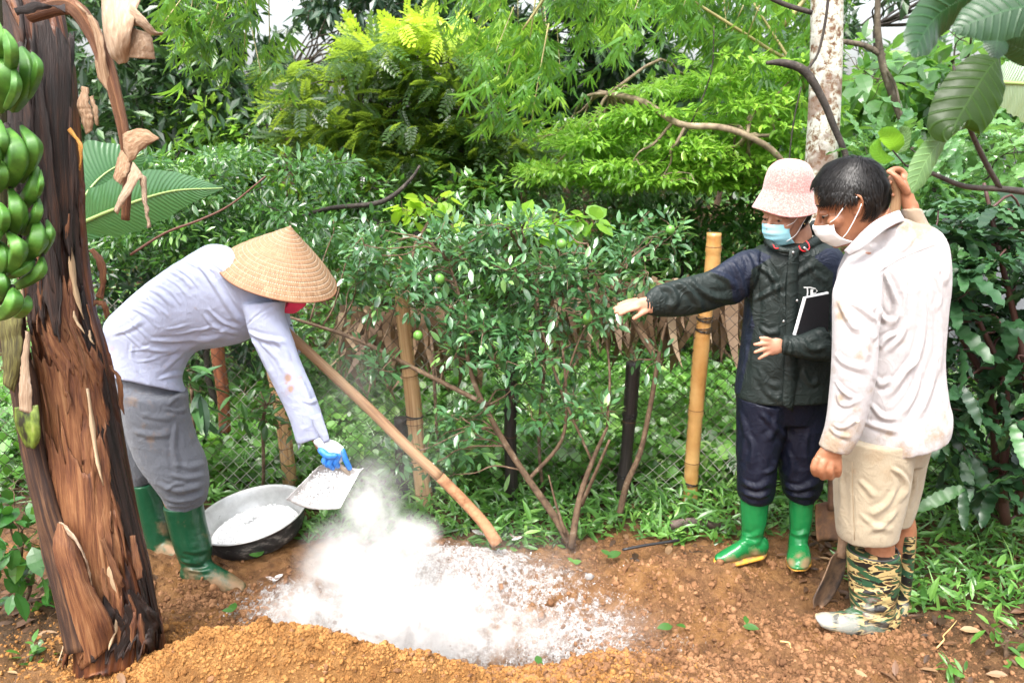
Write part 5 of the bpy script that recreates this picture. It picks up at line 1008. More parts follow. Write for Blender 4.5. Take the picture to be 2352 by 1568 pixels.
# conical hat
def cone_hat():
    ax = nrm(np.array([.33, -.20, .93])); c = at(641, 628, Yp-.03); R0 = .2135; Hh = .192; a1 = nrm(np.cross(ax, [0, 1, 0])); a2 = np.cross(ax, a1); pr = []
    for k in range(40): t = k/39; r = R0*(1-t)*(1+.07*np.sin(np.pi*t**.9)); pr.append((r if t < 1 else .001, Hh*t+.0014*math.cos(t*17*2*np.pi)))
    inn = [(r-.004 if r > .005 else .0005, h-.003) for r, h in pr[::-1]]; P = pr+inn; th = np.linspace(0, 2*np.pi, 120, endpoint=False); R = []
    for r, h in P:
        w_ = 1+.010*np.sin(3*th+1)+.004*np.sin(7*th); R.append(c+ax*(h-.006*np.sin(2*th+.6)[:, None]*(r/R0))+(r*w_)[:, None]*(np.cos(th)[:, None]*a1+np.sin(th)[:, None]*a2))
    g = rings(np.array(R), caps=False, tt=np.array([r/R0 for r, h in P])); rim = tube(np.array([c+ax*(-.001-.006*math.sin(2*a+.6))+R0*(1+.010*math.sin(3*a+1)+.004*math.sin(7*a))*(math.cos(a)*a1+math.sin(a)*a2) for a in np.linspace(0, 2*np.pi, 73)]), .0032, n=6, sub=1)
    m, n, b, out = newmat('palm_leaf_hat'); sx = N_(n, 'SeparateXYZ'); n.links.new(N_(n, 'Attribute', attribute_name='tc').outputs['Vector'], sx.inputs[0])
    f = noise(n, coord(n, 'tc', (90, 5, 1)), 1.6, 6, .7); f2 = noise(n, coord(n), 16, 5)
    c_ = ramp(n, f, [(.28, (.15, .08, .035)), (.48, (.27, .155, .08)), (.62, (.38, .25, .145)), (.75, (.50, .36, .235))]); c_ = mixc(n, mth(n, 'MULTIPLY', ramp(n, f2, [(.4, (0, 0, 0)), (.62, (1, 1, 1))]), .4), c_, (.28, .15, .07))
    s = mth(n, 'POWER', mth(n, 'MULTIPLY', mth(n, 'ADD', mth(n, 'SINE', mth(n, 'MULTIPLY', sx.outputs[1], 108)), 1), .5), 14); st = mth(n, 'GREATER_THAN', mth(n, 'SINE', mth(n, 'MULTIPLY', sx.outputs[0], 900)), -.2)
    c_ = mixc(n, mth(n, 'MULTIPLY', mth(n, 'MULTIPLY', s, st), .7), c_, (.60, .54, .44)); n.links.new(c_, b.inputs['Base Color']); b.inputs['Roughness'].default_value = .7; bump(n, b, mth(n, 'ADD', mth(n, 'MULTIPLY', s, -.7), f), .0025)
    h = obj('conical_hat', g, m, p1); obj('hat_rim', rim, pmat('hat_rim_rattan', (.20, .09, .045), rough=.5), p1)
    top_ = c+ax*(Hh+.004); obj('hat_loop', tube(np.array([top_+np.array([.006*math.cos(a), 0, .006*math.sin(a)+.003]) for a in np.linspace(0, 6.28, 12)]), .0008, n=5, sub=1), M_wire, p1)
cone_hat()
M_pink = pmat('pink_mask_cloth', (.72, .035, .12), rough=.8, scale=40); mk = maskgeo(L1, .070, .11, -.012, .125, .001); obj('face_mask', mk, M_pink, p1)
st_ = thick(sheet([L1((.030, -.088, .0))[0], L1((.045, -.092, -.05))[0], L1((.055, -.094, -.098))[0]], [L1((.062, -.088, .0))[0], L1((.072, -.090, -.05))[0], L1((.072, -.090, -.095))[0]], 4, 3), .0015)
obj('hat_strap', st_, pmat('gingham_strap', (.75, .22, .26), scale=300, rough=.8), p1)
eyes(L1, p1)
line1 = lambda x, y: np.where(x > .05, .07, np.where(x < -.02, -.07, .03)); obj('hair', hairgeo(L1, 3, 800, .03, line1), M_hair, p1)
# glove
M_glw = cloth('white_glove', (.66, .70, .70), .85, 500, .001, stain=(.42, .28, .16)); M_glb = pmat('blue_glove_rubber', [(.3, (.015, .12, .46)), (.6, (.03, .2, .62)), (.75, (.2, .24, .3))], scale=50, rough=.5)
Yg = 2.80
gl = remesh([loft([(724, 1020, 755, 1008, Yg, .027), (738, 1036, 772, 1014, Yg, .026), (744, 1052, 788, 1026, Yg, .024), (748, 1062, 794, 1040, Yg, .021)], n=20, round_ends=True)], .0035, 2)
obj('glove', gl, M_glw, p1, attrs=dict(s=spots(gl, [(780, 1045, 14, .5), (760, 1055, 12, .5)])))
obj('glove_finger', remesh([chain([(752, 1046, Yg-.02, .013), (745, 1058, Yg-.026, .012), (752, 1068, Yg-.02, .0105)])], .0035, 1), M_glb, p1)
obj('glove_finger', remesh([chain([(764, 1050, Yg-.024, .013), (757, 1064, Yg-.028, .012), (764, 1074, Yg-.018, .0105)])], .0035, 1), M_glb, p1)
obj('glove_finger', remesh([chain([(776, 1048, Yg-.02, .0125), (771, 1062, Yg-.024, .0115), (776, 1070, Yg-.014, .010)])], .0035, 1), M_glb, p1)
obj('glove_finger', remesh([chain([(786, 1036, Yg-.004, .0125), (794, 1056, Yg-.006, .0115), (803, 1074, Yg-.002, .0105)])], .0035, 1), M_glb, p1)
obj('glove_thumb', remesh([chain([(738, 1034, Yg-.02, .014), (752, 1046, Yg-.034, .013), (770, 1046, Yg-.038, .011)])], .0035, 1), M_glb, p1)

# ================================================================ woman in the dark rain jacket
p2 = thing('person', 'person in dark rain jacket and pink bucket hat pointing with one arm outstretched', 'person', tuple(gp(1770, 1290)))
Yw = 3.0; hc2 = at(1806, 488, Yw-.02); hg, L2 = headgeo(hc2, (-.80, -.52, -.22), (0, 0, 1), .90)
torso2 = [(1786, 556, 1874, 552, Yw+.01, .055), (1762, 562, 1896, 558, Yw, .075), (1738, 572, 1920, 568, Yw, .098), (1722, 592, 1936, 592, Yw, .112), (1714, 640, 1936, 640, Yw, .118), (1712, 700, 1926, 700, Yw, .122), (1706, 770, 1922, 770, Yw, .124), (1698, 840, 1918, 838, Yw, .130), (1691, 890, 1914, 888, Yw, .136), (1690, 908, 1912, 904, Yw, .136)]
arm2 = [(1745, 570, 1742, 650, Yw-.02, .07), (1706, 576, 1700, 694, Yw-.04, .066), (1676, 592, 1664, 702, (Yw-.06), .062), (1628, 622, 1622, 716, Yw-.09, .058), (1580, 636, 1570, 726, Yw-.12, .054), (1535, 648, 1528, 727, Yw-.14, .050), (1502, 660, 1498, 724, Yw-.16, .042), (1484, 676, 1484, 719, Yw-.17, .033)]
fore2 = [(1948, 600, 1880, 610, Yw-.02, .07), (1952, 680, 1886, 690, Yw-.05, .062), (1946, 760, 1890, 770, Yw-.10, .056), (1925, 820, 1895, 752, Yw-.15, .052), (1882, 828, 1870, 756, Yw-.17, .048), (1840, 822, 1836, 769, Yw-.18, .042), (1808, 815, 1806, 772, Yw-.185, .034), (1795, 810, 1794, 776, Yw-.185, .029)]
legA = [(1694, 905, 1812, 925, Yw-.01, .11), (1693, 980, 1800, 1000, Yw-.01, .10), (1694, 1060, 1785, 1050, Yw-.02, .088), (1694, 1105, 1781, 1095, Yw-.02, .082), (1697, 1135, 1775, 1135, Yw-.02, .07), (1706, 1148, 1764, 1150, Yw-.02, .055)]
legB = [(1790, 925, 1914, 910, Yw+.02, .11), (1782, 1000, 1902, 990, Yw+.02, .10), (1786, 1060, 1892, 1050, Yw+.02, .088), (1796, 1108, 1888, 1100, Yw+.02, .08), (1802, 1132, 1882, 1128, Yw+.02, .068), (1814, 1146, 1868, 1146, Yw+.02, .055)]
body = hg+[tube([L2((-.03, 0, -.05))[0], at(1832, 535, Yw), at(1830, 575, Yw+.01)], [.050, .048, .06], n=14)]+[loft(ins(torso2, .8), hz=True), loft(ins(arm2, .7)), loft(ins(fore2, .7)), loft(ins(legA, .75), hz=True), loft(ins(legB, .75), hz=True)]
Yh = Yw-.185
body += [loft([(1506, 676, 1506, 718, Yh+.01, .019), (1496, 680, 1494, 720, Yh, .018), (1478, 682, 1474, 716, Yh, .016), (1462, 687, 1460, 712, Yh, .013), (1452, 692, 1452, 710, Yh, .010)], n=16, round_ends=True),
         chain([(1466, 691, Yh+.004, .0085), (1438, 697, Yh, .008), (1411, 708, Yh, .0068)]), chain([(1464, 699, Yh-.008, .0088), (1438, 706, Yh-.012, .008), (1414, 717, Yh-.012, .0068)]), chain([(1466, 706, Yh-.014, .0085), (1443, 713, Yh-.02, .0078), (1424, 722, Yh-.02, .0065)]), chain([(1462, 688, Yh+.02, .008), (1440, 692, Yh+.022, .0072), (1420, 699, Yh+.022, .006)]),
         chain([(1486, 712, Yh-.008, .011), (1470, 722, Yh-.014, .0095), (1456, 731, Yh-.016, .008)])]
Yr = Yw-.20
body += [loft([(1800, 780, 1800, 808, Yr+.01, .016), (1790, 776, 1790, 812, Yr, .014), (1776, 776, 1776, 816, Yr, .013), (1764, 780, 1766, 816, Yr, .011)], n=16, round_ends=True),
         chain([(1770, 781, Yr-.002, .0085), (1758, 777, Yr-.006, .008), (1747, 776, Yr-.002, .0065)]), chain([(1768, 789, Yr-.003, .0085), (1750, 789, Yr-.008, .008), (1734, 791, Yr-.003, .0066)]), chain([(1768, 799, Yr-.003, .0085), (1750, 803, Yr-.008, .008), (1734, 809, Yr-.003, .0066)]), chain([(1771, 809, Yr-.002, .0082), (1757, 815, Yr-.006, .0075), (1744, 823, Yr-.002, .0062)])]
obj('body', remesh(body, .0048, 1), M_skin3, p2)
hood = [ptube([(1762, 550, Yw-.04, .012), (1776, 566, Yw-.09, .013), (1812, 577, Yw-.115, .011), (1850, 566, Yw-.09, .015), (1884, 545, Yw-.03, .02), (1893, 530, Yw+.05, .026), (1865, 522, Yw+.10, .03)], n=12, sub=5),
        ptube([(1892, 542, Yw-.02, .022), (1884, 554, Yw-.02, .024), (1862, 566, Yw-.05, .02)], n=10, sub=4), ptube([(1763, 556, Yw-.03, .015), (1776, 545, Yw+.05, .02), (1810, 538, Yw+.09, .024)], n=10, sub=4)]
jk = remesh([loft(torso2, hz=True, n=44, p=2.3), loft(arm2, n=28), loft(fore2, n=28)]+hood, .0052, 4)
z5 = lambda *L: [(1378+x*.403, 344.5+y*.403) for x, y in L]
FL = [(.010, 9, z5((300, 780), (400, 790), (430, 860), (390, 900))), (.011, 9, z5((410, 760), (480, 780), (560, 860), (560, 920))), (.010, 9, z5((500, 720), (560, 790), (660, 840), (780, 840))), (.009, 8, z5((600, 700), (700, 720), (780, 790))), (.008, 7, z5((740, 620), (790, 700), (820, 790), (830, 860))), (.007, 7, z5((820, 580), (860, 650), (860, 740))), (.008, 8, z5((880, 640), (960, 700), (1020, 760))), (.007, 9, z5((940, 620), (1000, 760), (1010, 850))), (.008, 8, z5((870, 860), (980, 800), (1060, 760))), (.008, 9, z5((880, 720), (880, 900), (860, 1050))), (.007, 7, z5((1070, 650), (1050, 800), (1060, 1000), (1040, 1240))), (.006, 8, z5((1180, 640), (1240, 720), (1300, 760))), (.006, 8, z5((900, 1230), (950, 1320), (1030, 1350))), (.006, 9, z5((880, 1260), (980, 1400), (1040, 1410))), (.007, 8, z5((1150, 1250), (1200, 1330), (1260, 1300))), (.008, 8, z5((1150, 1080), (1200, 1130), (1300, 1120))), (.008, 8, z5((1230, 1020), (1290, 1050), (1340, 1040))), (.006, 6, z5((1070, 1070), (1090, 1120), (1080, 1180))), (.007, 8, z5((1060, 780), (1140, 700), (1240, 640))), (.006, 7, z5((900, 1000), (960, 1040), (1030, 1030))), (.005, 6, z5((840, 1100), (830, 1200), (800, 1300))), (.006, 7, z5((1100, 1380), (1110, 1300), (1120, 1200)))]
FL += [(.004, 3.5, z5((x, 840), (x+14, 880), (x+4, 925))) for x in (262, 280, 300, 322)]+[(.004, 3.5, z5((x, 1070), (x+8, 1120), (x, 1170))) for x in (1046, 1062, 1080)]
jk = folds(jk, FL); jk = wrinkle(jk, .0016, 10, 21)
navy = polymask(jk, [z5((800, 540), (880, 560), (985, 610), (860, 680), (850, 860), (880, 1000), (840, 1200), (800, 1380), (740, 1400), (780, 1000), (815, 880), (760, 860), (740, 740), (620, 690), (700, 600)), z5((1220, 610), (1290, 560), (1420, 560), (1460, 900), (1310, 980), (1330, 700))])
M_jk, n, b, out = newmat('rain_jacket'); oc = coord(n); s_ = mth(n, 'GREATER_THAN', attr(n, 'navy'), .5); c = mixc(n, s_, (.011, .018, .016), (.008, .012, .030)); c = mixc(n, mth(n, 'MULTIPLY', noise(n, oc, 12, 4), .4), c, (.017, .023, .023)); n.links.new(c, b.inputs['Base Color'])
b.inputs['Roughness'].default_value = .56; b.inputs['Specular IOR Level'].default_value = .3; cr = mth(n, 'POWER', mth(n, 'SUBTRACT', 1.0, mth(n, 'MULTIPLY', mth(n, 'ABSOLUTE', mth(n, 'SUBTRACT', noise(n, oc, 13, 3, .5, 1.5), .5)), 5.0), True), 2.0); bump(n, b, mth(n, 'ADD', mth(n, 'MULTIPLY', cr, .35), noise(n, oc, 20, 4)), .005)
obj('jacket', jk, M_jk, p2, attrs=dict(navy=soften(jk, navy, 1)))
M_snap = pmat('metal_snap', (.5, .5, .5), rough=.3, metal=.9)
pl = thick(sheet([at(1812, 575, Yw-.128), at(1806, 660, Yw-.130), at(1804, 770, Yw-.134), at(1800, 860, Yw-.142), at(1796, 928, Yw-.150)], [at(1834, 574, Yw-.122), at(1832, 660, Yw-.127), at(1832, 770, Yw-.131), at(1830, 860, Yw-.139), at(1820, 946, Yw-.146)], 6, 3), .004)
obj('placket', pl, M_jk, p2, attrs=dict(navy=np.zeros(len(pl['v']))))
for q in [(1822, 580, Yw-.132), (1831, 690, Yw-.135), (1800, 738, Yw-.14)]: obj('snap_button', ell(at(*q), (.005, .004, .005), 10, 8), M_snap, p2)
M_red = pmat('red_cord', (.55, .01, .015), rough=.5)
obj('drawcord', [ptube([(1835, 565, Yw-.128, .0022), (1840, 574, Yw-.135, .0022), (1850, 577, Yw-.135, .0022), (1859, 570, Yw-.125, .0022), (1857, 560, Yw-.115, .0022), (1851, 553, Yw-.105, .0022)], n=6)], M_red, p2); obj('drawcord', ptube([(1776, 562, Yw-.108, .0022), (1780, 570, Yw-.12, .0022), (1788, 570, Yw-.122, .0022)], n=6), M_red, p2)
obj('cord_toggle', ptube([(1846, 568, Yw-.138, .004), (1856, 577, Yw-.138, .004)], n=8), M_snap, p2)
tr = remesh([loft(legA, hz=True, n=34), loft(legB, hz=True, n=34), loft([(1698, 890, 1910, 885, Yw, .125), (1696, 935, 1908, 930, Yw, .12), (1700, 980, 1900, 980, Yw, .10)], n=36)], .0055, 4)
z7 = lambda *L: [(1607.8+x*.4028, 861.3+y*.4028) for x, y in L]
tr = folds(tr, [(.008, 9, z7((330, 200), (420, 300), (380, 380))), (.008, 9, z7((430, 220), (440, 300), (520, 380))), (.007, 9, z7((270, 320), (300, 420), (290, 540))), (.008, 8, z7((240, 600), (320, 640), (410, 600))), (.009, 7, z7((230, 660), (320, 690), (400, 670))), (.007, 7, z7((360, 560), (420, 530), (430, 480))), (.008, 8, z7((480, 620), (560, 650), (680, 610))), (.009, 7, z7((490, 670), (580, 690), (660, 680))), (.006, 9, z7((500, 420), (530, 520), (500, 600))), (.006, 9, z7((620, 300), (600, 450), (640, 560))), (.006, 8, z7((230, 200), (260, 330), (240, 480)))])
tr = wrinkle(tr, .002, 9, 5)
obj('trousers', tr, cloth('navy_rain_trousers', (.006, .008, .019), .5, 500, .0003, bd2=.003, spec=.28, sheen=.0), p2, attrs=dict(s=np.zeros(len(tr['v']))))
M_sole = pmat('yellow_sole', [(.4, (.26, .14, .06)), (.55, (.55, .28, .03))], scale=30, rough=.6)
boot(p2, [(1700, 1136, 1766, 1146, Yw-.02, .052), (1702, 1190, 1761, 1192, Yw-.02, .050), (1703, 1222, 1753, 1224, Yw-.02, .046), (1700, 1246, 1748, 1248, Yw-.03, .044), (1700, 1262, 1750, 1264, Yw-.03, .043)],
     [(1752, 1232, 1748, 1274, Yw-.03, .038), (1722, 1226, 1720, 1276, Yw-.04, .042), (1692, 1246, 1690, 1286, Yw-.06, .042), (1665, 1262, 1664, 1289, Yw-.07, .038), (1652, 1270, 1650, 1286, Yw-.075, .028)], M_bootG,
     [(1750, 1266, 1750, 1279, Yw-.03, .040), (1700, 1276, 1700, 1291, Yw-.055, .045), (1662, 1284, 1662, 1297, Yw-.07, .040), (1648, 1282, 1646, 1293, Yw-.075, .03)], M_sole, [(1680, 1290, 22, .8), (1735, 1275, 22, .8), (1715, 1284, 18, .7), (1720, 1220, 25, .25)], label='left bright green boot pointing sideways', fl=[(.005, 7, [(1702, 1226), (1725, 1232), (1752, 1222)]), (.004, 7, [(1702, 1240), (1725, 1246), (1752, 1240)])])
boot(p2, [(1812, 1142, 1869, 1142, Yw+.02, .050), (1814, 1190, 1865, 1190, Yw+.01, .049), (1815, 1220, 1858, 1220, Yw, .045), (1812, 1246, 1854, 1246, Yw-.01, .045), (1811, 1266, 1857, 1266, Yw-.02, .05)],
     [(1812, 1256, 1857, 1256, Yw-.02, .05), (1808, 1274, 1861, 1274, Yw-.06, .05), (1808, 1288, 1862, 1288, Yw-.09, .042), (1812, 1298, 1859, 1298, Yw-.115, .026)], M_bootG,
     [(1808, 1284, 1862, 1284, Yw-.04, .055), (1808, 1298, 1862, 1298, Yw-.09, .05), (1814, 1306, 1857, 1306, Yw-.12, .02)], M_sole, [(1835, 1275, 16, .6), (1850, 1292, 18, .8), (1818, 1292, 16, .7)], label='right bright green boot pointing at the camera', fl=[(.005, 7, [(1815, 1222), (1836, 1228), (1858, 1220)])])
# pink bucket hat
c = hc2; ax = nrm(np.array([.05, -.03, 1.0])); a1 = nrm(np.cross(ax, [0, 1, 0])); a2 = np.cross(ax, a1)
pr = catmull([(.117, .012), (.112, .024), (.100, .048), (.088, .075), (.086, .09), (.083, .12), (.074, .152), (.052, .176), (.026, .186), (.002, .188)], 5); th = np.linspace(0, 2*np.pi, 72, endpoint=False); P = [tuple(q) for q in pr]+[(max(r-.003, .001), h-.003) for r, h in pr[::-1]]
R = np.array([c+a1*.006+ax*(h+(.006*np.sin(3*th+.5)+.008*np.sin(th*1+3.4))[:, None]*np.clip((.09-h)/.08, 0, 1))+(r*(1+.02*np.sin(4*th)*np.clip((.09-h)/.08, 0, 1)))[:, None]*(np.cos(th)[:, None]*a1+np.sin(th)[:, None]*a2) for r, h in P])
obj('bucket_hat', rings(R, caps=False), pmat('pink_terry', [(.35, (.44, .17, .155)), (.55, (.54, .26, .24)), (.7, (.62, .38, .35))], scale=170, rough=.95, spec=.1, bs=420, bd=.002, sheen=.4), p2)
M_maskb = pmat('blue_mask', (.34, .70, .82), scale=40, rough=.8, bs=300, bd=.0006); M_maskw = pmat('white_mask', (.72, .72, .72), scale=40, rough=.8, bs=300, bd=.0006); M_str = pmat('mask_strap', (.75, .75, .75), rough=.7)
obj('face_mask', maskgeo(L2, .064, .100, -.014), M_maskb, p2); [obj('mask_strap', g, M_str, p2) for g in straps(L2, 1)]
eyes(L2, p2)
line2 = lambda x, y: np.where(x > .055, .08, np.where(x > -.012, .03, -.10)); obj('hair', hairgeo(L2, 5, 2200, .04, line2, puff=1.07), M_hair, p2)
obj('earring', ell(L2((-.004, .080, -.040))[0], (.003, .003, .003), 8, 6), pmat('gold', (.8, .6, .25), rough=.25, metal=.9), p2)

# ================================================================ man in the stained white shirt
p3 = thing('person', 'person in stained white shirt, khaki shorts and camouflage boots holding a shovel', 'person', tuple(gp(2000, 1440)))
Ym = 2.62; hc3 = at(1953, 463, Ym-.02); hg, L3 = headgeo(hc3, (-.86, .27, -.43), (-.12, 0, 1), 1.04)
torso3 = [(1986, 536, 2080, 503, Ym-.01, .066), (1970, 556, 2108, 514, Ym, .080), (1952, 578, 2140, 522, Ym, .098), (1932, 625, 2166, 552, Ym, .115), (1926, 690, 2176, 620, Ym, .125), (1932, 760, 2168, 710, Ym, .125), (1938, 850, 2160, 820, Ym, .125), (1932, 930, 2168, 905, Ym, .132), (1938, 980, 2174, 935, Ym, .140), (1950, 1012, 2174, 958, Ym, .146), (1962, 1032, 2168, 984, Ym, .146)]
sleeve3 = [(1952, 590, 2030, 560, Ym-.05, .06), (1926, 640, 2022, 650, Ym-.12, .066), (1915, 690, 2020, 720, Ym-.16, .064), (1914, 765, 2014, 770, Ym-.18, .062), (1912, 846, 2010, 850, Ym-.19, .060), (1906, 920, 1996, 925, Ym-.195, .055), (1898, 975, 1978, 985, Ym-.20, .050), (1888, 1008, 1960, 1022, Ym-.205, .045), (1882, 1024, 1948, 1038, Ym-.205, .043)]
rais3 = [(2168, 580, 2080, 560, Ym+.08, .07), (2160, 552, 2076, 540, Ym+.13, .062), (2132, 520, 2078, 515, Ym+.15, .048), (2120, 498, 2074, 498, Ym+.15, .042), (2113, 480, 2072, 480, Ym+.15, .038)]
shA = [(1924, 1000, 2096, 1000, Ym-.03, .12), (1918, 1090, 2090, 1080, Ym-.04, .112), (1919, 1150, 2078, 1150, Ym-.05, .104), (1922, 1210, 2064, 1206, Ym-.06, .092), (1926, 1232, 2060, 1228, Ym-.06, .088)]
shB = [(1990, 1000, 2140, 1000, Ym+.10, .11), (2000, 1060, 2124, 1055, Ym+.11, .10), (2000, 1120, 2113, 1115, Ym+.12, .09), (2008, 1170, 2100, 1165, Ym+.12, .08), (2020, 1196, 2086, 1194, Ym+.12, .072)]
body = hg+[tube([L3((-.035, 0, -.05))[0], at(2012, 520, Ym), at(2040, 560, Ym)], [.060, .060, .075], n=16)]+[loft(ins(torso3, .8), hz=True), loft(ins(sleeve3, .7), hz=True), loft(ins(rais3, .7)), loft(ins(shA, .75), hz=True), loft(ins(shB, .75), hz=True)]
body += [chain([(2010, 1190, Ym-.06, .055), (2020, 1262, Ym-.06, .050), (2010, 1350, Ym-.06, .044), (2000, 1420, Ym-.07, .04)]), chain([(2062, 1170, Ym+.12, .05), (2076, 1220, Ym+.12, .044), (2070, 1320, Ym+.12, .04), (2065, 1400, Ym+.1, .038)])]
Yl = Ym-.21
body += [chain([(1935, 1000, Yl+.005, .030), (1915, 1036, Yl, .027)]), loft([(1886, 1026, 1932, 1044, Yl, .024), (1874, 1042, 1934, 1062, Yl, .022), (1866, 1060, 1934, 1076, Yl, .021), (1865, 1072, 1930, 1084, Yl+.01, .020)], n=20, round_ends=True),
         chain([(1874, 1056, Yl-.012, .0115), (1869, 1074, Yl-.014, .0118), (1873, 1088, Yl+.004, .010), (1884, 1086, Yl+.02, .009)]), chain([(1891, 1061, Yl-.016, .0115), (1887, 1080, Yl-.018, .0122), (1890, 1096, Yl+.002, .0105), (1898, 1090, Yl+.02, .009)]), chain([(1908, 1064, Yl-.015, .011), (1907, 1082, Yl-.017, .0118), (1908, 1096, Yl+.002, .0102), (1914, 1090, Yl+.02, .009)]), chain([(1924, 1064, Yl-.010, .0105), (1926, 1078, Yl-.010, .0108), (1925, 1090, Yl+.004, .0095), (1920, 1086, Yl+.02, .008)]), chain([(1884, 1048, Yl+.02, .013), (1878, 1068, Yl+.03, .012), (1888, 1082, Yl+.034, .010)])]
Yq = Ym+.15
body += [chain([(2096, 500, Yq, .027), (2092, 474, Yq, .025)]), loft([(2074, 482, 2108, 474, Yq, .024), (2068, 455, 2101, 455, Yq, .020), (2064, 430, 2094, 432, Yq, .019), (2066, 408, 2089, 412, Yq, .016)], n=18, round_ends=True),
         chain([(2082, 408, Yq+.01, .0105), (2070, 392, Yq+.006, .0105), (2054, 389, Yq-.01, .0098), (2040, 395, Yq-.016, .0082)]), chain([(2082, 416, Yq+.022, .010), (2062, 404, Yq+.026, .010), (2044, 410, Yq+.01, .0095), (2044, 420, Yq-.012, .0085)]), chain([(2080, 430, Yq+.024, .010), (2058, 424, Yq+.03, .010), (2044, 428, Yq+.012, .0092), (2045, 435, Yq-.010, .008)]), chain([(2078, 442, Yq+.022, .0095), (2058, 440, Yq+.03, .0092), (2048, 443, Yq+.012, .0085), (2050, 448, Yq-.006, .0075)]), chain([(2082, 440, Yq-.018, .013), (2070, 422, Yq-.028, .0118), (2060, 408, Yq-.028, .0105), (2050, 400, Yq-.022, .009)])]
obj('body', remesh(body, .0046, 1), M_skin2, p3)
sh = remesh([loft(torso3, hz=True, n=48, p=2.3), loft(sleeve3, hz=True, n=30), loft(rais3, n=26)], .0044, 2)
z8 = lambda *L: [(1780+x*.32953, 631.6+y*.32953) for x, y in L]
z6 = lambda *L: [(1808.7+x*.27464, 315.8+y*.27464) for x, y in L]
FL = [(.010, 9, z8((760, -20), (820, 120), (850, 280), (790, 360))), (.008, 8, z8((900, 0), (900, 250), (880, 420), (740, 560))), (.010, 9, z8((1040, 100), (1030, 380), (990, 560), (900, 680))), (.009, 8, z8((860, 400), (780, 440), (715, 520))), (.011, 9, z8((1010, 560), (900, 680), (780, 860))), (.010, 9, z8((1010, 660), (970, 830), (860, 1000))), (.010, 10, z8((1110, 560), (1080, 780), (980, 1020))), (.008, 9, z8((1140, 200), (1150, 500), (1120, 760))), (.008, 8, z8((660, 880), (740, 980), (850, 1000))), (.008, 9, z8((620, 1020), (740, 1060), (880, 1090))), (.007, 9, z8((700, 700), (740, 760), (830, 720))), (.010, 7, z8((510, 180), (620, 250), (715, 330))), (.009, 7, z8((730, 220), (740, 280), (790, 330))), (.008, 9, z8((440, 170), (520, 320), (600, 400))), (.006, 9, z8((420, 540), (500, 620), (660, 660))), (.008, 6, z8((430, 735), (470, 800), (560, 870))), (.005, 6, z8((440, 810), (450, 880), (500, 905), (600, 860))), (.005, 6, z8((400, 1040), (480, 1060), (580, 990))), (.004, 10, z8((600, 380), (640, 520), (600, 640))), (.006, 6, z8((380, 1060), (440, 1110), (540, 1130))), (-.004, 3.5, z6((690, 1190), (900, 1050), (1100, 960), (1335, 880))), (.007, 8, z6((820, 1120), (860, 1250), (920, 1400))), (.006, 8, z6((560, 930), (640, 900), (760, 950))), (.006, 8, z6((480, 1150), (560, 1300), (640, 1400))), (.006, 7, z6((1240, 1120), (1280, 1300), (1250, 1450))), (.006, 8, z6((1330, 950), (1340, 1100), (1310, 1250))), (.006, 8, z6((930, 960), (1000, 900), (1060, 780)))]
sh = folds(sh, FL); sh = wrinkle(sh, .0022, 15, 33, (1, 1, .45))
ST = [(1928, 700, 16, .5), (1932, 725, 14, .5), (1940, 735, 14, .4), (1995, 795, 14, .35), (1975, 815, 12, .4), (1912, 850, 10, .2), (1932, 915, 14, .5), (1965, 985, 25, .35), (1900, 1020, 45, .55), (1940, 1000, 30, .45), (1960, 1040, 40, .5), (2010, 1050, 40, .42), (2080, 1045, 35, .38), (2150, 1000, 35, .38), (2170, 960, 25, .3), (2110, 495, 60, .6), (1975, 660, 8, .35), (2080, 786, 10, .2), (2000, 895, 10, .25), (2040, 1000, 18, .3), (1970, 940, 16, .25)]
obj('shirt', sh, cloth('white_worn_shirt', (.43, .41, .415), .85, 1200, .0008, stain=(.27, .18, .095), bd2=.003, var=.05), p3, attrs=dict(s=spots(sh, ST)))
MW = cloth('white_collar', (.43, .41, .42), .85, 1200, .0008, bd2=.003, var=.05)
obj('collar', thick(sheet([at(1938, 576, 2.52), at(1960, 553, 2.495), at(1982, 530, 2.49), at(2010, 507, 2.505), at(2044, 490, 2.545), at(2066, 483, 2.61), at(2062, 492, 2.69)], [at(1950, 588, 2.505), at(1974, 575, 2.475), at(1998, 556, 2.468), at(2028, 531, 2.48), at(2060, 513, 2.53), at(2080, 508, 2.61), at(2076, 512, 2.70)], 6, 5), .003), MW, p3)
cu = thick(sheet([at(1877, 1012, 2.385), at(1890, 1022, 2.37), at(1908, 1030, 2.362), at(1930, 1030, 2.365), at(1950, 1020, 2.385)], [at(1884, 1028, 2.385), at(1896, 1040, 2.368), at(1915, 1052, 2.36), at(1934, 1046, 2.365), at(1946, 1036, 2.385)], 6, 4), .003)
obj('shirt_button', ell(at(1970, 967, Yl-.056), (.006, .003, .006), 10, 6), pmat('shirt_button', (.7, .65, .5), rough=.4), p3)
so3 = remesh([loft(shA, hz=True, n=40), loft(shB, hz=True, n=36), loft([(1930, 985, 2150, 975, Ym+.02, .14), (1926, 1040, 2130, 1040, Ym+.03, .135), (1930, 1080, 2115, 1075, Ym+.03, .115)], n=40)], .0055, 3)
so3 = folds(so3, [(.010, 8, z7((1080, 520), (1150, 570), (1180, 640), (1140, 730))), (.007, 8, z7((900, 590), (960, 650), (1000, 700))), (.007, 9, z7((1120, 640), (1060, 740), (960, 800))), (.006, 8, z7((1130, 760), (1050, 850), (950, 890))), (-.003, 3, z7((868, 480), (874, 700), (885, 940))), (.005, 8, z7((800, 560), (810, 700), (800, 850))), (.007, 8, z7((1230, 560), (1220, 650), (1180, 760))), (.005, 8, z7((900, 780), (1000, 860), (1110, 880)))]); so3 = wrinkle(so3, .0018, 10, 8)
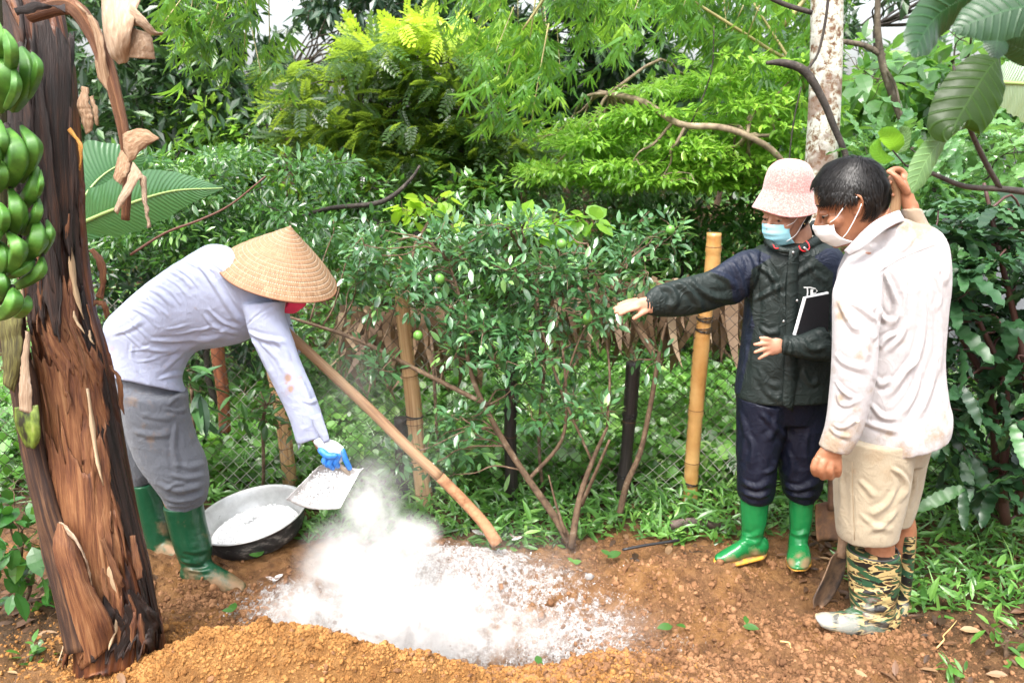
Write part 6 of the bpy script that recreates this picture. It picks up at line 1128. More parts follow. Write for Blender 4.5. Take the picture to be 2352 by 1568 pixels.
obj('shorts', so3, cloth('khaki_shorts', (.36, .30, .21), .9, 800, .001, stain=(.30, .21, .12), bd2=.003), p3, attrs=dict(s=spots(so3, [(1960, 1080, 10, .3), (2040, 1090, 20, .3), (2010, 1050, 25, .3), (1935, 1100, 12, .2)])))
obj('seam', [ptube([(1957, 1060, 2.474, .0012), (1959, 1140, 2.468, .0012), (1963, 1240, 2.476, .0012)], n=5)], pmat('brown_thread', (.30, .22, .13)), p3)
M_camo = rubber('camouflage_rubber', (.1, .1, .1), mud=(.30, .30, .27), camo=True, rough_=.35)
boot(p3, [(1946, 1262, 2066, 1264, Ym-.06, .075), (1948, 1310, 2067, 1310, Ym-.06, .072), (1952, 1360, 2060, 1360, Ym-.065, .066), (1956, 1398, 2052, 1400, Ym-.07, .058), (1962, 1424, 2050, 1426, Ym-.07, .052)],
     [(2048, 1396, 2046, 1452, Ym-.07, .046), (2010, 1392, 2006, 1460, Ym-.08, .050), (1966, 1394, 1962, 1456, Ym-.09, .050), (1925, 1408, 1920, 1446, Ym-.10, .046), (1890, 1410, 1888, 1434, Ym-.105, .036), (1880, 1412, 1880, 1424, Ym-.105, .026)], M_camo, mud=[(1895, 1425, 40, .8), (1945, 1435, 45, .75), (2010, 1455, 45, .6), (2040, 1300, 20, .2), (2000, 1400, 50, .45)], label='near camouflage rubber boot with muddy grey foot', fl=[(.007, 8, [(1960, 1402), (2000, 1420), (2048, 1432)]), (.006, 7, [(1956, 1380), (2000, 1400), (2050, 1402)]), (.005, 7, [(1952, 1355), (2000, 1362), (2060, 1352)])])
boot(p3, [(2060, 1218, 2098, 1221, Ym+.12, .055), (2062, 1290, 2094, 1290, Ym+.11, .05), (2058, 1350, 2088, 1350, Ym+.10, .046), (2050, 1396, 2082, 1398, Ym+.08, .044)], [(2086, 1386, 2084, 1424, Ym+.07, .04), (2060, 1386, 2058, 1428, Ym+.05, .044), (2030, 1396, 2030, 1430, Ym+.04, .042)], M_camo, mud=[(2080, 1400, 26, .5)], label='far camouflage rubber boot')
MX = pmat('camouflage_lining', (.03, .03, .028), rough=.6)
tt = np.linspace(0, 2*np.pi, 33); ctr = at(2006, 1263, Ym-.06)
obj('boot_rim', tube(np.array([ctr+np.array([.0800*math.cos(a), .073*math.sin(a), .004*math.sin(a)+.003]) for a in tt]), .0032, n=6, sub=1), MX, p3)
obj('hair', hairgeo(L3, 9, 6500, .042, lambda x, y: np.where(x > .066, .084, np.where(x > .03, .03, np.where(x > -.03, .024, -.042))), lift=.014, spread=1.5, puff=1.01), M_hair, p3)
eyes(L3, p3, .006)
obj('face_mask', maskgeo(L3, .066, .085, -.024, .122, .0008), M_maskw, p3); [obj('mask_strap', g, M_str, p3) for g in straps(L3, 1)]
# ================================================================ tools and vessels
# basin
Mal, n, b, out = newmat('dull_aluminium'); oc = coord(n); f = noise(n, oc, 14, 6, .7); c = ramp(n, f, [(.35, (.40, .41, .40)), (.6, (.62, .63, .62))]); c = mixc(n, .35, c, (.75, .75, .75)); n.links.new(c, b.inputs['Base Color']); b.inputs['Metallic'].default_value = .55; b.inputs['Roughness'].default_value = .42; bump(n, b, f, .001)
M_soot = pmat('sooty_pan', [(.35, (.012, .012, .013)), (.55, (.04, .04, .04)), (.66, (.22, .21, .19)), (.8, (.5, .49, .46))], scale=11, st=(1, 1, 2.5), rough=.6, metal=.2, nrough=.75, bs=40, bd=.001)
bc = gp(590, 1235, 0); bc = np.array([at(588, 1200, 3.22)[0], 3.22, gz(at(588, 1200, 3.22)[0], 3.22)+.020]); bu = nrm(np.array([-.13, -.10, 1.0]))
basin = thing('metal_basin', 'large round aluminium basin black with soot outside holding white lime', 'basin', tuple(bc))
b1 = nrm(np.cross(bu, [0, 1, 0])); b2 = np.cross(bu, b1); th = np.linspace(0, 2*np.pi, 72, endpoint=False)
def lathe(pr, c=bc, ax=(bu, b1, b2), wob=0): return rings(caps=False, R=np.array([c+ax[0]*h+r*(1+wob*np.sin(2*th))[:, None]*(np.cos(th)[:, None]*ax[1]+np.sin(th)[:, None]*ax[2]) for r, h in pr]))
obj('outer_wall', lathe(catmull([(.001, .001), (.12, .0), (.175, .004), (.196, .018), (.210, .05), (.219, .09), (.225, .108)], 4), wob=.01), M_soot, basin)
obj('inner_wall', lathe(catmull([(.225, .108), (.233, .112), (.232, .117), (.223, .113), (.213, .09), (.203, .05), (.186, .022), (.155, .012), (.1, .008), (.001, .008)], 4), wob=.01), Mal, basin)
r_ = np.random.RandomState(5); k = 1800; a = r_.uniform(0, 6.28, k); rr = .168*np.sqrt(r_.uniform(size=k)); hh = .044+.035*np.exp(-(rr/.10)**2)*(1+.4*np.cos(a+.5)); P = bc+bu*(hh+.002*r_.normal(size=k))[:, None]+b1*(rr*np.cos(a)-.01)[:, None]+b2*(rr*np.sin(a))[:, None]
lg_ = [scatter(nrm(iv), jf, P, r_.uniform(.003, .0085, (k, 1))*r_.uniform(.7, 1.2, (k, 3)), r_), lathe([(.001, .078), (.05, .072), (.09, .060), (.13, .048), (.165, .042), (.182, .036)], wob=.02)]
tag(obj('lime_powder', lg_, pmat('quicklime', [(.3, (.80, .80, .79)), (.6, (.88, .88, .88))], scale=60, rough=.95, spec=.1, bs=160, bd=.002), loc=tuple(bc)), 'white crumbly lime heaped in the metal basin', 'lime', kind='stuff')
# dustpan held over the pit
Yd = 2.80
dp = thing('dustpan', 'battered sheet metal dustpan streaked with lime held tilted by the blue and white glove', 'dustpan', tuple(at(745, 1110, Yd)))
A0, A1, A2, A3 = at(738, 1060, Yd+.0), at(822, 1082, Yd+.03), at(778, 1168, Yd-.05), at(656, 1144, Yd-.09)
U, V = np.meshgrid(np.linspace(0, 1, 26), np.linspace(0, 1, 24)); U3, V3 = U[..., None], V[..., None]
base_ = (1-U3)*(1-V3)*A0+U3*(1-V3)*A1+U3*V3*A2+(1-U3)*V3*A3
base_ = base_+(V3*(1-(2*U3-1)**2))*nrm(A3-A0)*.022; nn = nrm(np.cross(A1-A0, A3-A0)); nn = nn if np.dot(nn, CAM-A0) > 0 else -nn
lip = np.clip((np.abs(U-.5)-.42)/.08, 0, 1)**1.5*.022*(1-V*.55)+np.clip((.10-V)/.10, 0, 1)**1.5*.028+.003*fbm(np.column_stack([U.ravel()*5, V.ravel()*5]), 3, 4).reshape(U.shape)
sp_ = base_+nn*(lip+.012*(2*U-1)**2)[..., None]+(U3-.5)*lip[..., None]*.4
obj('pan', thick(rings(sp_, caps=False, closed=False), .0016), pmat('limed_tin', [(.32, (.20, .18, .17)), (.44, (.40, .39, .38)), (.6, (.58, .58, .58))], scale=14, st=(1, 1, 1), rough=.45, metal=.4, nrough=.7), dp)
k = 700; u = r_.beta(2.2, 2.2, k); v = r_.beta(2.5, 2, k); P = (1-u)[:, None]*((1-v)[:, None]*A0+v[:, None]*A3)+u[:, None]*((1-v)[:, None]*A1+v[:, None]*A2)+nn*(.006+.010*np.exp(-((u-.6)/.25)**2-((v-.45)/.3)**2)*r_.uniform(0, 1, k))[:, None]
tag(obj('lime_powder', scatter(nrm(iv), jf, P, r_.uniform(.0012, .005, (k, 1))*r_.uniform(.7, 1.2, (k, 3)), r_), bpy.data.materials['quicklime']), 'white lime sliding off the tilted dustpan', 'lime', kind='stuff')
obj('handle', ptube([(772, 1062, Yd-.005, .010), (792, 1078, Yd+.0, .009), (806, 1092, Yd+.02, .008)], n=10), pmat('tin_handle', (.3, .24, .18), rough=.6), dp)
# long pole leaning across the fence
M_hoe = pmat('worn_wood_handle', [(.3, (.17, .085, .04)), (.5, (.30, .17, .085)), (.7, (.42, .27, .14))], src='tc', st=(6, 2, 1), scale=2, rough=.65, bs=6, bst=(8, 2, 1), bd=.0015)
pole = thing('long_wooden_pole', 'long tan wooden pole slanting from the bent person down to the lime covered heap', 'pole', tuple(gp(1135, 1240)))
obj('shaft', ptube([(636, 742, 3.10, .0185), (700, 800, 3.09, .019), (780, 875, 3.07, .020), (860, 950, 3.05, .0205), (940, 1030, 3.03, .021), (1010, 1095, 3.01, .021)], n=16, sub=6), M_hoe, pole)
obj('muddy_end', ptube([(1010, 1095, 3.01, .0215), (1060, 1145, 3.0, .022), (1110, 1200, 2.98, .023), (1142, 1248, 2.96, .025)], n=16, sub=6), pmat('mud_coated_wood', [(.3, (.20, .09, .04)), (.6, (.40, .20, .10))], scale=25, rough=.9, bs=60, bd=.006), pole)
# man's shovel
M_steel = pmat('muddy_steel', [(.35, (.07, .05, .04)), (.5, (.20, .12, .07)), (.7, (.32, .2, .12))], scale=14, rough=.7, metal=.15, bs=60, bd=.003)
sv = thing('shovel', 'shovel with pale wooden handle and muddy pointed blade held by the man', 'shovel', tuple(gp(1880, 1392)))
obj('handle', ptube([(2053, 408, Ym+.145, .0175), (2056, 480, Ym+.16, .0175), (2010, 700, Ym+.185, .0175), (1960, 950, Ym+.19, .0175), (1938, 1120, Ym+.18, .017), (1932, 1200, Ym+.16, .016)], n=14, sub=6), M_hoe, sv)
obj('socket', ptube([(1933, 1190, Ym+.165, .019), (1936, 1240, Ym+.15, .018), (1930, 1280, Ym+.13, .016)], n=12), M_steel, sv)
Lb = [at(1908, 1280, Ym+.10), at(1888, 1330, Ym+.07), at(1868, 1372, Ym+.05), at(1868, 1396, Ym+.05)]; Rb = [at(1946, 1262, Ym+.14), at(1938, 1316, Ym+.15), at(1912, 1370, Ym+.12), at(1886, 1398, Ym+.08)]
U = sheet(Lb, Rb, 8, 12); v = U['v'].reshape(-1, 12, 3); s_ = np.linspace(-1, 1, 12); v += (np.array([.25, .9, .1])*.022)[None, None]*(s_**2*-1+1)[None, :, None]; U['v'] = v.reshape(-1, 3)
obj('blade', thick(U, .004), M_steel, sv)
sp2 = thing('spade', 'rusty flat spade standing upright between the woman and the man', 'spade', tuple(gp(1895, 1250)))
M_rust = pmat('rusty_plate', [(.3, (.08, .05, .04)), (.5, (.19, .10, .06)), (.65, (.30, .15, .07)), (.8, (.36, .22, .12))], scale=10, rough=.75, nrough=.7, bs=50, bd=.003)
Ys = 3.02; U = sheet([at(1872, 1158, Ys), at(1872, 1200, Ys), at(1876, 1242, Ys)], [at(1946, 1152, Ys+.02), at(1948, 1200, Ys+.02), at(1946, 1246, Ys+.02)], 6, 12); v = U['v'].reshape(-1, 12, 3); v[:, :, 1] += .018*(1-np.linspace(-1, 1, 12)**2); U['v'] = v.reshape(-1, 3)
obj('blade', thick(U, .004), M_rust, sp2); obj('shaft', ptube([(1909, 1170, Ys+.012, .014), (1911, 1080, Ys, .014), (1926, 850, Ys-.04, .015), (1944, 640, Ys-.08, .015)], n=12), M_rust, sp2)
# notebook under the woman's arm
nb = thing('notebook', 'black covered notebook with white page edges tucked under the jacket sleeve', 'notebook', tuple(at(1860, 770, Yw-.15)))
Yn = Yw-.155; q = [at(1852, 684, Yn), at(1905, 674, Yn+.02), at(1900, 772, Yn+.01), at(1828, 768, Yn-.01)]
def slab(q, d, off=np.zeros(3)):
    q = np.array(q); n0 = nrm(np.cross(q[1]-q[0], q[3]-q[0])); n0 = n0 if n0[1] > 0 else -n0; a = q+off; return G(np.vstack([a, a+n0*d]), np.array([[0, 1, 2, 3], [7, 6, 5, 4], [0, 4, 5, 1], [1, 5, 6, 2], [2, 6, 7, 3], [3, 7, 4, 0]]))
obj('cover', slab(q, .002, np.array([0, -.004, 0])), pmat('black_cover', (.010, .010, .012), rough=.35), nb, smooth=False)
obj('pages', slab([at(1848, 683, Yn), at(1903, 671, Yn+.02), at(1898, 770, Yn+.01), at(1824, 769, Yn-.01)], .010, np.array([0, -.001, 0])), pmat('white_paper', (.75, .76, .78), rough=.7), nb, smooth=False)
# chest lettering on the jacket: T, a small figure-like blob and P in pale grey
def stroke(L, w_, m_=None): return [thick(sheet([at(x0-nx*w_, y0-ny*w_, yy) for x0, y0, nx, ny, yy in L], [at(x0+nx*w_, y0+ny*w_, yy) for x0, y0, nx, ny, yy in L], 1, 2), .001)]
Yt = Yw-.136; M_prn = pmat('pale_print', (.55, .56, .56), rough=.6)
pr_ = stroke([(1846, 660, 0, 1, Yt), (1861, 660, 0, 1, Yt), (1869, 662, 0, 1, Yt)], 1.3)+stroke([(1854, 660, 1, 0, Yt), (1855, 670, 1, 0, Yt), (1854, 681, 1, 0, Yt)], 1.5)+stroke([(1868, 662, 0, 1, Yt), (1874, 663, .5, .9, Yt+.002), (1877, 668, 1, 0, Yt+.002), (1874, 673, .5, -.9, Yt+.002), (1867, 674, 0, -1, Yt)], 1.2)+stroke([(1865, 664, 1, 0, Yt), (1864, 670, 1, 0, Yt), (1865, 679, 1, 0, Yt)], 3.0)
obj('chest_lettering', pr_, M_prn, p2, smooth=False)
# ================================================================ big banana plant on the left
bp = thing('banana_plant', 'old banana plant with peeling brown trunk and withered hanging leaves at the left edge', 'banana plant', tuple(gp(270, 1510)))
def fibre(name, stops, sc=1.5, st=(16, 2.2, 1), rough_=.6, bd=.004):
    m, n, b, out = newmat(name); f = noise(n, coord(n, 'tc', st), sc, 7, .68, .4); f2 = noise(n, coord(n), 5.5, 4); c = ramp(n, mth(n, 'ADD', mth(n, 'MULTIPLY', f, .75), mth(n, 'MULTIPLY', f2, .25)), stops)
    n.links.new(c, b.inputs['Base Color']); b.inputs['Roughness'].default_value = rough_; b.inputs['Specular IOR Level'].default_value = .4; bump(n, b, mth(n, 'ADD', f, mth(n, 'MULTIPLY', noise(n, coord(n, 'tc', (60, 3, 1)), 2, 4), .5)), bd); return m
M_stem = fibre('banana_trunk', [(.34, (.012, .006, .005)), (.46, (.04, .014, .008)), (.56, (.12, .038, .014)), (.66, (.24, .10, .035)), (.78, (.36, .2, .09))], rough_=.4, bd=.008)
M_stemd = fibre('banana_trunk_dark', [(.40, (.007, .004, .003)), (.54, (.020, .009, .006)), (.66, (.07, .027, .012)), (.8, (.17, .08, .03))], rough_=.62, bd=.007)
M_dryl = fibre('dry_banana_leaf', [(.3, (.12, .06, .03)), (.5, (.30, .18, .10)), (.68, (.52, .38, .26))], 1.4, (14, 3, 1), .7, .006)
M_pale = fibre('pale_dry_leaf', [(.3, (.20, .12, .07)), (.5, (.38, .27, .18)), (.68, (.55, .44, .34))], 1.4, (14, 3, 1), .7, .005)
Yt = 2.38
ST = [(-60, -60, 120, -60, 2.62, .10), (0, 60, 150, 60, 2.58, .10), (30, 200, 172, 200, 2.54, .105), (50, 400, 186, 400, 2.50, .11), (66, 560, 198, 560, 2.47, .115), (78, 700, 218, 700, 2.44, .12), (92, 800, 246, 800, 2.42, .122), (104, 900, 266, 900, 2.41, .124), (124, 1050, 292, 1050, 2.39, .126), (142, 1180, 318, 1180, 2.37, .130), (158, 1300, 346, 1300, 2.35, .135), (172, 1400, 366, 1400, 2.33, .14), (180, 1480, 376, 1460, 2.32, .145), (188, 1560, 372, 1520, 2.30, .145)]
ST = [(a+(5 if b > 500 else 0), b, c-(9 if b > 500 else 3), d, e, f) for a, b, c, d, e, f in ST]
g = loft(ST, n=150, sub=14); th = g['tc'][:, 0]*2*np.pi; t = g['tc'][:, 1]; N = vnormals(g['v'], g['f'])
q = np.column_stack([np.cos(th)*3.2, np.sin(th)*3.2, t*5]); f = fbm(q, 3, 2); st_ = fbm(np.column_stack([np.cos(th)*14, np.sin(th)*14, t*9]), 3, 6)
sheath = np.floor((th/(2*np.pi)*5+t*3.2+.25*f)); lip_ = np.mod(th/(2*np.pi)*5+t*3.2+.25*f, 1.0)
g['v'] += N*(.010*f+.005*st_+.012*lip_**3+.003*vn(np.column_stack([np.cos(th)*40, np.sin(th)*40, t*16]), 3))[:, None]
obj('trunk', g, M_stem, bp)
def flap(L, R_, m_, name='dry_sheath', n=14, bulge=.02, jag=.006, seed=0, sub=10, lab=None, par=None, cru=None):
    rs_ = np.random.RandomState(seed); A = catmull(np.array([at(*x) for x in L]), sub); B = catmull(np.array([at(*x) for x in R_]), sub); k = len(A); cru = .025*np.linalg.norm(A-B, axis=1).mean() if cru is None else cru; sm = lambda z: np.column_stack([fbm(np.column_stack([np.arange(k)*.45+z, np.full(k, q_*7.0)]), 3, seed) for q_ in range(3)]); A = A+sm(0)*jag*.5; B = B+sm(50)*jag*.7; bulge = min(bulge, .22*np.linalg.norm(A-B, axis=1).mean()) if bulge < .045 else bulge
    tt = np.linspace(0, 1, n); P = A[:, None]*(1-tt)[None, :, None]+B[:, None]*tt[None, :, None]; c = nrm(CAM-A.mean(0)); P = P+c*(bulge*np.sin(tt*np.pi))[None, :, None]
    cr_ = 1-2*np.abs(fbm(np.column_stack([np.repeat(np.arange(k), n)*.22, np.tile(tt, k)*6]), 4, seed)).reshape(k, n); P = P+c*(cru*cr_)[..., None]
    gg = rings(P, caps=False, closed=False); gg['tc'] = np.column_stack([np.tile(tt, k)*.4, np.repeat(np.linspace(0, 1, k), n)]); return obj(name, thick(gg, .003), m_, par or bp)
M_tan = fibre('tan_sheath', [(.34, (.035, .014, .008)), (.45, (.11, .038, .016)), (.56, (.21, .088, .035)), (.68, (.33, .18, .085))], 1.8, (22, 1.6, 1), .6, .007)
def patch(t0, t1, a0, a1, m_, off=.010, seed=0, n=28, k=36, name='dry_sheath', taper=.5, curl=.02):
    """a peeling sheath lying on the trunk surface between two angles; angle 0.5..1 faces the camera"""
    rs_ = np.random.RandomState(seed); A = []
    for s in ST: A.append([*at(s[0], s[1], s[4]), *at(s[2], s[3], s[4]), s[5]])
    A = catmull(A, 14); m0 = len(A)-1; R = []
    col = np.linspace(0, 1, n); rag = np.clip(.5+.9*fbm(np.column_stack([col*11, np.full(n, seed*1.7)]), 3, seed), 0, 1)*.35; rg2 = np.clip(.5+.9*fbm(np.column_stack([col*9, np.full(n, seed*2.7)]), 3, seed+5), 0, 1)*.2
    for i in range(k):
        tt = i/(k-1); w_ = 1-taper*tt**2; hw = (a1-a0)/2*w_*(1+.14*float(fbm(np.array([[tt*14, seed*3.1]]), 3, seed)[0])); ac = (a0+a1)/2+.02*math.sin(tt*5+seed); ang = 2*np.pi*(ac+np.linspace(-hw, hw, n)); e = np.abs(np.linspace(-1, 1, n)); row = []
        for j in range(n):
            tj = tt*(1-rag[j])+rg2[j]*(1-tt); f_ = min((t0+(t1-t0)*tj)*m0, m0-1e-6); i0 = int(f_); a = A[i0]+(A[i0+1]-A[i0])*(f_-i0); C = (a[:3]+a[3:6])/2; u = (a[3:6]-a[:3])/2; r = nrm(C-CAM); v = nrm(r-np.dot(r, nrm(u))*nrm(u))*a[6]
            o = 1+(off+curl*e[j]**3*(.5+.5*math.sin(tt*9+seed))+curl*max(0, tt-.85)*3*(1 if j % 3 else .3))/a[6]+.035*float(fbm(np.array([[col[j]*9, tt*5+seed]]), 3, seed)[0]); row.append(C+math.cos(ang[j])*o*u+math.sin(ang[j])*o*v)
        R.append(row)
    gg = rings(np.array(R), caps=False, closed=False); gg['tc'] = np.column_stack([np.tile(np.linspace(0, .4, n), k), np.repeat(np.linspace(0, 1, k), n)])
    return obj(name, thick(gg, .003), m_, bp)
patch(.42, .90, .57, .93, M_tan, .008, 1, taper=.15, curl=.004); patch(.56, .99, .66, .88, M_tan, .014, 2, taper=.35, curl=.010); patch(.32, .58, .76, .92, M_tan, .008, 3, taper=.1, curl=.008); patch(.66, .98, .56, .64, M_stem, .014, 4, taper=.3); patch(.12, .48, .70, .86, M_stemd, .012, 5, taper=.2); patch(.80, .99, .78, .94, M_stemd, .014, 6, taper=-.1); patch(.58, .90, .52, .60, M_tan, .010, 7, taper=.3); patch(.05, .36, .80, .97, M_stemd, .010, 8, taper=.1); patch(.0, .40, .50, .82, M_stemd, .008, 9, taper=.1); patch(.36, .99, .90, .985, M_stemd, .006, 10, taper=.1, curl=.004)
def shards(k, seed, m_, name):
    rs_ = np.random.RandomState(seed); A = []
    for s in ST: A.append([*at(s[0], s[1], s[4]), *at(s[2], s[3], s[4]), s[5]])
    A = catmull(A, 14); m0 = len(A)-1; gs = []
    for j in range(k):
        t0 = rs_.uniform(.25, .95); ln = rs_.uniform(.02, .12); a0 = rs_.uniform(.52, .99); hw = rs_.uniform(.003, .014); lf = rs_.uniform(.004, .03)*(rs_.uniform() < .5); R = []
        for i in range(9):
            tt = i/8; a = A[min(m0, int(round((t0+ln*tt)*m0)))]; f_ = (t0+ln*tt)*m0; i0 = min(int(f_), m0-1); a = A[i0]+(A[i0+1]-A[i0])*(f_-i0); C = (a[:3]+a[3:6])/2; u = (a[3:6]-a[:3])/2; r = nrm(C-CAM); v = nrm(r-np.dot(r, nrm(u))*nrm(u))*a[6]
            w_ = hw*math.sin(math.pi*min(1, .15+tt*.85))*(1+.3*math.sin(i*2+j)); ang = 2*np.pi*(a0+.006*math.sin(tt*4+j)+np.array([-w_, 0, w_])); o = 1+(.016+lf*tt**2+np.array([0, .003, 0]))/.125
            R.append(C+(np.cos(ang)*o)[:, None]*u+(np.sin(ang)*o)[:, None]*v)
        gg = rings(np.array(R), caps=False, closed=False); gg['tc'] = np.column_stack([np.tile([0, .03, .06], 9)+j*.137, np.repeat(np.linspace(0, .3, 9), 3)]); gs.append(gg)
    return obj(name, thick(merge(gs), .0015), m_, bp)
shards(30, 41, M_tan, 'peeling_fibre'); shards(12, 43, fibre('pale_fibre', [(.3, (.30, .19, .10)), (.7, (.55, .42, .27))]), 'peeling_fibre')
# bottom sheath curling off, ragged bits along the right edge
flap([(130, 1200, 2.25), (118, 1250, 2.22), (140, 1340, 2.2), (160, 1440, 2.2), (185, 1540, 2.2)], [(158, 1215, 2.24), (190, 1280, 2.2), (215, 1350, 2.18), (255, 1420, 2.18), (262, 1470, 2.2)], M_tan, seed=3, bulge=.05)
flap([(120, 1195, 2.26), (150, 1205, 2.2), (185, 1250, 2.16), (205, 1300, 2.17)], [(135, 1215, 2.26), (160, 1230, 2.19), (190, 1275, 2.15), (212, 1345, 2.17)], M_pale, seed=4, bulge=.02)
for i, (L, R_) in enumerate([([(205, 575, 2.42), (222, 600, 2.4), (232, 650, 2.4), (222, 680, 2.4)], [(215, 572, 2.42), (240, 600, 2.4), (243, 640, 2.4), (236, 690, 2.4)]), ([(212, 690, 2.42), (240, 692, 2.38), (252, 720, 2.38)], [(214, 705, 2.42), (232, 702, 2.38), (242, 735, 2.38)]), ([(252, 840, 2.4), (270, 870, 2.38), (276, 930, 2.38)], [(258, 842, 2.4), (280, 880, 2.37), (284, 952, 2.38)]), ([(158, 300, 2.46), (180, 330, 2.43), (186, 380, 2.43)], [(165, 295, 2.46), (190, 340, 2.42), (182, 392, 2.43)]), ([(95, 770, 2.35), (118, 790, 2.3), (130, 815, 2.29)], [(90, 780, 2.35), (108, 800, 2.3), (128, 822, 2.29)]), ([(300, 1230, 2.3), (305, 1290, 2.28), (318, 1330, 2.27)], [(308, 1228, 2.3), (322, 1280, 2.27), (330, 1322, 2.26)]), ([(232, 1240, 2.24), (262, 1320, 2.22), (282, 1350, 2.22)], [(240, 1236, 2.24), (275, 1310, 2.21), (284, 1345, 2.22)])]):
    flap(L, R_, M_tan if i != 3 else fibre('orange_peel', [(.3, (.3, .12, .02)), (.7, (.6, .3, .06))]), seed=10+i, bulge=.012, n=7)
# dead leaf stalk arching over to the right with dry leaves
obj('dead_leaf_stalk', ptube([(70, 35, 2.3, .02), (160, 15, 2.28, .022), (210, 70, 2.26, .021), (245, 150, 2.24, .02), (270, 240, 2.22, .016), (288, 330, 2.2, .014), (292, 420, 2.2, .012), (288, 505, 2.2, .011)], n=12, sub=6), M_tan, bp)
flap([(150, -20, 2.3), (190, 20, 2.27), (215, 90, 2.25), (225, 180, 2.24)], [(165, 10, 2.27), (225, 60, 2.24), (240, 120, 2.22), (262, 230, 2.22)], M_dryl, 'dry_leaf', seed=20, bulge=.03)
flap([(30, 20, 2.25), (90, 5, 2.22), (150, 30, 2.2)], [(40, 36, 2.25), (92, 24, 2.22), (150, 10, 2.24)], M_stemd, 'dry_leaf', seed=21)
flap([(235, -20, 2.15), (238, 60, 2.1), (252, 120, 2.1), (275, 148, 2.12)], [(330, -20, 2.12), (310, 40, 2.05), (300, 90, 2.05), (292, 140, 2.1)], M_pale, 'dry_leaf', n=12, seed=22, bulge=.04, jag=.003)
flap([(300, 10, 2.05), (335, 45, 2.03), (360, 72, 2.04), (377, 74, 2.05)], [(292, 60, 2.08), (320, 62, 2.05), (345, 80, 2.05), (372, 82, 2.06)], M_pale, 'dry_leaf', n=8, seed=23, bulge=.015, jag=.002)
flap([(292, 60, 2.08), (290, 100, 2.08), (288, 132, 2.09)], [(345, 78, 2.07), (352, 100, 2.07), (355, 134, 2.08)], M_pale, 'dry_leaf', n=10, seed=24, bulge=.02, jag=.003)
flap([(190, 200, 2.22), (180, 240, 2.2), (188, 270, 2.2), (200, 310, 2.2)], [(205, 205, 2.22), (205, 240, 2.2), (215, 270, 2.2), (212, 300, 2.2)], M_dryl, 'dry_leaf', n=6, seed=25)
flap([(206, 225, 2.21), (214, 255, 2.2), (222, 288, 2.2)], [(212, 220, 2.21), (224, 252, 2.2), (225, 290, 2.2)], M_dryl, 'dry_leaf', n=4, seed=26)
flap([(282, 310, 2.18), (296, 300, 2.15), (330, 296, 2.13), (368, 316, 2.12)], [(285, 350, 2.18), (300, 372, 2.15), (320, 350, 2.13), (345, 332, 2.13)], M_dryl, 'dry_leaf', n=12, seed=27, bulge=.035)
flap([(282, 345, 2.18), (268, 380, 2.16), (262, 410, 2.15)], [(300, 372, 2.16), (296, 396, 2.14), (278, 425, 2.14)], M_dryl, 'dry_leaf', n=8, seed=28)
flap([(308, 372, 2.13), (290, 420, 2.12), (262, 480, 2.12)], [(328, 405, 2.12), (310, 430, 2.11), (268, 492, 2.12)], M_pale, 'dry_leaf', n=7, seed=29)
flap([(322, 400, 2.12), (328, 450, 2.12), (342, 525, 2.12)], [(336, 408, 2.12), (338, 460, 2.12), (344, 520, 2.12)], M_pale, 'dry_leaf', n=4, seed=30, bulge=.006)
# smaller sucker stem left of the trunk
bs_ = thing('banana_sucker', 'slim dark banana stem with a green patch left of the big peeling trunk', 'banana plant', tuple(gp(190, 1500)))
gg = loft([(-20, 720, 52, 720, 2.30, .04), (5, 800, 62, 800, 2.29, .035), (28, 900, 86, 895, 2.28, .033), (45, 1000, 94, 990, 2.27, .03), (60, 1080, 112, 1075, 2.26, .03), (82, 1180, 142, 1180, 2.25, .04), (108, 1300, 190, 1300, 2.24, .05), (135, 1400, 220, 1400, 2.23, .055), (155, 1500, 250, 1490, 2.22, .06)], n=44, sub=8); N = vnormals(gg['v'], gg['f']); gg['v'] += N*(.006*fbm(gg['v']*np.array([30, 30, 8]), 3, 5))[:, None]
obj('stem', gg, fibre('dark_stem', [(.36, (.012, .008, .008)), (.5, (.045, .022, .014)), (.62, (.14, .07, .035)), (.74, (.30, .2, .10))], bd=.006), bs_)
flap([(35, 935, 2.235), (38, 975, 2.225), (58, 1020, 2.22), (70, 1028, 2.22)], [(88, 930, 2.225), (92, 970, 2.215), (92, 1000, 2.215), (80, 1030, 2.22)], pmat('green_sheath', [(.38, (.012, .012, .006)), (.46, (.06, .09, .012)), (.6, (.14, .20, .025)), (.75, (.26, .28, .09))], scale=38, st=(1, 1, .4), rough=.45), 'green_sheath', par=bs_, seed=31, bulge=.02, jag=.001, cru=.001)
flap([(62, 760, 2.24), (50, 830, 2.22), (46, 880, 2.215), (45, 940, 2.22)], [(66, 765, 2.24), (66, 840, 2.215), (72, 890, 2.21), (72, 950, 2.215)], M_pale, par=bs_, seed=32, bulge=.012)
flap([(-10, 700, 2.25), (0, 760, 2.24), (8, 830, 2.23), (10, 880, 2.23)], [(52, 700, 2.25), (50, 760, 2.235), (48, 830, 2.225), (30, 900, 2.23)], fibre('green_brown_sheath', [(.35, (.02, .018, .008)), (.5, (.09, .08, .025)), (.65, (.22, .22, .07))]), par=bs_, seed=33, bulge=.03)
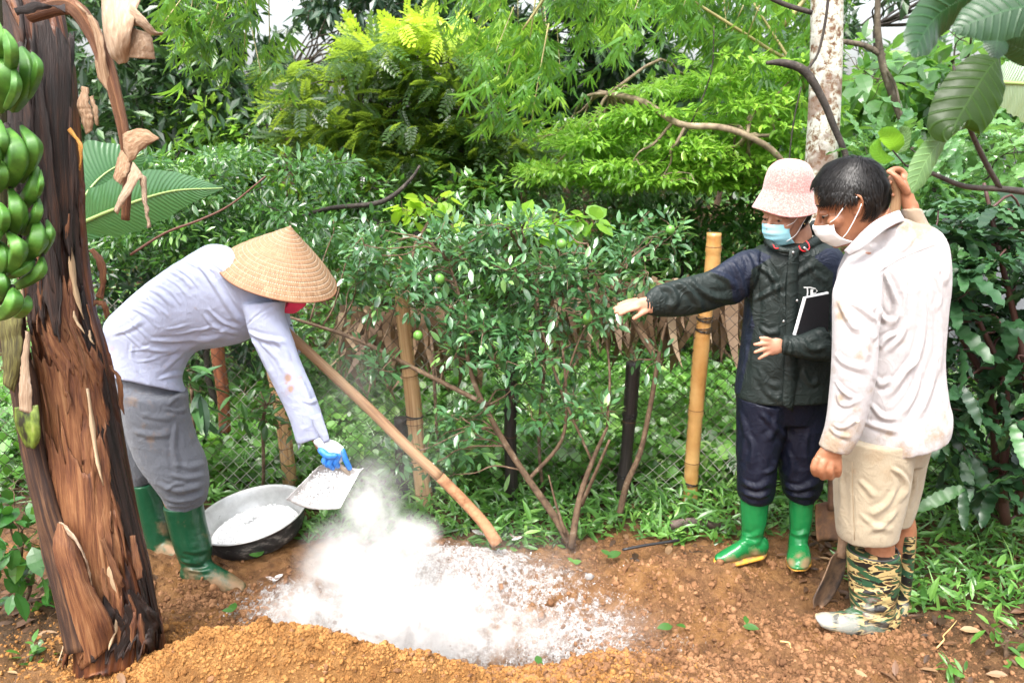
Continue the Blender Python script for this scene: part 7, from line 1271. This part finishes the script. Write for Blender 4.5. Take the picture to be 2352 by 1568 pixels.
# fruit
bb = thing('banana_bunch', 'bunch of plump unripe green bananas hanging at the left edge', 'bananas', tuple(at(40, 400, 2.2)))
M_ban, n, b, out = newmat('green_banana'); f = noise(n, coord(n), 24, 4); c = ramp(n, f, [(.3, (.025, .095, .010)), (.55, (.06, .18, .020)), (.75, (.13, .29, .045))]); c = mixc(n, ramp(n, noise(n, coord(n), 160, 2), [(.68, (0, 0, 0)), (.74, (.7, .7, .7))]), c, (.04, .06, .02)); n.links.new(c, b.inputs['Base Color']); b.inputs['Roughness'].default_value = .5; bump(n, b, f, .001)
M_btip = pmat('dried_banana_tip', (.03, .022, .018), rough=.8, scale=60, bs=150, bd=.003)
B = [(20, 140, 52, 225, 45, 320, 58), (-12, 100, 0, 190, -10, 280, 62), (5, 232, 30, 345, 0, 480, 92), (60, 300, 72, 390, 30, 482, 46), (100, 222, 132, 335, 62, 480, 84), (145, 240, 172, 310, 130, 430, 44), (0, 545, 18, 640, 0, 720, 52), (42, 590, 82, 695, 40, 822, 100), (100, 572, 152, 665, 98, 800, 72), (165, 755, 152, 845, 98, 925, 70), (182, 765, 184, 830, 166, 885, 28), (-8, 715, 15, 780, -8, 850, 52), (52, 855, 78, 945, 50, 1050, 76), (100, 905, 106, 970, 92, 1040, 38), (172, 895, 165, 960, 110, 1042, 52), (0, 915, 20, 975, 0, 1042, 54), (165, 992, 168, 1080, 98, 1165, 86), (212, 990, 224, 1055, 184, 1142, 42), (42, 1048, 84, 1115, 52, 1205, 74), (5, 1090, 28, 1155, -5, 1230, 56), (150, 1172, 105, 1205, 40, 1235, 48), (190, 1158, 172, 1220, 72, 1285, 56), (-5, 1210, 18, 1270, -5, 1335, 50), (58, 1300, 62, 1355, 8, 1415, 76), (125, 1332, 118, 1375, 78, 1410, 54), (-30, 620, -25, 700, -40, 780, 60), (-30, 960, -20, 1040, -40, 1100, 60)]
for i, (x0, y0, x1, y1, x2, y2, wd_) in enumerate(B):
    k_ = .5127; Yb_ = 2.14+.05*((i*7) % 5)/5-(.05 if x1 < 100 else 0); s = k_/ppm(at(x1*k_, y1*k_, Yb_)); r = wd_/2*s
    A = catmull(np.array([at(x0*k_, y0*k_, Yb_+.01), at(x1*k_, y1*k_, Yb_-.025), at(x2*k_, y2*k_, Yb_+.03)]), 12); t_ = np.linspace(0, 1, len(A)); rad = r*(.34+.66*np.clip(t_/.42, 0, 1)**.75)*np.sqrt(np.clip(1-(np.clip(t_-.62, 0, 1)/.50)**2, .05, 1))
    gb_ = tube(A, rad, n=40, sub=1, rnd=True); u_ = gb_['tc'][:, 0]; ctr_ = gb_['v'].mean(0); cc = np.repeat(gb_['v'][:-2].reshape(-1, 40, 3).mean(1), 40, 0); gb_['v'][:-2] = cc+(gb_['v'][:-2]-cc)*((1-.85)+.85*(np.cos(np.pi/5)/np.cos(np.mod(u_[:-2]*2*np.pi+i, 2*np.pi/5)-np.pi/5))*1.08)[:, None]
    o = obj('banana', gb_, M_ban, bb); d = nrm(A[0]-A[2]); tp = tube([A[0], A[0]+d*r*.45, A[0]+d*r*.8, A[0]+d*r*1.05], [r*.30, r*.24, r*.30, r*.12], n=8, sub=2); obj('banana_tip', tp, M_btip, bb)
obj('stalk', ptube([(-30, -60, 2.32, .03), (-15, 200, 2.30, .03), (-10, 450, 2.28, .028), (-5, 700, 2.26, .022)], n=12), fibre('bunch_stalk', [(.4, (.02, .015, .008)), (.6, (.09, .09, .03))]), bb)
# ================================================================ drifting lime dust: a closed cloud volume over the pit
def dustvol(name, label, blobs, dens, seed, scale=5.0, lo=.35, hi=.7):
    gs = []
    for (x, y, Yd_, rx, ry, rz) in blobs: gs.append(ell(at(x, y, Yd_), (rx, ry, rz), 24, 16))
    g = remesh(gs, .02, 4); c = g['v'].mean(0)
    m = bpy.data.materials.new(name+'_air'); m.use_nodes = True; n = m.node_tree; n.nodes.clear(); out = n.nodes.new('ShaderNodeOutputMaterial'); pv = n.nodes.new('ShaderNodeVolumePrincipled'); pv.inputs['Color'].default_value = (1, 1, 1, 1); pv.inputs['Anisotropy'].default_value = .1
    tc = N_(n, 'TexCoord').outputs['Object']; tot = None
    for (x, y, Yd_, rx, ry, rz) in blobs:
        p = at(x, y, Yd_); s = N_(n, 'VectorMath', operation='SUBTRACT'); n.links.new(tc, s.inputs[0]); s.inputs[1].default_value = tuple(p-c)
        d = N_(n, 'VectorMath', operation='DIVIDE'); n.links.new(s.outputs[0], d.inputs[0]); d.inputs[1].default_value = (rx, ry, rz); l = N_(n, 'VectorMath', operation='LENGTH'); n.links.new(d.outputs[0], l.inputs[0])
        v = mth(n, 'SUBTRACT', 1.0, l.outputs['Value'], True); v = mth(n, 'POWER', v, 1.5); tot = v if tot is None else mth(n, 'MAXIMUM', tot, v)
    nz_ = N_(n, 'TexNoise'); nz_.inputs['Scale'].default_value = scale; nz_.inputs['Detail'].default_value = 7; nz_.inputs['Roughness'].default_value = .66; nz_.inputs['Distortion'].default_value = 1.2; n.links.new(tc, nz_.inputs['Vector'])
    k = mth(n, 'MULTIPLY', mth(n, 'SUBTRACT', nz_.outputs['Fac'], lo), 1/(hi-lo), True); dn_ = mth(n, 'MULTIPLY', mth(n, 'MULTIPLY', tot, k), dens); n.links.new(dn_, pv.inputs['Density']); n.links.new(pv.outputs[0], out.inputs['Volume'])
    tag(obj(name, g, m, loc=tuple(c)), label, 'dust cloud', kind='stuff')
dustvol('lime_dust', 'billowing white lime dust rising from the pit under the dustpan', [(850, 1170, 2.76, .14, .12, .22), (940, 1235, 2.76, .15, .12, .11), (850, 1310, 2.70, .30, .20, .27), (930, 1410, 2.60, .46, .20, .18), (740, 1400, 2.64, .26, .16, .14), (1120, 1450, 2.54, .34, .14, .10)], 44, 1, 7.0, .40, .66)
dustvol('thin_dust', 'thin veil of drifting dust in front of the fence behind the pit', [(900, 1060, 2.95, .30, .10, .32), (1180, 1300, 2.85, .45, .10, .20), (800, 900, 3.0, .22, .08, .30), (1400, 1440, 2.5, .25, .14, .12)], 4.0, 2, 3.5, .3, .8)

# ---------------------------------------------------------------- repeats carry one group phrase each
GR = {'broadleaf_tree': 'broad leaved trees behind the garden', 'feather_leaved_tree': 'feather leaved trees behind the fence', 'bush': 'bushes beyond the fence', 'pole': 'poles and stakes standing in the wood', 'lime_bush': 'lime bushes in front of the fence', 'bamboo': 'bamboo hanging in from above', 'seedling': 'seedlings on the bare soil', 'fallen_leaf': 'leaves fallen on the dug soil', 'sapling': 'saplings over the lime bushes', 'root': 'roots lying on the soil', 'person': 'people working in the garden', 'banana_plant': 'banana plants'}
for o in COL.objects:
    if o.parent is None and o.get('category'):
        k = o.name.split('.')[0]
        if k in GR: o['group'] = GR[k]
